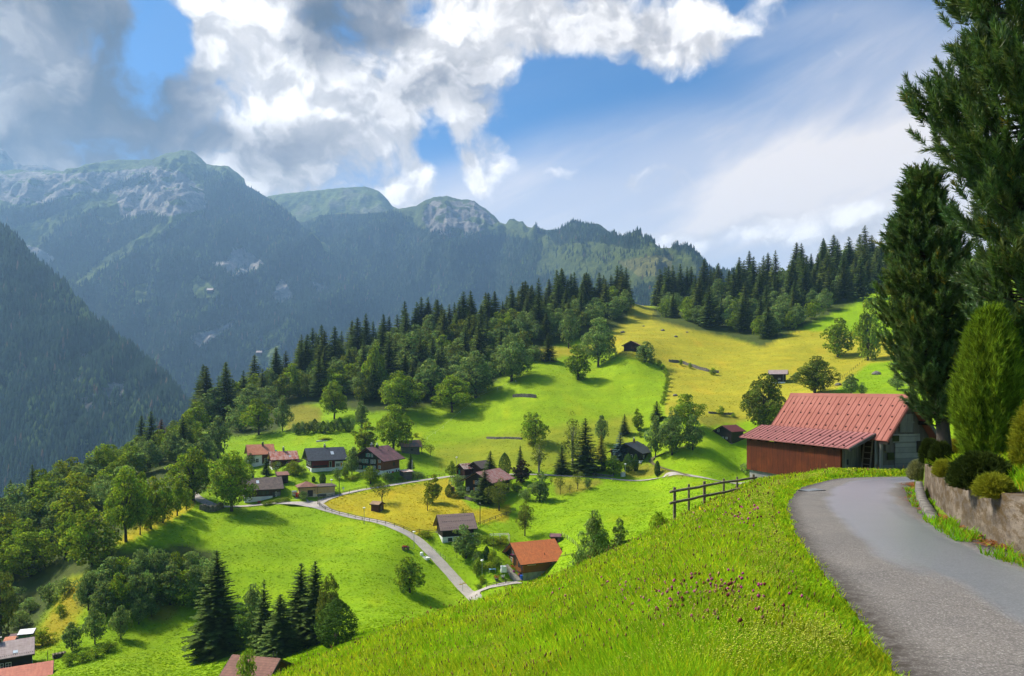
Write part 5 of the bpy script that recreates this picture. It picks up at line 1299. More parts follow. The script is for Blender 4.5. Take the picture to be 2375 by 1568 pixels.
# shrub thicket, each bush of its own
TH_ = [(205,1415,1330),(232,1400,1310),(262,1392,1290),(292,1385,1278),(322,1378,1270),(352,1372,1268),(382,1368,1270),(412,1370,1275),(442,1372,1280),(470,1380,1282),(245,1430,1345),(278,1425,1330),(310,1420,1325),(342,1412,1318),(395,1402,1310),(425,1404,1315),(455,1405,1308),(484,1400,1300),(220,1380,1315),(365,1395,1335)]
for i, (x, b, t) in enumerate(TH_):
    tree(('bigc','bushc','decc','dec')[i % 4], x, b, t+((i*11)%17)-6, 58+(i*13)%28, 'bluish green small tree in the dense thicket on the lower slope', group='trees of the thicket', var=i)
for x, b, t, w, lab in ((220,1494,1409,58,'round leafy shrub in front of the thicket, nearest the mauve roofed house but one'),(280,1482,1404,52,'leafy shrub in front of the thicket beside the bright field'),(167,1509,1440,42,'upright shrub in front of the thicket nearest the mauve roofed house'),(322,1448,1388,46,'shrub at the right tip of the shrubs before the thicket'),(352,1432,1384,40,'small shrub on the brown bank before the thicket')):
    tree('decc', x, b, t, w, lab, name='shrub', cat='shrub')
for i, (x, b, t, w, lab) in enumerate(((98,1497,1456,56,'bright round bush above the glazed garden shed'),(114,1398,1350,46,'dark bush at the foot of the left slope'),(25,1405,1360,60,'dark bush at the left edge'),(70,1420,1385,50,'bush left of the yellow bank'),(45,1455,1415,60,'dull bush above the hutches'),(140,1430,1400,30,'small bush on the yellow bank'),(150,1380,1340,44,'dark bush below the left trees'),(30,1330,1290,70,'dark undergrowth bush at the left edge'))):
    tree(('bushy','bushc','bushc','bushc','bushc','bush','bushc','bushc')[i], x, b, t, w, lab, cat='bush')
for i, (x, b, t, w) in enumerate(((160,1542,1512,40),(190,1535,1508,44),(222,1524,1500,44),(250,1512,1488,40))):
    tree('bush', x, b, t, w, 'low bramble bush of the strip along the bright lower field', cat='bush', group='brambles along the lower field')
# gardens of the village
VG = [('spr',617,1104,1061,24,'slim spruce between the rusted roof house and the shingle roof house'),('apple',640,1104,1068,42,'spreading fruit tree before the rusted roof house'),('dec',667,1100,1074,30,'small round tree beside the flower bed'),('decc',578,1084,1050,28,'dark small tree before the salmon roof house'),('bushc',782,1112,1085,24,'round bush on the bank below the slate chalet'),('dec',800,1108,1082,20,'slim bush on the bank below the slate chalet'),('dec',859,1121,1080,56,'big round bush at the foot of the large chalet'),('decc',816,1102,1048,38,'dark tree hiding the left corner of the large chalet'),('apple',801,1064,1040,28,'small fruit tree above the slate chalet'),('decc',822,1072,1036,30,'pale leafy tree behind the large chalet'),
 ('spr',952,1091,1052,19,'little spruce beside the white pole'),('big',912,1046,936,94,'huge bright ash behind the large chalet'),('decy',845,1052,976,58,'yellow green tree left of the huge ash'),('decc',839,992,928,32,'pointed blue green tree above the hedge'),('apple',978,1053,1014,36,'sparse fruit tree on the slope right of the old shed'),('apple',998,1058,1030,28,'low round fruit tree right of the sparse one'),('dec',1241,1030,954,66,'isolated leafy tree on the hillside meadow'),
 ('apple',886,1166,1118,54,'half bare old fruit tree on the yellow field'),('apple',991,1184,1146,44,'dark crowned fruit tree on the yellow field'),('decy',1003,1166,1098,42,'thin yellowish tree behind the dark crowned one'),('dec',1048,1107,1068,28,'leafy tree at the left end of the rust roofed barn'),('cone',1041,1152,1122,20,'dense upright bush beside the black chalet'),('bush',1062,1128,1106,34,'clipped hedge bush above the black chalet'),
 ('spr',1137,1122,1045,40,'tall spruce before the dark red barn'),('bigspr',1124,1166,1086,52,'wide spruce hiding the front of the black chalet'),('cone',1170,1103,1049,30,'dense cypress right of the tall spruce'),('spr',1206,1092,1033,20,'narrow spruce tip behind the copper beech'),('copper',1208,1120,1066,46,'dark copper beech in the middle of the gardens'),('birch',1250,1098,1013,48,'thin airy birch beside the middle road'),('willow',1157,1184,1108,64,'drooping willow like tree below the black chalet'),('decc',1252,1162,1092,52,'dense olive tree at the edge of the orchard'),
 ('apple',1278,1126,1104,16,'smallest fruit tree of the orchard row'),('apple',1299,1146,1104,30,'thin fruit tree of the orchard row'),('apple',1321,1142,1120,24,'low fruit tree of the orchard row'),('apple',1339,1134,1088,42,'largest fruit tree of the orchard row'),('bushc',1362,1132,1106,24,'dark bush ending the orchard row'),('bush',1198,1140,1118,34,'bush in the garden right of the black chalet'),('bushc',1220,1160,1132,36,'dark bush at the corner of the orchard'),('bush',1180,1132,1100,20,'pointed bush beside the rusted annex roof'),
 ('spr',1303,1099,1034,40,'spruce left of the great spruce by the charcoal roof'),('bigspr',1357,1096,970,70,'great dark spruce by the charcoal roofed chalet'),('birch',1328,1086,952,48,'tall pale drooping tree behind the great spruce'),('decc',1394,1032,962,36,'blue green tree behind the golden cypress'),('gold',1394,1074,1008,30,'golden yellow cypress beside the great spruce'),('blue',1438,1066,1002,38,'blue spruce in front of the charcoal roof'),('dec',1423,1102,1056,44,'small pale tree above the middle road'),('cone',1457,1094,1050,26,'dark bushy cypress before the charcoal roofed chalet'),('thuja',1474,1092,1052,14,'slim thuja by the terrace of the charcoal roofed chalet'),('thuja',1399,1092,1072,13,'small cone shaped thuja below the golden cypress'),('thuja',1524,1103,1068,14,'lone pillar thuja on the bank above the middle road'),
 ('big',1593,998,912,78,'dark rounded tree behind the hillside grove'),('bigc',1558,1056,950,70,'tall tree in the middle of the hillside grove'),('decc',1520,1060,962,50,'pale left hand tree of the hillside grove'),('decc',1606,1044,960,52,'right hand tree of the hillside grove'),('spr',1523,974,930,34,'spruce top behind the hillside grove'),('spr',1448,1008,960,26,'young spruce on the slope above the charcoal roof'),('dec',1479,1000,946,28,'young round tree on the slope above the charcoal roof'),('bush',1484,1014,1000,14,'dark small bush below the young round tree'),
 ('bigo',1770,1002,864,102,'large ragged tree left of the red roofed barn'),('decy',1800,992,922,34,'small yellowish tree against the large ragged one'),('bigo',1889,914,824,98,'open crowned tree above the red roof ridge'),('decc',1973,916,866,42,'dark round tree on the bright right meadow'),('bushc',1998,916,886,22,'pale small bush beside the dark round tree'),('dec',1942,828,735,70,'light green tree with a clear trunk on the right meadow'),('dec',2012,836,688,66,'tall light green tree against the right hand wood'),('bush',1672,963,940,22,'round bush alone on the dry meadow'),('bush',1700,968,958,14,'small bush by the low wall on the dry meadow'),
 ('decc',1495,840,791,46,'rounded tree beside the barn on stilts'),('bigc',1387,850,735,88,'great rounded tree at the end of the big wood'),('dec',1340,880,796,62,'lower rounded tree in front of the great one'),('bush',1579,848,833,11,'left small bush on the dry stone wall'),('bush',1600,855,840,12,'middle small bush on the dry stone wall'),('bush',1654,870,852,20,'bush at the right end of the dry stone wall'),('bushc',1745,1105,1058,56,'bush beside the lower corner of the red roofed barn'),('bushc',1845,890,862,16,'bush leaning on the lone hay barn'),('apple',1075,1203,1176,24,'stunted bent sapling above the taupe roof'),('bushy',985,1246,1230,40,'grassy shrub by the gate of the taupe roofed barn'),('decc',2080,905,870,40,'leafy tree behind the red barn ridge'),('bush',710,1142,1112,26,'dark bush left of the cream building'),('bushc',702,1160,1138,30,'round clipped bush at the lane beside the cream building'),('thuja',748,1122,1098,16,'small thuja bush behind the cream building'),('thuja',727,1118,1104,9,'tiny thuja behind the cream building')]
for k, px, b, t, w, lab in VG: tree(k, px, b, t, w, lab, cat='bush' if 'bush' in lab.split(' ')[1:4] else 'tree')
# clipped hedge row, bush by bush
for i in range(15):
    x = 682+i*9.6; y = 1005-i*.55+2*math.sin(i)
    tree('cone' if i % 2 else 'bushc', x, y+2, y-24-(i%3)*3, 19, 'dark conifer of the clipped hedge row above the slate chalet', cat='hedge plant', name='hedge_conifer', group='hedge row above the slate chalet', parts=False)
# the big wood on the ridge: edge trees singled out, the rest by kind
ED = [('big',775,972,880,62,'round pale tree standing forward of the wood on the left'),('big',924,956,858,108,'large bright tree at the lower edge of the wood'),('big',1048,956,868,96,'low spreading tree at the lower edge of the wood'),('bigc',1103,922,812,112,'broad dark tree at the right edge of the wood'),('bigc',1186,884,774,98,'tall full tree near the upper right edge of the wood'),('decc',957,890,768,92,'tall round headed tree in the middle of the wood'),('decc',1318,808,716,54,'rounded tree in the saddle right of the wood'),('spr',1272,838,772,38,'spruce standing before the saddle right of the wood'),('spr',848,925,855,36,'pale young spruce at the lower edge of the wood'),('dec',600,1008,922,80,'dark leafy tree at the left foot of the wood'),('decc',555,1000,915,70,'leafy tree at the far left foot of the wood'),('decc',655,1000,915,44,'pointed blue green tree at the left foot of the wood'),('decc',1240,838,800,46,'low tree before the saddle'),('decc',1000,930,830,80,'blue green tree in the lower middle of the wood'),('dec',870,925,790,60,'slim bright tree in the left middle of the wood')]
for k, px, b, t, w, lab in ED: tree(k, px, b, t, w, lab)
FF = []
# spots wholly hidden behind nearer trees
SKIP = {5: [9, 23, 27, 47, 53, 55, 57, 99, 111, 130, 131, 133, 135, 153, 157, 158, 176, 179, 183, 187, 191, 205, 211, 218, 219, 222, 223, 225, 231, 247, 292, 293, 294, 295], 9: [5, 6, 17, 29, 30, 32, 41, 49, 71, 81, 86, 119, 134], 3: [3, 19, 25, 33, 37]}
def forest_fill(poly, n, minpx, kindfn, labfn, group, rngseed, hfn, ymin=200):
    rg = random.Random(rngseed); pts = []; xs = [p[0] for p in poly]; ysv = [p[1] for p in poly]; tries = 0
    while len(pts) < n and tries < 40000:
        tries += 1; x = rg.uniform(min(xs), max(xs)); y = rg.uniform(min(ysv), max(ysv))
        if not bool(in_poly(np.array([x]), np.array([y]), poly)[0]): continue
        if any((x-a)**2+((y-b)*2.1)**2 < minpx**2 for a, b in pts): continue
        pts.append((x, y))
    for idx_, (x, y) in enumerate(sorted(pts, key=lambda q: q[1])):
        k = kindfn(x, y, rg); p = ground(x, y, ymin)
        hm = hfn(k, rg); w = hm*(.42 if k in ('spr','dead') else .85)*rg.uniform(.85,1.2)
        b = y; t = y-hm/p[1]*F
        if k == 'spr' and (idx_*7) % 3 == 0: k = 'sprl'
        if idx_ in SKIP.get(rngseed, ()): continue
        o = tree(k, x, b, t, w/p[1]*F, labfn('spr' if k == 'sprl' else k), group=group('spr' if k == 'sprl' else k), parts=False, loc=p, cat='tree'); FF.append((rngseed, idx_, o.name))
WOOD = [(440,935),(560,905),(660,868),(850,800),(1000,762),(1150,740),(1300,690),(1450,655),(1455,738),(1400,752),(1330,780),(1240,800),(1180,850),(1100,890),(1000,925),(860,935),(790,925),(690,930),(600,965),(500,985),(450,965)]
crest = lambda x: np.interp(x, [430,560,660,850,1000,1150,1300,1450], [945,900,865,800,762,742,695,660])
def kf(x, y, rg):
    d = y-crest(x)
    if d < 40: return 'spr' if rg.random() < .93 else 'decc'
    return 'spr' if rg.random() < .25 else rg.choice(['dec','decc','decc','deco'])
GRP = lambda k: 'spruces of the big wood' if k == 'spr' else 'leafy trees of the big wood'
forest_fill(WOOD, 300, 14.5, kf, lambda k: 'dark spruce of the big wood on the ridge' if k == 'spr' else 'leafy tree among the spruces of the big wood', GRP, 5, lambda k, rg: rg.uniform(14, 28) if k == 'spr' else rg.uniform(11, 17))
WOOD2 = [(1520,690),(1560,640),(1640,640),(1760,650),(1860,640),(1900,620),(2030,600),(2060,640),(2060,690),(1990,700),(1900,735),(1845,760),(1770,795),(1700,775),(1610,755),(1530,735)]
def kf2(x, y, rg): return ('spr' if rg.random() < .85 else 'decc') if y < 712 else ('spr' if rg.random() < .3 else rg.choice(['decc','dec','decc']))
forest_fill(WOOD2, 150, 15, kf2, lambda k: 'dark spruce of the wood on the right hand hill' if k == 'spr' else 'leafy tree of the wood on the right hand hill', lambda k: 'spruces of the right hand wood' if k == 'spr' else 'leafy trees of the right hand wood', 9, lambda k, rg: rg.uniform(13, 30) if k == 'spr' else rg.uniform(10, 15), 250)
LEFTW = [(0,1215),(120,1150),(260,1075),(420,1010),(500,1040),(470,1110),(380,1100),(300,1120),(250,1180),(150,1220),(60,1280),(0,1300)]
forest_fill(LEFTW, 46, 24, lambda x, y, rg: rg.choice(['dec','decc','decc','dec','decy']), lambda k: 'leafy tree of the strip of wood along the gorge rim', lambda k: 'trees along the gorge rim', 3, lambda k, rg: rg.uniform(8, 13), 150)
# ------------------------------------------------------------------ the red roofed barn by the lane
BO = (18.4, 40.0); ba = math.atan2(.952, -.305)
barn = empty('barn', (BO[0], BO[1], 0), ba)
tag(barn, 'weathered barn with ribbed pinkish red metal roof and red boarded lean-to beside the lane', 'barn')
def ribbed(name, c, c2):
    m, nt, bs = newmat(name)
    co = nt.new('ShaderNodeTexCoord').outputs['Object']
    n1 = nt.noise(co, .8, 5, .6); n2 = nt.noise(nt.mapping(co, (4,.5,.5)), 1.3, 4); n3 = nt.noise(co, 14, 3)
    a = nt.mix(nt.mapr(n1, .35, .65), c, c2); a = nt.mix(nt.mapr(n2, .5, .75, 0, .35), a, tuple(x*.6 for x in c2)); a = nt.mix(nt.mapr(n3, .55, .8, 0, .25), a, (.2,.16,.15))
    nt.set(bs.inputs['Base Color'], a); nt.set(bs.inputs['Roughness'], nt.mapr(n1, .3, .7, .58, .75)); bs.inputs['Specular IOR Level'].default_value = .15
    nt.set(bs.inputs['Normal'], nt.bump(n3, .1, .004)); return m
R_MAIN = ribbed('salmon_sheet_roof', (.31,.105,.078), (.27,.09,.068)); R_LEAN = ribbed('mauve_red_sheet_roof', (.29,.115,.105), (.25,.10,.094))
W_REDB = planks('red_brown_vertical_boards', (.135,.026,.003), (.030,.007,.002), 'z', .55, .6, .95, (.19,.045,.006))
W_GREYV = planks('silver_vertical_boards', (.27,.26,.225), (.14,.135,.12), 'z', .2, .85)
W_GREYD = planks('dark_grey_vertical_boards', (.19,.165,.14), (.09,.08,.07), 'z', .18, .85)
SHING = tiles('silver_shingle_cladding', (.31,.295,.26), (.16,.15,.135), .17, .30, .9, vert=1.0, patch=(.15,.14,.125))
LOGS = planks('dark_logs', (.055,.030,.018), (.03,.018,.012), 'x', .22, .85, .9)
MOSS = mat('moss', (.055,.065,.012), .95, .3, 6)
def roof_plane(name, x0, x1, ya, za, yb, zb, t, m, rib=.4, ribs=True):
    """sheet roof from (ya,za) at the top to (yb,zb) at the eave with standing ribs"""
    b = MB().hexa([(x0,yb,zb),(x1,yb,zb),(x1,ya,za),(x0,ya,za),(x0,yb,zb+t),(x1,yb,zb+t),(x1,ya,za+t),(x0,ya,za+t)])
    n = int(round((x1-x0)/rib)); st = (x1-x0)/n
    sl = math.hypot(yb-ya, zb-za)
    if ribs:
        for i in range(n+1):
            x = x0+i*st; w0, w1, hh = .026, .012, .04
            x = min(max(x, x0+w0), x1-w0)
            e = .012
            b.hexa([(x-w0,yb+ (e if yb>ya else -e),zb+t-.006),(x+w0,yb+(e if yb>ya else -e),zb+t-.006),(x+w0,ya,za+t-.006),(x-w0,ya,za+t-.006),(x-w1,yb+(e if yb>ya else -e),zb+t+hh),(x+w1,yb+(e if yb>ya else -e),zb+t+hh),(x+w1,ya,za+t+hh),(x-w1,ya,za+t+hh)])
    return b.build(name, m, barn)
ridge_y, ridge_z = -3.47, -.44
rf = roof_plane('roof', -1.0, 9.1, ridge_y+.01, ridge_z, -1.60, -2.88, .05, R_MAIN)
rb = roof_plane('roof', -1.0, 9.1, ridge_y-.01, ridge_z, -5.42, -2.95, .05, R_MAIN)
rl = roof_plane('lean_to_roof', 0.0, 10.0, -1.80, -2.55, 0.0, -3.34, .05, R_LEAN)
MB().hexa([(-1.03,-3.62,-.56),(9.13,-3.62,-.56),(9.13,-3.32,-.56),(-1.03,-3.32,-.56),(-1.03,-3.5,-.33),(9.13,-3.5,-.33),(9.13,-3.44,-.33),(-1.03,-3.44,-.33)]).build('ridge_cap', R_MAIN, barn)
def guards(parent, ya, za, yb, zb, x0, x1, rows, name='snow_guard'):
    b = MB()
    for r, f in enumerate(rows):
        y = ya+(yb-ya)*f; z = za+(zb-za)*f+.05
        k = 0; x = x0+.2+(.41 if r % 2 else 0)
        while x < x1-.1:
            b.box(x-.032, x+.032, y-.05, y+.03, z-.01, z+.075); x += .82
    me = parent.data; nf0 = len(me.polygons); bm = bmesh.new(); bm.from_mesh(me); vs = [bm.verts.new(v) for v in b.v]
    for f in b.f: bm.faces.new([vs[i] for i in f]).material_index = 1
    bm.to_mesh(me); bm.free(); me.materials.append(mat('dark_red_steel', (.07,.025,.022), .5, .2, 5))
guards(rf, ridge_y, ridge_z, -1.6, -2.88, -1.0, 9.1, (.26,.50,.78)); guards(rl, -1.8, -2.55, 0, -3.34, 0, 10, (.42,.90))
# walls
MB().box(1.05, 9.6, -.47, -.35, -5.45, -3.42).build('red_front', W_REDB, barn)
MB().box(1.15, 9.55, -1.9, -.50, -8.2, -5.40).build('base_wall', CONC, barn)
MB().box(9.56, 9.68, -1.9, -.36, -5.45, -3.3).build('far_end_wall', W_REDB, barn)
MB().hexa([(1.05,-1.78,-6.5),(1.13,-1.78,-6.5),(1.13,-.475,-6.5),(1.05,-.475,-6.5),(1.05,-1.78,-2.75),(1.13,-1.78,-2.75),(1.13,-.475,-3.25),(1.05,-.475,-3.25)]).build('side_door_wall', W_GREYV, barn)
dd = MB().box(.98, 1.04, -1.30, -.62, -5.0, -3.42).build('door', W_GREYV, barn); MB().box(.93,.975,-.80,-.72,-4.3,-4.0).build('handle', DARKM, dd)
gv = [(-.35,-5.2,-7),(-.35,-1.78,-7),(-.35,-1.78,-2.72),(-.35,ridge_y,-.50),(-.35,-5.2,-2.74)]
gw = MB().add(gv+[(-.25,y,z) for _,y,z in gv], [(0,1,2,3,4),(9,8,7,6,5),(1,0,5,6),(2,1,6,7),(3,2,7,8),(4,3,8,9),(0,4,9,5)]).build('gable_wall', W_GREYD, barn)
MB().box(-.24, 8.6, -5.2, -1.80, -8, -2.9).build('log_core', LOGS, barn)
gv = [(8.61,-5.2,-7),(8.61,-1.78,-7),(8.61,-1.78,-2.72),(8.61,ridge_y,-.50),(8.61,-5.2,-2.74)]
MB().add(gv+[(8.5,y,z) for _,y,z in gv], [(4,3,2,1,0),(5,6,7,8,9),(6,5,0,1),(7,6,1,2),(8,7,2,3),(9,8,3,4),(5,9,4,0)]).build('gable_wall', W_GREYD, barn)
MB().box(-.41, -.36, -4.55, -2.75, -5.2, -3.05).build('shingle_cladding', SHING, barn)
MB().box(-.42, -.36, -2.70, -1.80, -5.2, -4.25).build('shingle_cladding', SHING, barn)
MB().box(-.40, -.36, -4.50, -2.60, -3.02, -2.55).build('shingle_cladding', SHING, barn)
MB().box(-.46, -.37, -3.95, -3.05, -2.45, -1.45).build('hatch', W_GREYV, barn); MB().box(-.50,-.465,-4.0,-3.0,-1.95,-1.86).build('hatch_bar', W_GREYV, barn)
MB().box(-.44, -.415, -2.65, -2.20, -3.95, -3.55).build('moss_patch', MOSS, barn); MB().box(-.43,-.37,-3.0,-2.5,-2.95,-2.62).build('moss_patch', MOSS, barn)
MB().box(-.45, -.37, -2.50, -2.05, -3.50, -2.75).build('nailed_board', W_GREYD, barn); MB().box(-.47,-.37,-4.55,-4.25,-3.6,-2.95).build('dark_opening', DARKW, barn)
MB().box(-.44, -.30, -1.86, -1.74, -6.0, -2.95).build('corner_post', W_GREYV, barn); MB().box(-.2,-.06,-1.79,-1.66,-5.6,-2.9).build('corner_post', W_GREYV, barn)
for y, z in ((ridge_y,-.60),(-2.45,-1.85),(-1.72,-2.85),(-4.5,-1.85),(-5.25,-2.86)): MB().box(-.98, -.36, y-.07, y+.07, z-.2, z).build('purlin', DARKW, barn)
for i in range(11):
    x = 1.3+i*.85; MB().bar((x,-1.7,-2.72),(x,-.06,-3.42), .09, .13).build('rafter', DARKW, barn)
MB().bar((-.99,-3.45,-.50),(-.99,-5.42,-3.0), .05, .18).build('bargeboard', W_GREYD, barn); MB().bar((-1.03,-3.49,-.47),(-1.03,-1.6,-2.90), .03, .12).build('bargeboard', R_MAIN, barn); MB().bar((-.02,-1.8,-2.58),(-.02,.02,-3.38), .05, .16).build('bargeboard', W_GREY, barn)
MB().bar((-.9,-5.3,-2.95),(-.42,-4.9,-3.9), .1, .1).build('brace', W_GREYD, barn)
lad = empty('ladder', (0,0,0)); lad.parent = None
wp = lambda x, y, z: tuple(np.array([BO[0]+x*math.cos(ba)-y*math.sin(ba), BO[1]+x*math.sin(ba)+y*math.cos(ba), z]))
tag(lad, 'wooden ladder leaning against the dark log wall under the red barn roof', 'ladder')
for x in (.12, .72): MB().bar(wp(x,-1.45,-5.1), wp(x,-1.72,-2.75), .055, .07).build('side_rail', WOODP, lad)
for i in range(7):
    f = (i+.6)/7.2; MB().bar(wp(.14,-1.45-.27*f,-5.1+2.35*f), wp(.70,-1.45-.27*f,-5.1+2.35*f), .035, .035).build('rung', WOODP, lad)

# ------------------------------------------------------------------ fences, posts, wires
def fence(name, label, pts, hgt=1.05, rails=((.5),(.95)), pw=.10, rw=.07, rh=.10, mp=None, mr=None, spacing=2.4, cat='fence', group=None):
    """pts: world ground points along the line"""
    L = np.array(pts, float); d = np.concatenate([[0], np.cumsum(np.linalg.norm(np.diff(L[:,:2], axis=0), axis=1))]); n = max(2, int(d[-1]/spacing)+1)
    t = np.linspace(0, d[-1], n); Q = np.stack([np.interp(t, d, L[:,k]) for k in range(2)], 1)
    Z = z_ground(Q[:,0], Q[:,1]); root = empty(name, (Q[0,0], Q[0,1], Z[0])); tag(root, label, cat, group)
    rr = random.Random(int(Q[0,0]*10)); org = np.array([Q[0,0],Q[0,1],Z[0]])
    pm = MB().hexa([(-pw/2,-pw/2,-.5),(pw/2,-pw/2,-.5),(pw/2,pw/2,-.5),(-pw/2,pw/2,-.5),(-pw/2,-pw/2,hgt),(pw/2,-pw/2,hgt+.02),(pw/2,pw/2,hgt+.03),(-pw/2,pw/2,hgt)]).mesh('post', mp or POSTW)
    for i in range(n):
        o = link('post', pm, root, (Q[i,0]-org[0], Q[i,1]-org[1], Z[i]-org[2])); o.rotation_euler = (rr.uniform(-.04,.04), rr.uniform(-.04,.04), rr.uniform(-.3,.3))
    for h in rails:
        b = MB(); P = np.stack([Q[:,0],Q[:,1],Z+h], 1)-org
        if rh > .03:
            for i in range(n-1): b.bar(P[i]+[0,0,rr.uniform(-.03,.03)], P[i+1]+[0,0,rr.uniform(-.03,.03)], rw, rh)
        else: b.tube(P, rh, 5)
        b.build('rail' if rh > .03 else 'wire', mr or POSTW, root)
    return root
G = lambda *pp: [ground(*q) for q in pp]
fence('fence', 'dark post and rail fence curving round the yellow field at the junction', G(zz(2,2300,668),zz(2,2085,692),zz(2,1870,735),zz(2,1660,772),zz(2,1450,810),zz(2,1240,858),zz(2,1110,890),zz(2,1010,915),zz(2,970,935),zz(2,968,968),zz(2,1000,1000),zz(2,1070,1032),zz(2,1165,1068),zz(2,1285,1090),zz(2,1390,1118),zz(2,1540,1150),zz(2,1680,1176),zz(2,1800,1205),zz(2,1900,1240),zz(2,1955,1272)), 1.05, (.55,.95), spacing=2.7)
fence('fence', 'short rail fence between the lane and the taupe roofed barn', G(zz(2,1955,1272),zz(2,2030,1258),zz(2,2130,1270),zz(2,2225,1278)), 1.0, (.45,.85))
fence('fence', 'rail fence climbing between the yellow field and the green one', G(zz(3,680,865),zz(3,760,838),zz(3,815,815),zz(3,910,778),zz(3,1000,745),zz(3,1095,700)), 1.0, (.45,.85))
fence('fence', 'rail fence in front of the flower garden of the orange chalet', G(zz('A',145,1065),zz('A',262,1040),zz('A',380,1012),zz('A',500,975),zz('A',460,925)), 1.0, (.4,.8), .12, .08, .12)
fence('wire_fence', 'green wire fence round the vegetable lawn by the lane', G(zz(3,305,1070),zz(3,360,1120),zz(3,460,1190),zz(3,530,1160),zz(3,595,1125)), 1.1, (.3,.6,.9), .06, .02, .012, DARKM, METAL, 1.6)
fence('wire_fence', 'wire fence of the chicken run', G(zz('A',1115,400),zz('A',1180,440),zz('A',1240,480),zz('A',1310,540)), 1.1, (.35,.7,1.0), .09, .02, .012, None, METAL, 1.9)
fence('fence', 'low pole fence closing the chicken run', G(zz('A',1060,672),zz('A',1135,660),zz('A',1260,632)), .9, (.2,), .1, .09, .09, spacing=3)
fence('railing', 'steel railing on the stone wall at the road bend', G(zz(7,1098,575),zz(7,1110,592),zz(7,1150,600),zz(7,1200,606),zz(7,1290,606)), 1.0, (.5,.95), .06, .05, .05, DARKM, DARKM, 1.8, 'railing')
fence('wire_fence', 'thin pasture fence rising beside the big wood', G(zz(8,1130,1060),zz(8,1250,965),zz(8,1310,915),zz(8,1420,825),zz(8,1560,765),zz(8,1625,740)), 1.0, (.9,), .08, .02, .014, WHITEP, WHITEP, 8)
fence('wire_fence', 'pasture fence along the bright right hand meadow', G(zz(4,1890,445),zz(4,1980,375),zz(4,2060,310),zz(4,2140,250)), 1.1, (.5,1.0), .10, .02, .012, None, DARKM, 4)
# near rail fence by the barn
nf = empty('rail_fence', tuple(at(1564, 34.5))); o0 = np.array(nf.location); tag(nf, 'weathered two rail wooden fence running from the meadow brow to the red barn', 'fence')
NP = [(1564,1130,34.5),(1597,1123,36.2),(1633,1116,37.8),(1678,1110,40),(1709,1106,42),(1747,1100,44.4)]
NPW = []
for i, (px, pt, Y) in enumerate(NP):
    g = at(px, Y); zt = -(pt-HY)/F*Y; w = .125 if i in (0,2,5) else .095
    MB().hexa([(g[0]-o0[0]+a, g[1]-o0[1]+b, z-o0[2]) for z, s in ((g[2]-.6,1),(zt,.93)) for a, b in ((-w/2*s,-w/2*s),(w/2*s,-w/2*s),(w/2*s,w/2*s),(-w/2*s,w/2*s))]).build('post', WOODP, nf); NPW.append((g, zt))
def nrail(pa, pb, w=.10, h=.135):
    a = np.array([(pa[0]-CX)/F*pa[2], pa[2]-.14, -(pa[1]-HY)/F*pa[2]])-o0; b = np.array([(pb[0]-CX)/F*pb[2], pb[2]-.14, -(pb[1]-HY)/F*pb[2]])-o0
    m = (a+b)/2+np.array([0,0,-.02]); MB().tube([a, a*.7+b*.3, m, a*.3+b*.7, b], [h*.48,h*.52,h*.5,h*.52,h*.45], 7).build('rail', WOODP, nf, smooth=True)
nrail((1553,1140,34.0),(1664,1120,39.0)); nrail((1655,1121,38.8),(1752,1107,44.6)); nrail((1553,1166,34.0),(1640,1147,38.0)); nrail((1636,1149,37.8),(1720,1131,42.5))

# ------------------------------------------------------------------ retaining wall, kerb, bank plants
def concrete_wall():
    m, nt, bs = newmat('stained_concrete')
    co = nt.new('ShaderNodeTexCoord').outputs['Object']; ge = nt.new('ShaderNodeNewGeometry')
    n1 = nt.noise(nt.mapping(co, (.4,.4,1.3)), 1.6, 7, .7); n2 = nt.noise(nt.mapping(co, (.35,.35,1.2)), 1.6, 8, .78); n3 = nt.noise(nt.mapping(co, (.5,.5,1)), 22, 4, .8); n4 = nt.noise(nt.mapping(co, (.45,.45,1.2)), 4.5, 7, .75)
    sp = nt.new('ShaderNodeSeparateXYZ'); nt.set(sp.inputs[0], co)
    at_ = nt.new('ShaderNodeAttribute', attribute_name='Col'); sc = nt.new('ShaderNodeSeparateColor'); nt.set(sc.inputs[0], at_.outputs['Color'])
    a = nt.mix(nt.mapr(n1, .42, .58), (.24,.195,.15), (.105,.084,.064)); n5 = nt.noise(nt.mapping(co, (.5,.5,.8)), 1.9, 8, .8); a = nt.mix(nt.mapr(n5, .50, .64, 0, .7), a, (.030,.023,.016))
    a = nt.mix(nt.mapr(n2, .46, .66, 0, .6), a, (.085,.068,.052))
    mo = nt.m('MULTIPLY', nt.mapr(n4, .47, .55), nt.mapr(sc.outputs[0], .0, .7, .25, 1), clamp=True)
    a = nt.mix(nt.m('MULTIPLY', mo, .8), a, (.075,.045,.012)); a = nt.mix(nt.mapr(n3, .55, .8, 0, .5), a, (.05,.045,.04))
    nt.set(bs.inputs['Base Color'], a); bs.inputs['Roughness'].default_value = .95; bs.inputs['Specular IOR Level'].default_value = .15
    nt.set(bs.inputs['Normal'], nt.bump(nt.m('ADD', nt.m('MULTIPLY', n3, .6), nt.m('ADD', n2, n4)), .7, .03)); return m
M_WALL = concrete_wall()
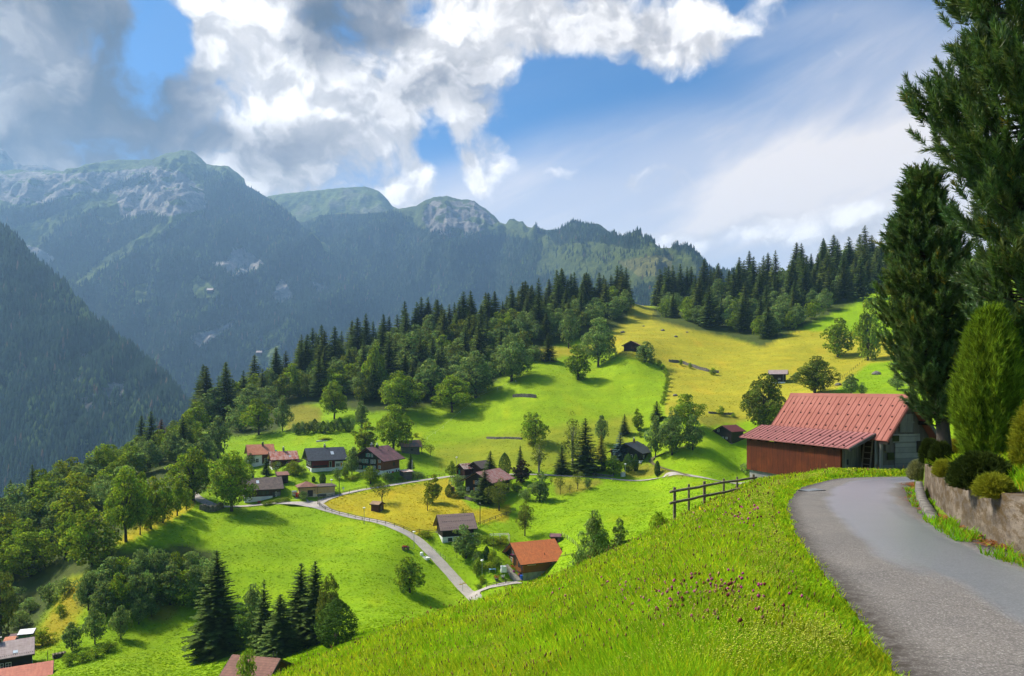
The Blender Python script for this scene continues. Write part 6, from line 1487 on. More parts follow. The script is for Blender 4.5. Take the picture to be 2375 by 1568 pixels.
def ribbon_wall(name, line, z0f, z1f, thick, m, label, cat, n=240, rows=14, rough=.02):
    L = smooth_line(line, n, 6); d = np.gradient(L[:,:2], axis=0); d /= np.linalg.norm(d, axis=1)[:,None]; nr = np.stack([d[:,1], -d[:,0]], -1)
    f = np.linspace(0, 1, n); z0 = z0f(L, f); z1 = z1f(L, f); V = []; C = []
    sec = [(0, v) for v in np.linspace(0, 1, rows)] + [(1, 1.0), (1, 0.0)]
    for off, v in sec:
        z = z0+(z1-z0)*v; wob = rough*fbm(L[:,0]*.5, L[:,1]*.5, z*1.8+off*5, 3)
        p = L[:,:2]+nr*(off*thick + wob + (.04*(1-v) if off == 0 else 0)*-1)[:,None]
        top = .03*fbm(L[:,0]*.9, L[:,1]*.9, octv=3)*(v == 1.0)
        V.append(np.stack([p[:,0], p[:,1], z+top*.5], -1)); C.append(np.stack([np.full(n, v), np.full(n, off*1.0), np.zeros(n)], -1))
    k = len(sec); V = np.stack(V, 1); C = np.stack(C, 1); idx = np.arange(n*k).reshape(n, k)
    Fq = np.stack([idx[:-1,:-1], idx[1:,:-1], idx[1:,1:], idx[:-1,1:]], -1).reshape(-1,4)
    o = link(name, mesh_np(name, V.reshape(-1,3), Fq, [[idx[0,i], idx[0,i+1], idx[0,k-1]] for i in range(k-2)]+[[idx[-1,i+1], idx[-1,i], idx[-1,k-1]] for i in range(k-2)], C.reshape(-1,3), name == 'retaining_wall', [m]))
    tag(o, label, cat); return o
ribbon_wall('retaining_wall', WALL, lambda L, f: road_plane(L[:,1])-.3, lambda L, f: road_plane(L[:,1])+wall_h(f), .62, M_WALL, 'brown stained concrete retaining wall along the right side of the lane', 'wall')
KL = [(WLs[i][0]-.62+.010*(i-38), WLs[i][1]-.10) for i in range(39, 57)]
ribbon_wall('kerb', KL, lambda L, f: road_plane(L[:,1])-.2, lambda L, f: road_plane(L[:,1])+np.interp(f,[0,.15,.6,1],[.06,.14,.24,.42]), .20, mat('pale_kerb_concrete', (.23,.21,.185), .95, .45, 3, c2=(.09,.082,.07)), 'pale low concrete kerb at the foot of the retaining wall', 'kerb', 60, 5, .0)

# needle foliage helpers
def needle_tufts(P, D, ln, nn, wd, spread, rg, tonef):
    """bottle brush shoots: needles around the axis D at P"""
    n = len(P); D = D/np.linalg.norm(D, axis=1)[:,None]
    r = rg.normal(size=(n,nn,3)); r -= D[:,None]*(r*D[:,None]).sum(-1)[...,None]; r /= np.linalg.norm(r, axis=-1)[...,None]
    t = rg.uniform(-.15,1,(n,nn))
    root = P[:,None]+D[:,None]*(t*ln[:,None])[...,None]
    dr = D[:,None]*(.55+.9*np.maximum(t,0)[...,None])+r*spread; dr /= np.linalg.norm(dr, axis=-1)[...,None]
    L = (ln[:,None]*rg.uniform(.42,.75,(n,nn)))[...,None]
    sd = np.cross(dr, rg.normal(size=dr.shape)); sd /= np.linalg.norm(sd, axis=-1)[...,None]
    V = np.stack([root-sd*wd, root+sd*wd, root+dr*L+sd*wd*.25, root+dr*L-sd*wd*.25], 2).reshape(-1,3)
    C = np.repeat(tonef(n)[:,None], nn*4, 1).reshape(-1,3)
    C = C*np.repeat(rg.uniform(.7,1.3,(n*nn)), 4)[:,None]
    return V, C
L_PINE = leafmat('stone_pine_needles', (.068,.140,.045), (.095,.16,.042), .25, objvar=.0, gloss=.035)
def pine(name, label, base, axis_top, rfun, z0, z1, nb, nt_, seed, tl=.30, nn=30, wd=.011):
    """pine with upturned shoots; rfun(z)-> reach of the branches at that height"""
    rg = np.random.default_rng(seed); base = np.array(base); axt = np.array(axis_top)
    ax = lambda z: base[:2]+(axt[:2]-base[:2])*np.clip((z-base[2])/(axt[2]-base[2]),0,1)[...,None]
    root = empty(name, tuple(base)); tag(root, label, 'tree')
    tb = MB(); zs = np.linspace(base[2]-.6, z1-.3, 12); rad = np.interp(zs, [base[2], z1], [.24, .03])
    tb.tube([np.array([*ax(z), z])-base for z in zs], list(rad), 10)
    tb.build('trunk', BARK, root, smooth=True)
    Ps = []; Ds = []; depth = []; lb = MB()
    for i in range(nb):
        z = z0+(z1-z0)*((i+rg.uniform(0,1))/nb)**.92; a = rg.uniform(0, 2*math.pi); Rm = rfun(z, a)*rg.uniform(.52,1.14)
        c = ax(np.array(z)); d = np.array([math.cos(a), math.sin(a)]); rise = rg.uniform(.10,.38)
        pts = []
        for t in np.linspace(0, 1, 6):
            h = z-.25*Rm*.4*(1-t)*0 + Rm*(rise*t*t + .02*math.sin(t*6+i)); pts.append(np.array([c[0]+d[0]*Rm*t, c[1]+d[1]*Rm*t, h]))
        lb.tube([p-base for p in pts], [.045,.035,.026,.018,.011,.005], 5)
        hd = max(3, int(nt_*.22*(.6+Rm/2.0))); th_ = rg.uniform(.22,1.0,hd)**.7; th_[0] = 1.0; lh = rg.normal(size=hd)*.26*Rm*(1-.45*th_)*th_**.5; lh[0] = 0; m = hd*5; t = np.repeat(th_, 5); lat = np.repeat(lh, 5); sk = np.tile(np.arange(5), hd)*tl*.36
        X = np.interp(t, np.linspace(0,1,6), [p[0] for p in pts])-d[1]*lat; Y = np.interp(t, np.linspace(0,1,6), [p[1] for p in pts])+d[0]*lat
        Z = np.interp(t, np.linspace(0,1,6), [p[2] for p in pts])+np.repeat(rg.normal(size=hd)*.09*Rm, 5)+.02
        dirs = np.stack([d[0]*(.50)-d[1]*np.sign(lat)*.25, d[1]*.50+d[0]*np.sign(lat)*.25, np.full(m,.85)],1)+np.repeat(rg.normal(size=(hd,3))*.22, 5, 0); dirs /= np.linalg.norm(dirs, axis=1)[:,None]; Ps.append(np.stack([X,Y,Z],1)+dirs*sk[:,None]); Ds.append(dirs+rg.normal(size=(m,3))*.10); depth.append(t)
    P = np.concatenate(Ps); D = np.concatenate(Ds); dp = np.concatenate(depth); n = len(P)
    g = fbm(P[:,0]*1.1+seed, P[:,1]*1.1, P[:,2]*1.1, 2); k = g > -.60; P, D, dp, g = P[k], D[k], dp[k], g[k]; n = len(P)
    tone = rg.uniform(.6,1.35,n)*(1+.2*g); hue = np.stack([np.full(n,1.0)+.35*(rg.uniform(size=n)<.25), np.ones(n), np.full(n,.9)],1)
    old = rg.uniform(size=n) < .025*(1.4-dp); hue[old] = [3.0,1.4,.5]
    cf = lambda n_: np.clip(tone[:,None]*hue, .15, 4)
    V, C = needle_tufts(P-base, D, tl*rg.uniform(.75,1.2,n), nn, wd, .62, rg, cf)
    # a few shoot tips catch as pale green candles
    link('crown', mesh_np('crown', V, np.arange(len(V)).reshape(-1,4), None, C, False, [L_PINE]), root)
    lb.build('limb', BARK, root)
    return root
def prof(axis_px, Y, table):
    zt = np.array([-(p[0]-HY)/F*Y for p in table])[::-1]; rt = np.array([(axis_px-p[1])/F*Y for p in table])[::-1]
    return lambda z: float(np.interp(z, zt, rt))
Y1 = 20.5; f1 = prof(2395, Y1, [(-420,2380),(-300,2330),(-150,2250),(0,2182),(60,2205),(130,2222),(200,2205),(250,2150),(300,2122),(350,2160),(400,2205),(450,2232),(520,2228),(570,2212),(640,2252),(700,2250),(760,2262),(830,2300),(900,2330),(960,2370)])
b1 = on((2398-CX)/F*Y1, Y1)
pine('stone_pine', 'towering stone pine filling the right edge of the view', b1, ((2390-CX)/F*Y1, Y1, 15.5), lambda z, a: max(.3, f1(z)*(1.02 if math.cos(a) < .2 else .95)-.36), -.6, 15.6, 430, 22, 41, .33, 34, .014)
Y2 = 25.5; f2 = prof(2150, Y2, [(370,2140),(430,2126),(500,2100),(560,2072),(640,2055),(700,2042),(760,2036),(820,2040),(880,2050),(940,2072),(1000,2120)])
b2 = on((2222-CX)/F*Y2, Y2)
def ax2(): return ((2136-CX)/F*Y2, Y2, 7.7)
pine('stone_pine', 'dense dark stone pine with several tops overhanging the barn roof', b2+np.array([-.45,0,0]), ax2(), lambda z, a: max(.12, f2(z)*(1.0 if math.cos(a) < .3 else .92)-.22), -1.4, 7.2, 430, 18, 42, .27, 30, .014)
# cypress like juniper with fine upright sprays
def sprays(name, label, cat, base, H, W, n, ln, col1, seed, prof_, nn=10, wd=.010, spread=.45, tone=(.6,1.3), upb=1.0, lumpy=.16, stem=True):
    rg = np.random.default_rng(seed); f = rg.uniform(0,1,n); a = rg.uniform(0,6.28,n)
    lump = 1+lumpy*fbm(np.cos(a)*2.6+seed, np.sin(a)*2.6, f*(2.0 if lumpy > .2 else 4.5), 3)
    q = np.sqrt(rg.uniform(.45,1,n)); r = W/2*prof_(f)*lump*q
    P = np.stack([r*np.cos(a), r*np.sin(a), H*f*(1-lumpy*.5+lumpy*.5*lump)], 1)
    D = np.stack([np.cos(a)*.5, np.sin(a)*.5, np.full(n, upb)], 1)+rg.normal(size=(n,3))*.25
    tn = rg.uniform(*tone, n)*(.55+.5*q)
    V, C = needle_tufts(P, D, ln*rg.uniform(.7,1.3,n), nn, wd, spread, rg, lambda m: tn[:,None]*np.ones(3))
    root = empty(name, tuple(base)); tag(root, label, cat)
    link('crown', mesh_np('crown', V, np.arange(len(V)).reshape(-1,4), None, C, False, [col1]), root)
    if stem: MB().tube([(0,0,-.4),(0,0,H*.5)], W*.03, 6).build('trunk', BARK, root)
    return root
L_JUN = leafmat('bright_juniper_sprays', (.17,.27,.022), (.21,.30,.028), .3, objvar=0)
L_HEATH = leafmat('dark_heath_sprays', (.040,.062,.012), (.055,.075,.015), .15, objvar=0)
L_LIME = leafmat('lime_sprays', (.24,.27,.022), (.30,.30,.03), .3, objvar=0)
L_YF = leafmat('yellow_green_leaves', (.30,.25,.02), (.20,.22,.03), .35, objvar=0)
egg = lambda f: np.sin(np.clip(f*.80+.19,0,1)*math.pi)**.80
dome = lambda f: np.sqrt(np.clip(1-f**2,0,1))*(.86+.14*np.minimum(1,f*5))
YJ = 19.5; bj = on((2294-CX)/F*YJ, YJ)
sprays('juniper', 'bright green flame shaped conifer on the bank above the wall', 'conifer', bj, (1042-706)/F*YJ, 132/F*YJ, 11000, .24, L_JUN, 61, egg, 12, .008, lumpy=.42, tone=(.4,1.35))
def bank_at(px, py):
    """where the sight line meets the garden bank or the wall top"""
    Ys = np.linspace(9, 27, 400); X = (px-CX)/F*Ys; d, f = dist_line(X, Ys, WLs); z = np.where(d > -.05, z_bank(X, Ys), -99.)
    g = z-(-(py-HY)/F*Ys); k = np.where((g > 0) & (d > -.05))[0]; i = k[0] if len(k) else 200
    return np.array([X[i], Ys[i], z[i]])
for px, py, wpx, hpx, lab, sd, kind, m in ((2256,1120,128,58,'dark domed heath shrub hanging over the wall nearest the viewer',71,'shrub',L_HEATH),(2170,1078,42,46,'dark rounded heath bush at the end of the wall, right of its twin',72,'shrub',L_HEATH),(2146,1068,36,44,'dark rounded heath bush at the very end of the wall',73,'shrub',L_HEATH),
   (2304,1150,58,20,'yellow green moss like cushion on the wall top',74,'cushion plant',L_LIME),(2205,1066,58,40,'yellow leaved bush between the heath bushes and the juniper',75,'bush',L_YF),(2378,1056,80,165,'lime green ball shaped shrub at the right edge',76,'shrub',L_LIME),(2188,1098,26,16,'tiny moss cushion on the wall between the heath shrubs',77,'cushion plant',L_LIME)):
    p = bank_at(px, py) if sd != 76 else np.array([9.95, 14.2, float(z_bank(np.array([9.95]), np.array([14.2]))[0])]); p = p+np.array([.18,.05,0]) if 'cushion' not in kind else p; sprays('cushion_plant' if 'cushion' in kind else 'shrub', lab, kind, p-np.array([0,0,.12]), hpx/F*p[1]+.12, wpx/F*p[1]*1.02, 3600, .10, m, sd, dome if sd != 76 else egg, 12, .006, .55, upb=.6, stem=False)
p = np.array([15.1, 27.2, 0]); p[2] = float(z_ground(np.array([p[0]]),np.array([p[1]]))[0])
sprays('flowering_shrub', 'white flowering shrub where the wall ends at the bend', 'shrub', ((2128-CX)/F*27.5, 27.5, -(1114-HY)/F*27.5), .62, .62, 1800, .12, leafmat('pale_flowering_leaves', (.30,.30,.16), (.16,.20,.05), .3, objvar=0), 78, dome, 10, .008)

# ------------------------------------------------------------------ meadow: blades, heads and flowers
L_GRASS = leafmat('grass_blades', (.30,.49,.018), (.39,.51,.024), .52, objvar=0, nscale=.5)
def grass(n, seed, r0, r1, t0, t1, keepf, hf, tonef, name, label, m, wk=.00095, w0=.0045, lean=.5, zf=None):
    rg = np.random.default_rng(seed)
    r = np.exp(rg.uniform(math.log(r0), math.log(r1), n)); th = rg.uniform(t0, t1, n); X, Y = r*np.sin(th), r*np.cos(th)
    k = keepf(X, Y, rg); X, Y, r = X[k], Y[k], r[k]; n = len(X); Z = z_ground(X, Y) if zf is None else zf(X, Y)
    h = hf(X, Y, rg); a = rg.uniform(0,6.28,n); ln = h*rg.uniform(.1,lean,n)+.02; w = np.maximum(w0, r*wk)*rg.uniform(.6,1.3,n)
    dx, dy = np.cos(a), np.sin(a); b = rg.uniform(0,6.28,n); sx, sy = np.cos(b), np.sin(b)
    P0 = np.stack([X,Y,Z-.03],1); P1 = P0+np.stack([dx*ln*.3,dy*ln*.3,h*.6],1); P2 = P0+np.stack([dx*ln,dy*ln,h],1); S = np.stack([sx,sy,np.zeros(n)],1)*w[:,None]
    V = np.stack([P0-S,P0+S,P1+S*.75,P1-S*.75,P2+S*.12,P2-S*.12],1).reshape(-1,3)
    q = np.array([[0,1,2,3],[3,2,4,5]]); Fq = (np.arange(n)[:,None,None]*6+q[None]).reshape(-1,4)
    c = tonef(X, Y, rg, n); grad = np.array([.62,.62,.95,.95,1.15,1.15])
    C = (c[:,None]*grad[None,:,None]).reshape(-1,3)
    o = link(name, mesh_np(name, V, Fq, None, C, False, [m])); tag(o, label, kind='stuff')
    return X, Y, Z, h
def meadow(X, Y):
    dl, _ = dist_line(X, Y, RLs); ok = dl < .10*fbm(np.asarray(X)*1.3, np.asarray(Y)*1.3, octv=2)+.03
    lx = (X-BO[0])*math.cos(ba)+(Y-BO[1])*math.sin(ba); ly = -(X-BO[0])*math.sin(ba)+(Y-BO[1])*math.cos(ba)
    inb = (lx > 1.0) & (lx < 9.7) & (ly < -.4) & (ly > -5.3) | (lx > -.4) & (lx < 9) & (ly < -1.7) & (ly > -5.3)
    return ok & ~inb, -dl
def tones(X, Y, rg, n):
    t = rg.uniform(.55,1.25,n)*(1+.5*fbm(X/.9, Y/.9, octv=3)); c = np.stack([t,t,t],1)
    y = rg.uniform(size=n) < .12+.30*sstep(-.1,.5,fbm(X/2.2+9, Y/2.2, octv=3)); c[y] *= np.array([1.45,1.12,1.0]); d = rg.uniform(size=n) < .04; c[d] *= np.array([1.8,1.0,1.4])
    g = rg.uniform(size=n) < .3; c[g] *= np.array([.62,.92,.8]); return c
def hmead(X, Y, rg):
    dl = meadow(X, Y)[1]; base = .09+.17*sstep(.1,1.6,dl); return base*rg.uniform(.55,1.35,len(X))*(1+.3*fbm(X/1.1, Y/1.1, octv=2))
kf1 = lambda X, Y, rg: meadow(X, Y)[0]
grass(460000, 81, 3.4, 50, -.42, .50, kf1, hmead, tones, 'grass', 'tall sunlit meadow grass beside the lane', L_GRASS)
def bankk(X, Y, rg):
    d, f = dist_line(X, Y, WLs); dr, _ = dist_line(X, Y, RRs); ok = (d > .3) & (d < 6.5) & (Y < 27) | (Y > 26) & (Y < 31) & (dr > .2) & (X > 14.8) & (X < 22); return ok
grass(95000, 82, 8, 36, .48, .95, bankk, lambda X, Y, rg: rg.uniform(.10,.32,len(X)), tones, 'grass', 'rough grass on the garden bank above the wall', L_GRASS)
grass(16000, 84, 8, 30, .45, .66, lambda X, Y, rg: (lambda d: (d > .10) & (d < .62) & (Y > 8.5) & (Y < 27) & (fbm(X/1.1, Y/1.1+8, octv=2) > -.1))(dist_line(X, Y, WLs)[0]), lambda X, Y, rg: rg.uniform(.08,.30,len(X)), tones, 'grass', 'long grass hanging over the top of the wall', L_GRASS, lean=1.5, zf=lambda X, Y: (lambda q: np.maximum(z_ground(X, Y), road_plane(Y)+wall_h(q[1])-.02))(dist_line(X, Y, WLs)))
def kerbk(X, Y, rg):
    d, f = dist_line(X, Y, WLs); return (d < -.06) & (d > -.62) & (fbm(X/1.6, Y/1.6+3, octv=2) > .02) & (Y > 9) & (Y < 27)
grass(26000, 83, 8, 30, .45, .62, kerbk, lambda X, Y, rg: rg.uniform(.08,.26,len(X)), lambda X, Y, rg, n: np.stack([rg.uniform(.35,.8,n), rg.uniform(.6,1.0,n), rg.uniform(.6,1.0,n)],1), 'grass', 'grass tufts at the foot of the wall', L_GRASS)
# broad leaved herbs between the blades
def herbs():
    rg = np.random.default_rng(85); n = 150000; r = np.exp(rg.uniform(math.log(3.6), math.log(34), n)); th = rg.uniform(-.42,.50,n); X, Y = r*np.sin(th), r*np.cos(th)
    k = meadow(X, Y)[0] & (fbm(X/.9+7, Y/.9, octv=2) > .05); X, Y, r = X[k], Y[k], r[k]; n = len(X); Z = z_ground(X, Y)+rg.uniform(.04,.30,n)*hmead(X, Y, rg)/.4
    Nn = rg.normal(size=(n,3))*.6+np.array([0,0,.8]); V = cards(np.stack([X,Y,Z],1), Nn, np.maximum(.035, r*.0034)*rg.uniform(.6,1.4,n), .5, rg)
    t = rg.uniform(.5,1.1,n); c = np.stack([t*.8,t,t],1); pale = rg.uniform(size=n) < .2; c[pale] *= np.array([1.7,1.3,1.6])
    o = link('herbs', mesh_np('herbs', V.reshape(-1,3), np.arange(n*4).reshape(-1,4), None, np.repeat(c[:,None],4,1).reshape(-1,3), False, [L_GRASS])); tag(o, 'leafy herbs growing through the meadow grass', kind='stuff')
herbs()
# dry needles lying along the lane edge
def litter():
    rg = np.random.default_rng(90); n = 3600; t = rg.uniform(.28,.97,n); L = resample(RRs, 400); i = (t*398).astype(int); d = L[i+1]-L[i]; d /= np.linalg.norm(d,axis=1)[:,None]
    off = -np.abs(rg.normal(size=n))*.20+.16; X = L[i,0]+d[:,1]*off; Y = L[i,1]-d[:,0]*off; k = fbm(X/1.3, Y/1.3, octv=2) > -.05; X, Y = X[k], Y[k]; n = len(X)
    Z = np.maximum(road_plane(Y)+.03, road_plane(Y)+.03)+rg.uniform(0,.03,n); a = rg.uniform(0,6.28,n); l = rg.uniform(.03,.09,n); w = .010
    D = np.stack([np.cos(a)*l, np.sin(a)*l, rg.normal(size=n)*.01],1); S = np.stack([-np.sin(a)*w, np.cos(a)*w, np.zeros(n)],1); P = np.stack([X,Y,Z],1)
    V = np.stack([P-D-S,P-D+S,P+D+S,P+D-S],1).reshape(-1,3); c = np.array([.22,.085,.03])*rg.uniform(.5,1.3,n)[:,None]
    o = link('fallen_needles', mesh_np('fallen_needles', V, np.arange(n*4).reshape(-1,4), None, np.repeat(c[:,None],4,1).reshape(-1,3), False, [M_FARTREE])); tag(o, 'rusty fallen needles along the lane edge', kind='stuff')
litter()
def blobs(P, rad, C, name, label, m, rg, flat=1.0):
    """tiny faceted heads, eight faces each"""
    n = len(P); oct_ = np.array([[1,0,0],[0,1,0],[-1,0,0],[0,-1,0],[0,0,1],[0,0,-1]],float); oct_[:,2] *= flat
    V = P[:,None]+oct_[None]*rad[:,None,None]*rg.uniform(.8,1.2,(n,6,1)); f = np.array([[0,1,4],[1,2,4],[2,3,4],[3,0,4],[1,0,5],[2,1,5],[3,2,5],[0,3,5]])
    Ft = (np.arange(n)[:,None,None]*6+f[None]).reshape(-1,3); cc = np.repeat(C[:,None],6,1).reshape(-1,3)
    o = link(name, mesh_np(name, V.reshape(-1,3), None, Ft, cc, False, [m])); tag(o, label, kind='stuff')
def flowers():
    rg = np.random.default_rng(95); n = 30000; r = np.exp(rg.uniform(math.log(5), math.log(42), n)); th = rg.uniform(-.25,.50,n); X, Y = r*np.sin(th), r*np.cos(th)
    px, py = proj(X, Y, z_ground(X, Y)); ok = meadow(X, Y)[0] & (meadow(X,Y)[1] > .25)
    # clover grows in drifts, thickest half way down the near slope
    dr = np.exp(-((px-1600)/200)**2-((py-1435)/66)**2)*.66 + np.exp(-((px-1700)/110)**2-((py-1215)/55)**2)*.30 + .02
    k = ok & (rg.uniform(size=n) < dr*dr*3.2*(.25+1.1*sstep(-.2,.4,fbm(X/1.2, Y/1.2, octv=2)))*.55); Xc, Yc = X[k], Y[k]; m = len(Xc)
    Z = z_ground(Xc, Yc)+rg.uniform(.16,.30,m); c = np.where((rg.uniform(size=m) < .6)[:,None], np.array([.36,.055,.18]), np.array([.13,.03,.03]))*rg.uniform(.7,1.3,m)[:,None]
    blobs(np.stack([Xc,Yc,Z],1), np.maximum(.017, np.hypot(Xc,Yc)*.0017)*rg.uniform(.8,1.2,m), c, 'clover_flowers', 'purple and faded brown clover heads in the meadow', M_FARTREE, rg, 1.1)
    # frothy yellow bedstraw
    rg = np.random.default_rng(96); n = 170000; r = np.exp(rg.uniform(math.log(4.5), math.log(46), n)); th = rg.uniform(-.42,.50,n); X, Y = r*np.sin(th), r*np.cos(th)
    k = meadow(X,Y)[0] & (meadow(X,Y)[1] > .35) & (fbm(X/1.0+3, Y/1.0, octv=3) > -.02); X, Y, r = X[k], Y[k], r[k]; m = len(X); Z = z_ground(X,Y)+rg.uniform(.10,.28,m)
    c = np.array([.42,.46,.055])*rg.uniform(.6,1.2,m)[:,None]; blobs(np.stack([X,Y,Z],1), np.maximum(.008, r*.0009)*rg.uniform(.6,1.3,m), c, 'bedstraw_flowers', 'frothy pale yellow bedstraw in the meadow', M_FARTREE, rg, .6)
    # brown seed heads on long stalks
    rg = np.random.default_rng(97); n = 2600; r = np.exp(rg.uniform(math.log(5.5), math.log(46), n)); th = rg.uniform(-.42,.50,n); X, Y = r*np.sin(th), r*np.cos(th); k = meadow(X,Y)[0] & (meadow(X,Y)[1] > .3); X, Y, r = X[k], Y[k], r[k]; m = len(X)
    Z = z_ground(X,Y)+rg.uniform(.24,.46,m); c = np.array([.20,.12,.045])*rg.uniform(.5,1.5,m)[:,None]; blobs(np.stack([X,Y,Z],1), np.maximum(.007, r*.0007), c, 'seed_heads', 'brown grass seed heads above the meadow', M_FARTREE, rg, 3.2)
flowers()
# tufts that break up the distant fields, coloured like the sward they grow from
def sward(n, seed):
    rg = np.random.default_rng(seed); r = np.exp(rg.uniform(math.log(88), math.log(460), n)); th = rg.uniform(-.62,.62,n); X, Y = r*np.sin(th), r*np.cos(th)
    i = np.clip(np.searchsorted(RADS, r), 0, nR-1); j = np.clip(np.searchsorted(TH_F, th), 0, len(TH_F)-1); c = base[i, j]
    wood = c[:,1] < .09; k = ~wood
    for L, hw in LROADS: k &= np.abs(dist_line(X, Y, L)[0]) > hw+.35
    X, Y, r, c = X[k], Y[k], r[k], c[k]; n = len(X); Z = z_ground(X, Y); h = rg.uniform(.05,.17,n)*(1+.5*fbm(X/6,Y/6,octv=2)); w = rg.uniform(.12,.40,n); a = rg.normal(size=n)*.7
    S = np.stack([np.cos(a)*w, np.sin(a)*w, np.zeros(n)],1); P = np.stack([X,Y,Z-.05],1); U = np.stack([rg.normal(size=n)*.15, rg.normal(size=n)*.15+.05, h],1)
    V = np.stack([P-S, P+S, P+S*.45+U, P-S*.45+U*rg.uniform(.6,1,n)[:,None]],1).reshape(-1,3); cc = c*rg.uniform(.85,1.3,n)[:,None]
    o = link('grass', mesh_np('grass', V, np.arange(n*4).reshape(-1,4), None, np.repeat(cc[:,None],4,1).reshape(-1,3), False, [L_SWARD])); tag(o, 'short tufted grass of the hillside fields', kind='stuff')
L_SWARD = leafmat('sward_tufts', (1,1,1), (1,1,1), .55, objvar=0)
sward(330000, 98)
# ------------------------------------------------------------------ lamps, poles, signs and small things of the village
def lamp(pix, label, hgt=4.2):
    p = ground(*pix); o = empty('street_lamp', tuple(p)); tag(o, label, 'street lamp')
    MB().tube([(0,0,-.3),(0,0,hgt-.25)], [.07,.05], 8).build('pole', METAL, o)
    MB().lathe([(.05,-.28),(.16,-.2),(.36,.02),(.40,.05),(.33,.16),(.08,.26)], 10, (0,0,hgt)).build('lamp_head', WHITEP, o)
    return o
lamp(zz(2,1455,1168), 'white globe street lamp beside the road, left of the hay hut', 4.3)
lamp(zz(2,1976,1425), 'white headed street lamp on the inside of the road bend by the flower cart', 4.2)
lamp(zz(2,1114,852), 'street lamp at the right corner of the cream building', 4.2)
lamp(zz(3,780,1330), 'street lamp at the gate of the flower garden', 4.0)
lamp(zz('D',455,330), 'street lamp showing above the patchy rust roof', 4.0)
lamp(zz(3,2141,372), 'street lamp on the middle road beside the grey cabinet', 4.2)
def pole(pix, toppy, label, r=.11, m=None, bar=False, name='utility_pole', cat='pole'):
    p = ground(*pix); h = (pix[1]-toppy)/F*p[1]; o = empty(name, tuple(p)); tag(o, label, cat)
    MB().tube([(0,0,-.4),(0,0,h)], [r,r*.75], 8).build('pole', m or POSTW, o)
    if bar:
        MB().box(-.75,.75,-.05,.05,h-.45,h-.33).build('crossarm', POSTW, o)
        MB().lathe([(.03,0),(.08,.03),(.08,.16),(.03,.2)], 8, (0,0,h+.002)).build('cap', WHITEP, o)
    return o
pole(zz(2,1195,876), zz(2,1197,682)[1], 'dark utility pole with crossarm beside the road fence above the cream building', bar=True)
pole(zz(3,761,836), zz(3,757,628)[1], 'tall utility pole with crossarm at the corner of the yellow field', bar=True)
pole(zz(2,1956,636), zz(2,1956,496)[1], 'slender white flagpole beside the tin shed', .09, WHITEP, name='flagpole', cat='flagpole')
pole(zz(3,886,1100), zz(3,884,902)[1], 'thin garden pole by the pergola of the orange chalet', .06, name='garden_pole')
pole(zz('F',908,1045), zz('F',915,725)[1], 'thin pole beside the mauve roofed house', .07, name='garden_pole')
pole(zz('F',168,498), zz('F',163,378)[1], 'dark stump post above the hutches', .16, name='post')
pole(zz('D',341,690), zz('D',341,498)[1], 'thin white pole at the left end of the black chalet garden', .06, WHITEP, name='garden_pole')
SIGNY = mat('yellow_sign_paint', (.75,.42,.02), .5, .08, 3, bump=.05)
def signpost(pix, label, h):
    p = ground(*pix); o = empty('signpost', tuple(p)); tag(o, label, 'signpost')
    MB().tube([(0,0,-.3),(0,0,h)], .045, 8).build('pole', METAL, o)
    for i, (z, s) in enumerate(((h-.18,1),(h-.44,-1))):
        MB().add([(0,-.06,z-.1),(.75*s,-.06,z-.1),(.92*s,-.06,z),(.75*s,-.06,z+.1),(0,-.06,z+.1),(0,-.09,z-.1),(.75*s,-.09,z-.1),(.92*s,-.09,z),(.75*s,-.09,z+.1),(0,-.09,z+.1)], [(0,1,2,3,4),(9,8,7,6,5),(0,5,6,1),(1,6,7,2),(2,7,8,3),(3,8,9,4),(4,9,5,0)]).build('arrow_board', SIGNY, o)
signpost(zz(3,596,1482), 'yellow arrow hiking signpost by the road in front of the flower garden', 2.6)
signpost(zz('C',1760,1085), 'yellow arrow hiking signpost at the road junction', 2.3)
def thingbox(name, label, cat, pix, rot, builder):
    p = ground(*pix); o = empty(name, tuple(p), R(rot)); tag(o, label, cat); builder(o); return o
def b_bin(m, r=.38, h=1.0):
    def f(o):
        MB().lathe([(r*.86,-.1),(r*.9,0),(r,h*.5),(r*.95,h)], 14).build('body', m, o); MB().lathe([(r*1.06,0),(r*1.06,.06),(r*.5,.13)], 14, (0,0,h+.002)).build('lid', m, o)
    return f
thingbox('bin', 'red bin nearer the door of the cream building', 'bin', zz('C',1350,1035), 0, b_bin(REDP)); thingbox('bin', 'red bin at the left corner of the cream building', 'bin', zz('C',1325,1028), 0, b_bin(REDP))
def b_cont(o):
    MB().hexa([(-.6,-.45,.1),(.6,-.45,.1),(.6,.45,.1),(-.6,.45,.1),(-.7,-.55,1.2),(.7,-.55,1.2),(.7,.55,1.2),(-.7,.55,1.2)]).build('body', METAL, o); MB().hexa([(-.74,-.6,1.205),(.74,-.6,1.205),(.74,.6,1.205),(-.74,.6,1.205),(-.6,-.4,1.42),(.6,-.4,1.42),(.6,.4,1.42),(-.6,.4,1.42)]).build('lid', METAL, o); MB().box(-.3,.3,-.575,-.53,.7,.95).build('sticker', mat('orange_sticker', (.7,.16,.02), .5, .05, 3), o)
thingbox('waste_container', 'grey waste container beside the cream building', 'waste container', zz('C',1272,1005), 20, b_cont)
def b_dog(o): MB().tube([(0,0,-.3),(0,0,1.0)], .04, 6).build('pole', METAL, o); MB().box(-.25,.25,-.2,.2,.7,1.25).build('bin_box', WHITEP, o); MB().box(-.28,.28,-.23,.23,1.252,1.4).build('lid', mat('green_paint', (.02,.35,.10), .5, .1, 3), o)
thingbox('litter_bin', 'small white and green litter bin on the grass above the road', 'litter bin', zz('C',2245,925), 10, b_dog)
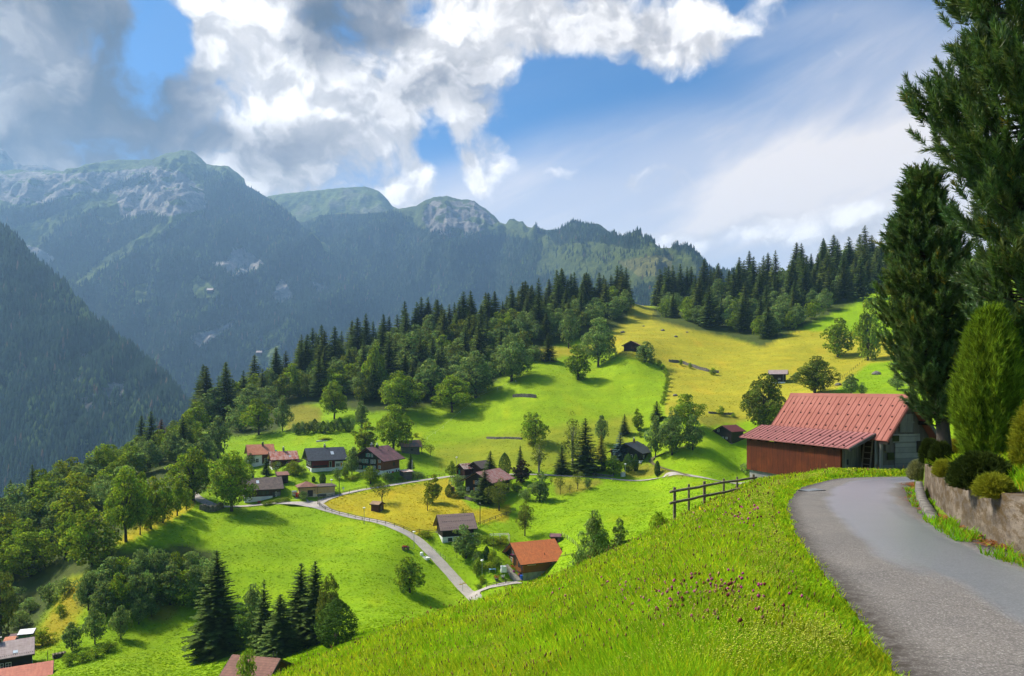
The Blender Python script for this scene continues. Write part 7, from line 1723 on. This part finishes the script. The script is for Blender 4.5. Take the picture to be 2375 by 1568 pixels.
def b_trough(o): MB().tube([(-1.3,0,.55),(1.3,0,.55)], .38, 10).build('trough_log', MATS['grey_boards'], o); MB().box(-1.0,-.8,-.4,.4,-.2,.3).build('leg', POSTW, o); MB().box(.8,1.0,-.4,.4,-.2,.3).build('leg', POSTW, o)
thingbox('log_bench', 'dark log bench in front of the cream building', 'bench', zz('C',1815,1028), 22, b_trough)
def b_bath(o): MB().add([(-.9,-.4,.05),(.9,-.4,.05),(.9,.4,.05),(-.9,.4,.05),(-1.05,-.5,.6),(1.05,-.5,.6),(1.05,.5,.6),(-1.05,.5,.6),(-.9,-.36,.6),(.9,-.36,.6),(.9,.36,.6),(-.9,.36,.6),(-.8,-.28,.25),(.8,-.28,.25),(.8,.28,.25),(-.8,.28,.25)], [(3,2,1,0),(0,1,5,4),(1,2,6,5),(2,3,7,6),(3,0,4,7),(4,5,9,8),(5,6,10,9),(6,7,11,10),(7,4,8,11),(8,9,13,12),(9,10,14,13),(10,11,15,14),(11,8,12,15),(12,13,14,15)]).build('tub', WHITEP, o)
thingbox('white_trough', 'long white trough on the grass edge of the lane', 'trough', zz(3,250,1160), -52, b_bath); thingbox('white_tank', 'short white tank behind the long trough at the lane', 'tank', zz(3,206,1122), -52, lambda o: MB().lathe([(.35,-.1),(.42,.1),(.42,.7),(.25,.85)], 12).build('tank_body', WHITEP, o))
def b_cart(o):
    MB().box(-.9,.9,-.5,.5,.45,.8).build('cart_body', W_BROWN, o); MB().bar((.9,0,.5),(1.9,0,.2),.1,.1).build('drawbar', WOODP, o)
    for x, y in ((-.6,-.6),(.6,-.6),(-.6,.55),(.6,.55)): MB().tube([(x,y,.35),(x,y+.08,.35)], .35, 12).build('wheel', WOODP, o)
    blossom(o, (-.2,0,.95), REDF, 34, (.5,.35,.12), 'red_flowers')
thingbox('flower_cart', 'old wooden cart planted with red flowers on the bright field', 'cart', zz(3,52,1068), 15, b_cart)
def rock(pix, s, label, seed):
    p = ground(*pix); rg = np.random.default_rng(seed); b = MB(); n = 10; prof_ = [(.15,-.5),(.9,-.2),(1,.1),(.75,.45),(.3,.66),(.02,.7)]
    b.lathe([(r*s, z*s) for r, z in prof_], n); b.v = [(x*(1+.35*perlin(x/s*1.1+seed,y/s*1.1,z/s)), y*(1+.35*perlin(x/s*1.1+seed,y/s*1.1+4,z/s)), z*(1+.3*perlin(x/s+seed,y/s+8,z/s))) for x, y, z in [tuple(map(float,q)) for q in b.v]]
    o = b.build('boulder', STONE, None, tuple(p)); tag(o, label, 'boulder')
rock(zz(4,2190,392), 2.0, 'large pale boulder on the bright right hand meadow', 1); rock(zz(4,595,560), 1.1, 'small brown boulder on the dry meadow above the grove', 2); rock(zz(4,497,46), 1.4, 'pale boulder near the top of the dry meadow', 3); rock(zz(4,1885,478), 1.5, 'boulder beside the open crowned tree', 4)
for i, (zx, zy) in enumerate(((345,12),(600,95),(180,60),(690,60))): rock(zz(4,zx,zy), .9+.3*(i%3), ('flat dark outcrop at the crest of the dry meadow','small outcrop in the middle of the dry meadow','low outcrop above the barn on stilts','tiny outcrop near the right hand wood')[i], 10+i)
def stone_wall(pts, h, t, label, name='dry_stone_wall', m=None):
    L = smooth_line([q[:2] for q in pts], 40, 3); z = z_ground(L[:,0], L[:,1]); b = MB(); rg = random.Random(int(L[0,0]*7))
    for i in range(39):
        d = L[i+1]-L[i]; d /= np.linalg.norm(d); nn = np.array([-d[1], d[0]]); hh = h*rg.uniform(.75,1.1); tt = t*rg.uniform(.85,1.15); q = []
        for zz_, w in ((-.5,1.1),(hh,.8)):
            za = lambda k: z[k]+zz_
            q += [(*(L[i]-nn*tt*w/2), za(i)), (*(L[i+1]-d*.002-nn*tt*w/2), za(i+1)), (*(L[i+1]-d*.002+nn*tt*w/2), za(i+1)), (*(L[i]+nn*tt*w/2), za(i))]
        b.hexa(q)
    o = b.build(name, m or STONE); tag(o, label, 'wall'); return o
stone_wall(G(zz(4,545,292),zz(4,640,302),zz(4,740,335),zz(4,850,368),zz(4,940,382)), 1.3, 1.1, 'tumbled dry stone wall crossing the dry meadow')
stone_wall(G(zz(8,1610,822),zz(8,1670,820),zz(8,1738,826)), 1.3, 1.0, 'short grassy stone wall in the green hillside meadow')
stone_wall(G(zz(8,1465,1050),zz(8,1540,1052),zz(8,1660,1056)), .45, 1.6, 'low earthen terrace wall left of the isolated tree')
stone_wall(G(zz(7,1138,622),zz(7,1175,634),zz(7,1220,632),zz(7,1262,614)), 1.6, 1.0, 'dark stone retaining wall under the railing at the road bend', 'stone_wall')
stone_wall(G(zz(3,1825,368),zz(3,1900,376),zz(3,1980,380),zz(3,2030,382)), 1.1, .5, 'grey garden wall beside the middle road', 'garden_wall')
stone_wall(G(zz(4,860,700),zz(4,960,706),zz(4,1060,708)), .7, .8, 'low stone bank under the round bush on the dry meadow')
stone_wall(G(zz('D',640,1040),zz('D',780,1090),zz('D',900,1115)), .9, .6, 'stone garden edge below the black chalet', 'garden_wall')
# hedgerow dividing green and dry meadows
HR = [(402,292),(430,300),(470,320),(498,345),(520,375),(532,410),(536,445),(528,480),(520,515),(512,550),(505,585),(492,620)]
for i, q in enumerate(HR):
    x, y = zz(4, *q); tree('bush', x, y+3, y-9-(i%3)*2, 15, 'low bush of the hedgerow between the green and the dry meadow', cat='bush', group='hedgerow bushes between the meadows', parts=False)
# garden of the orange chalet
TERR = mat('terrace_slabs', (.40,.36,.31), .9, .2, 2)
def slab(name, pix4, m, lift=.16, kind='structure'):
    P = [ground(*q) for q in pix4]; t = [(p[0], p[1], p[2]+lift) for p in P]; b = [(p[0], p[1], p[2]-1.0) for p in P]
    o = MB().hexa(b+t).build(name, m); tag(o, kind=kind); return o
slab('terrace', (zz('A',500,985),zz('A',600,975),zz('A',420,770),zz('A',365,790)), TERR)
slab('forecourt', (zz('C',1300,1060),zz('C',1985,1000),zz('C',2010,965),zz('C',1300,1000)), M_ASPH2, .10)
slab('yard', (zz('C',2010,505),zz('C',2290,435),zz('C',2210,385),zz('C',2100,400)), M_ASPH2, .10)
BLUEP = mat('blue_plastic', (.015,.10,.55), .4, .08, 2)
thingbox('rain_barrel', 'bright blue barrel at the corner of the orange chalet', 'barrel', zz('A',600,965), 0, b_bin(BLUEP, .42, 1.1))
thingbox('covered_chair_stack', 'white covered garden furniture on the terrace of the orange chalet', 'garden furniture', zz('A',365,860), 15, lambda o: MB().hexa([(-.75,-.6,-.1),(.75,-.6,-.1),(.75,.6,-.1),(-.75,.6,-.1),(-.6,-.5,1.5),(.65,-.5,1.35),(.65,.5,1.35),(-.6,.5,1.5)]).build('cover', WHITEP, o, bevel=.12))
def b_table(o):
    MB().box(-.8,.8,-.5,.5,.70,.76).build('table_top', mat('pale_blue_paint', (.30,.55,.75), .5, .1, 2), o)
    for x in (-.7,.7):
        for y in (-.4,.4): MB().box(x-.04,x+.04,y-.04,y+.04,-.2,.698).build('leg', METAL, o)
thingbox('garden_table', 'pale blue garden table inside the flower garden', 'table', zz('A',222,862), 12, b_table)
def pot(pix, label, m, s=.45):
    def f(o): MB().lathe([(s*.5,-.1),(s*.55,0),(s*.8,s),(s*.7,s)], 10).build('pot', mat('grey_pot', (.12,.12,.12), .8, .2, 4), o); blossom(o, (0,0,s*1.5), m, 40, (s*1.0,s*1.0,s*.55), 'flowers')
    thingbox('flower_pot', label, 'flower pot', pix, 0, f)
pot(zz('A',278,975), 'large pot of red flowers on the lawn of the orange chalet', REDF, .6); pot(zz('A',572,920), 'pot of red flowers by the door of the orange chalet', REDF, .4); pot(zz('A',500,880), 'pot of pink flowers by the wall of the orange chalet', FLOW, .35); pot(zz('A',358,945), 'pot of pale flowers on the lawn of the orange chalet', mat('white_blooms', (.7,.7,.6), .7, .2, 6), .4); pot(zz('C',575,1168), 'pot of red flowers in front of the long shingle roofed house', REDF, .4)
def b_perg(o):
    for x in (-2.4,0,2.4):
        for y in (-.8,.8): MB().box(x-.05,x+.05,y-.05,y+.05,-.4,1.6).build('post', WHITEP, o)
    for y in (-.8,.8): MB().box(-2.5,2.5,y-.05,y+.05,1.602,1.7).build('beam', WHITEP, o)
thingbox('pergola', 'white pole frame over the vegetable bed behind the orange chalet', 'pergola', zz('A',320,460), 12, b_perg)
GB = [(zz('A',150,480),46,18,'dark bed hedge under the pergola on the left'),(zz('A',215,520),40,22,'leafy bean row under the pergola'),(zz('A',330,500),50,18,'leafy bed plants behind the orange chalet'),(zz('A',55,860),34,34,'garden bush beside the street lamp of the flower garden'),(zz('A',20,900),30,30,'garden bush at the left corner of the flower garden'),(zz('A',90,1030),18,26,'dry upright shrub at the garden gate'),(zz('A',215,735),22,24,'yellowish shrub behind the flower garden'),(zz('A',285,790),30,24,'white flowering bush in the flower garden'),(zz('A',180,830),40,18,'flower border of the garden with orange blooms'),(zz('A',240,660),18,14,'low clipped shrub on the lawn near the thuja'),(zz('A',55,1075),30,12,'silvery edging plants along the lane')]
for (x, y), w, hh, lab in GB: tree('bushy' if 'yellow' in lab or 'orange' in lab or 'dry' in lab else 'bush', x, y, y-hh, w, lab, cat='garden plant', name='garden_shrub')
for (x, y), w, hh, lab in ((zz('C',1250,560),40,30,'yellow flowering bush left of the slate chalet'),) : tree('bushy', x, y+6, y-hh, w, lab, cat='garden plant', name='garden_shrub')
FB = [(zz('C',700,1178),20,7),(zz('C',800,1165),22,8),(zz('C',940,1140),26,10),(zz('C',1090,1112),28,9)]
for i, ((x, y), w, hh) in enumerate(FB):
    p = ground(x, y); o = tree('bush', x, y+2, y-hh, w, ('leftmost clump of the flower bed above the road','second clump of the flower bed above the road','pink blooming clump of the flower bed above the road','right clump of the flower bed beside the clipped bush')[i], cat='garden plant', name='flower_bed')
    blossom(o, (0,0,3.0), FLOW if i % 2 == 0 else REDF, 40, (1.6,1.6,.9), 'flowers')
for (x, y), w, hh, lab in ((zz('C',1330,600),34,26,'flowery bush between the rusted roof house and the slate chalet'),(zz('C',1420,570),26,20,'leafy perennials before the slate chalet'),(zz('B',1260,1000),30,18,'shrub along the base of the large chalet'),(zz('B',1400,1010),26,14,'grey green shrub left of the tin shed'),(zz('B',1650,1010),24,9,'dry grass clump below the tin shed'),(zz('B',1950,960),22,18,'dark shrub right of the tin shed'),(zz('B',2100,920),30,12,'low hedge shrub by the middle road'),(zz('B',450,1000),36,10,'dry brushy growth on the bank below the large chalet'),(zz('D',460,1010),30,16,'rock garden plants of the black chalet'),(zz('D',600,1030),26,18,'leafy rock garden shrub of the black chalet'),(zz('D',810,1000),16,16,'round box bush at the black chalet'),(zz('D',560,880),26,14,'reddish low shrub by the black chalet'),(zz('D',480,800),40,34,'tall hedge left of the black chalet')):
    tree('bushy' if 'dry' in lab or 'flowery' in lab else 'bushc', x, y, y-hh, w, lab, cat='garden plant', name='garden_shrub')
# odds and ends
thingbox('cabinet', 'pale grey cabinet at the middle road', 'cabinet', zz(3,2117,372), 8, lambda o: (MB().box(-.75,.75,-.4,.4,-.3,1.5).build('body', mat('pale_grey_paint', (.55,.55,.53), .6, .08, 2), o), MB().box(-.8,.8,-.45,.45,1.503,1.58).build('lid', METAL, o)))
def b_par(o): MB().tube([(0,0,-.2),(0,0,2.4)], .04, 6).build('pole', METAL, o); MB().lathe([(.05,.75),(.26,.8),(.22,1.6),(.05,2.35)], 8).build('canopy', mat('pink_canvas', (.55,.16,.18), .85, .1, 3), o)
thingbox('parasol', 'folded pink parasol in front of the charcoal roofed chalet', 'parasol', zz('E',572,470), 0, b_par)
def b_dish(o): MB().tube([(0,0,-.3),(0,0,1.4)], .05, 6).build('pole', METAL, o); d = MB(); d.lathe([(.02,.0),(.35,.06),(.6,.2),(.62,.22),(.35,.10),(.02,.04)], 14); q = d.build('dish', mat('green_dish_paint', (.30,.55,.36), .5, .05, 2), o, (0,-.1,1.7)); q.rotation_euler = (R(75),0,R(25))
thingbox('satellite_dish', 'pale green satellite dish on the grass above the charcoal roof', 'satellite dish', zz('E',1105,265), 0, b_dish)
def b_chair(o):
    MB().box(-.3,.3,-.3,.3,.4,.46).build('seat', WHITEP, o); MB().hexa([(-.3,.28,.46),(.3,.28,.46),(.3,.34,.46),(-.3,.34,.46),(-.28,.42,1.05),(.28,.42,1.05),(.28,.47,1.05),(-.28,.47,1.05)]).build('backrest', WHITEP, o)
    for x in (-.26,.26):
        for y in (-.26,.26): MB().box(x-.03,x+.03,y-.03,y+.03,-.2,.399).build('leg', WHITEP, o)
thingbox('garden_chair', 'white garden chair on the terrace by the charcoal roofed chalet', 'chair', zz('E',1035,618), 30, b_chair)
thingbox('garden_bench', 'small wooden bench on the upper field beside the leafy tree', 'bench', zz(7,1134,194), -20, lambda o: (MB().box(-.9,.9,-.25,.25,.42,.48).build('seat', WOODP, o), MB().box(-.9,.9,.22,.27,.6,.95).build('backrest', WOODP, o), MB().box(-.7,-.6,-.2,.2,-.3,.418).build('leg', WOODP, o), MB().box(.6,.7,-.2,.2,-.3,.418).build('leg', WOODP, o)))
def b_car(o):
    cp = mat('dark_car_paint', (.03,.045,.04), .25, .05, 1, bump=0, spec=.6)
    sec = [(-2.1,.35),(-2.1,.85),(-1.2,1.0),(-.7,1.45),(.9,1.45),(1.6,.95),(2.1,.85),(2.1,.35)]
    MB().add([(x,-.82,z) for x,z in sec]+[(x,.82,z) for x,z in sec], [(0,1,2,3,4,5,6,7),(15,14,13,12,11,10,9,8)]+[(i,i+8,(i+1)%8+8,(i+1)%8) for i in range(8)]).build('body', cp, o, bevel=.05)
    MB().box(-.75,.95,-.76,.76,1.452,1.5).build('roof', WHITEP, o); MB().hexa([(-1.05,-.835,1.02),(1.45,-.835,1.02),(1.45,-.825,1.02),(-1.05,-.825,1.02),(-.68,-.835,1.38),(.88,-.835,1.38),(.88,-.825,1.38),(-.68,-.825,1.38)]).build('side_window', GLASS, o)
    for x in (-1.3,1.3):
        for y in (-.75,.75): MB().tube([(x,y-.1,.33),(x,y+.1,.33)], .33, 14).build('wheel', DARKM, o)
thingbox('parked_car', 'dark car with pale roof parked between the slate chalet and the large chalet', 'car', zz('B',225,505), 12, b_car)
thingbox('tarpaulin_cover', 'turquoise tarpaulin heaped over something behind the rusted roof', 'tarpaulin', zz('C',850,215), 5, lambda o: MB().hexa([(-1.8,-1,-.3),(1.8,-1,-.3),(1.8,1,-.3),(-1.8,1,-.3),(-1.5,-.6,2.0),(1.3,-.6,2.1),(1.3,.6,2.1),(-1.5,.6,2.0)]).build('cover', mat('turquoise_tarpaulin', (.05,.45,.36), .5, .3, 3), o, bevel=.3))
def b_wood(o):
    rr = random.Random(4)
    for i in range(8):
        for j in range(3): MB().tube([(-1.0+i*.27,-.5+rr.uniform(-.1,.1),.15+j*.26),(-1.0+i*.27,.5,.15+j*.26)], .13, 7).build('log', BARK if (i+j) % 2 else WOODP, o)
thingbox('woodpile', 'stack of split logs on the slope right of the mauve roofed house', 'woodpile', zz('F',1135,850), 40, b_wood)
thingbox('stone_basin', 'pale stone fountain slab on the field above the slate chalet', 'fountain', zz(2,1030,298), 5, lambda o: (MB().box(-2.6,2.0,-.9,.6,-.4,.12).build('slab', mat('pale_slab', (.6,.58,.54), .8, .1, 2), o), MB().box(-.6,.5,-.2,.4,.122,.7).build('basin', STONE, o)))
tree('bushy', *zz(2,1060,285), zz(2,1060,262)[1], 40, 'yellow flowering bush behind the stone fountain slab', cat='bush')
tree('bushy', *zz(2,1995,258), zz(2,1995,214)[1], 14, 'bright round yellow green bush on the slope above the old shed', cat='bush')
thingbox('brick_planter', 'brown brick garden pillar left of the black chalet', 'pillar', zz('D',362,905), 10, lambda o: MB().box(-.55,.55,-.4,.4,-.4,1.9).build('pillar', BRICK, o))
thingbox('garden_boulder', 'dark boulder in the garden behind the black chalet', 'boulder', zz('D',1935,800), 0, lambda o: MB().lathe([(.6,-.3),(1.0,.1),(.8,.7),(.3,1.0)], 9).build('stone', STONE, o))
# tiny chalets on the far slope
def far_hut(key, px, py, label, s):
    V = MT[key][0]; X, Y = proj(V[...,0], V[...,1], V[...,2]); k = np.unravel_index(np.argmin((X-px)**2+(Y-py)**2 + np.where(np.arange(V.shape[0])[:,None] > MT[key][2]-1, 1e6, 0)), X.shape); p = V[k]
    o = empty('alpine_hut', tuple(p)); tag(o, label, 'hut'); MB().box(-s,s,-s*.7,s*.7,-6,s*.9).build('wall', W_DARK, o)
    MB().add([(-s*1.2,-s,s*.8),(s*1.2,-s,s*.8),(s*1.2,s,s*.8),(-s*1.2,s,s*.8),(-s*1.2,0,s*1.6),(s*1.2,0,s*1.6)], [(0,1,5,4),(3,4,5,2),(0,4,3),(1,2,5),(3,2,1,0)]).build('roof', R_LILAC, o)
far_hut('main', *zz(1,1732,1428), 'tiny hut on the bright clearing low on the hazy slope', 9); far_hut('main', *zz(1,1405,1022), 'tiny pale roofed hut on the clearing under the cliffs', 11)

# iron drain cover let into the lane
p = rp(1882, 1139); dc = empty('drain_cover', (p[0], p[1], road_plane(p[1])+.03), R(25)); tag(dc, 'flat iron drain cover in the lane surface near the bend', 'drain cover')
MB().box(-.42,.42,-.24,.24,-.02,.012).build('frame', DARKM, dc); b = MB()
for i in range(7): b.box(-.36+i*.11,-.30+i*.11,-.2,.2,.0125,.022)
b.build('grate', METAL, dc)
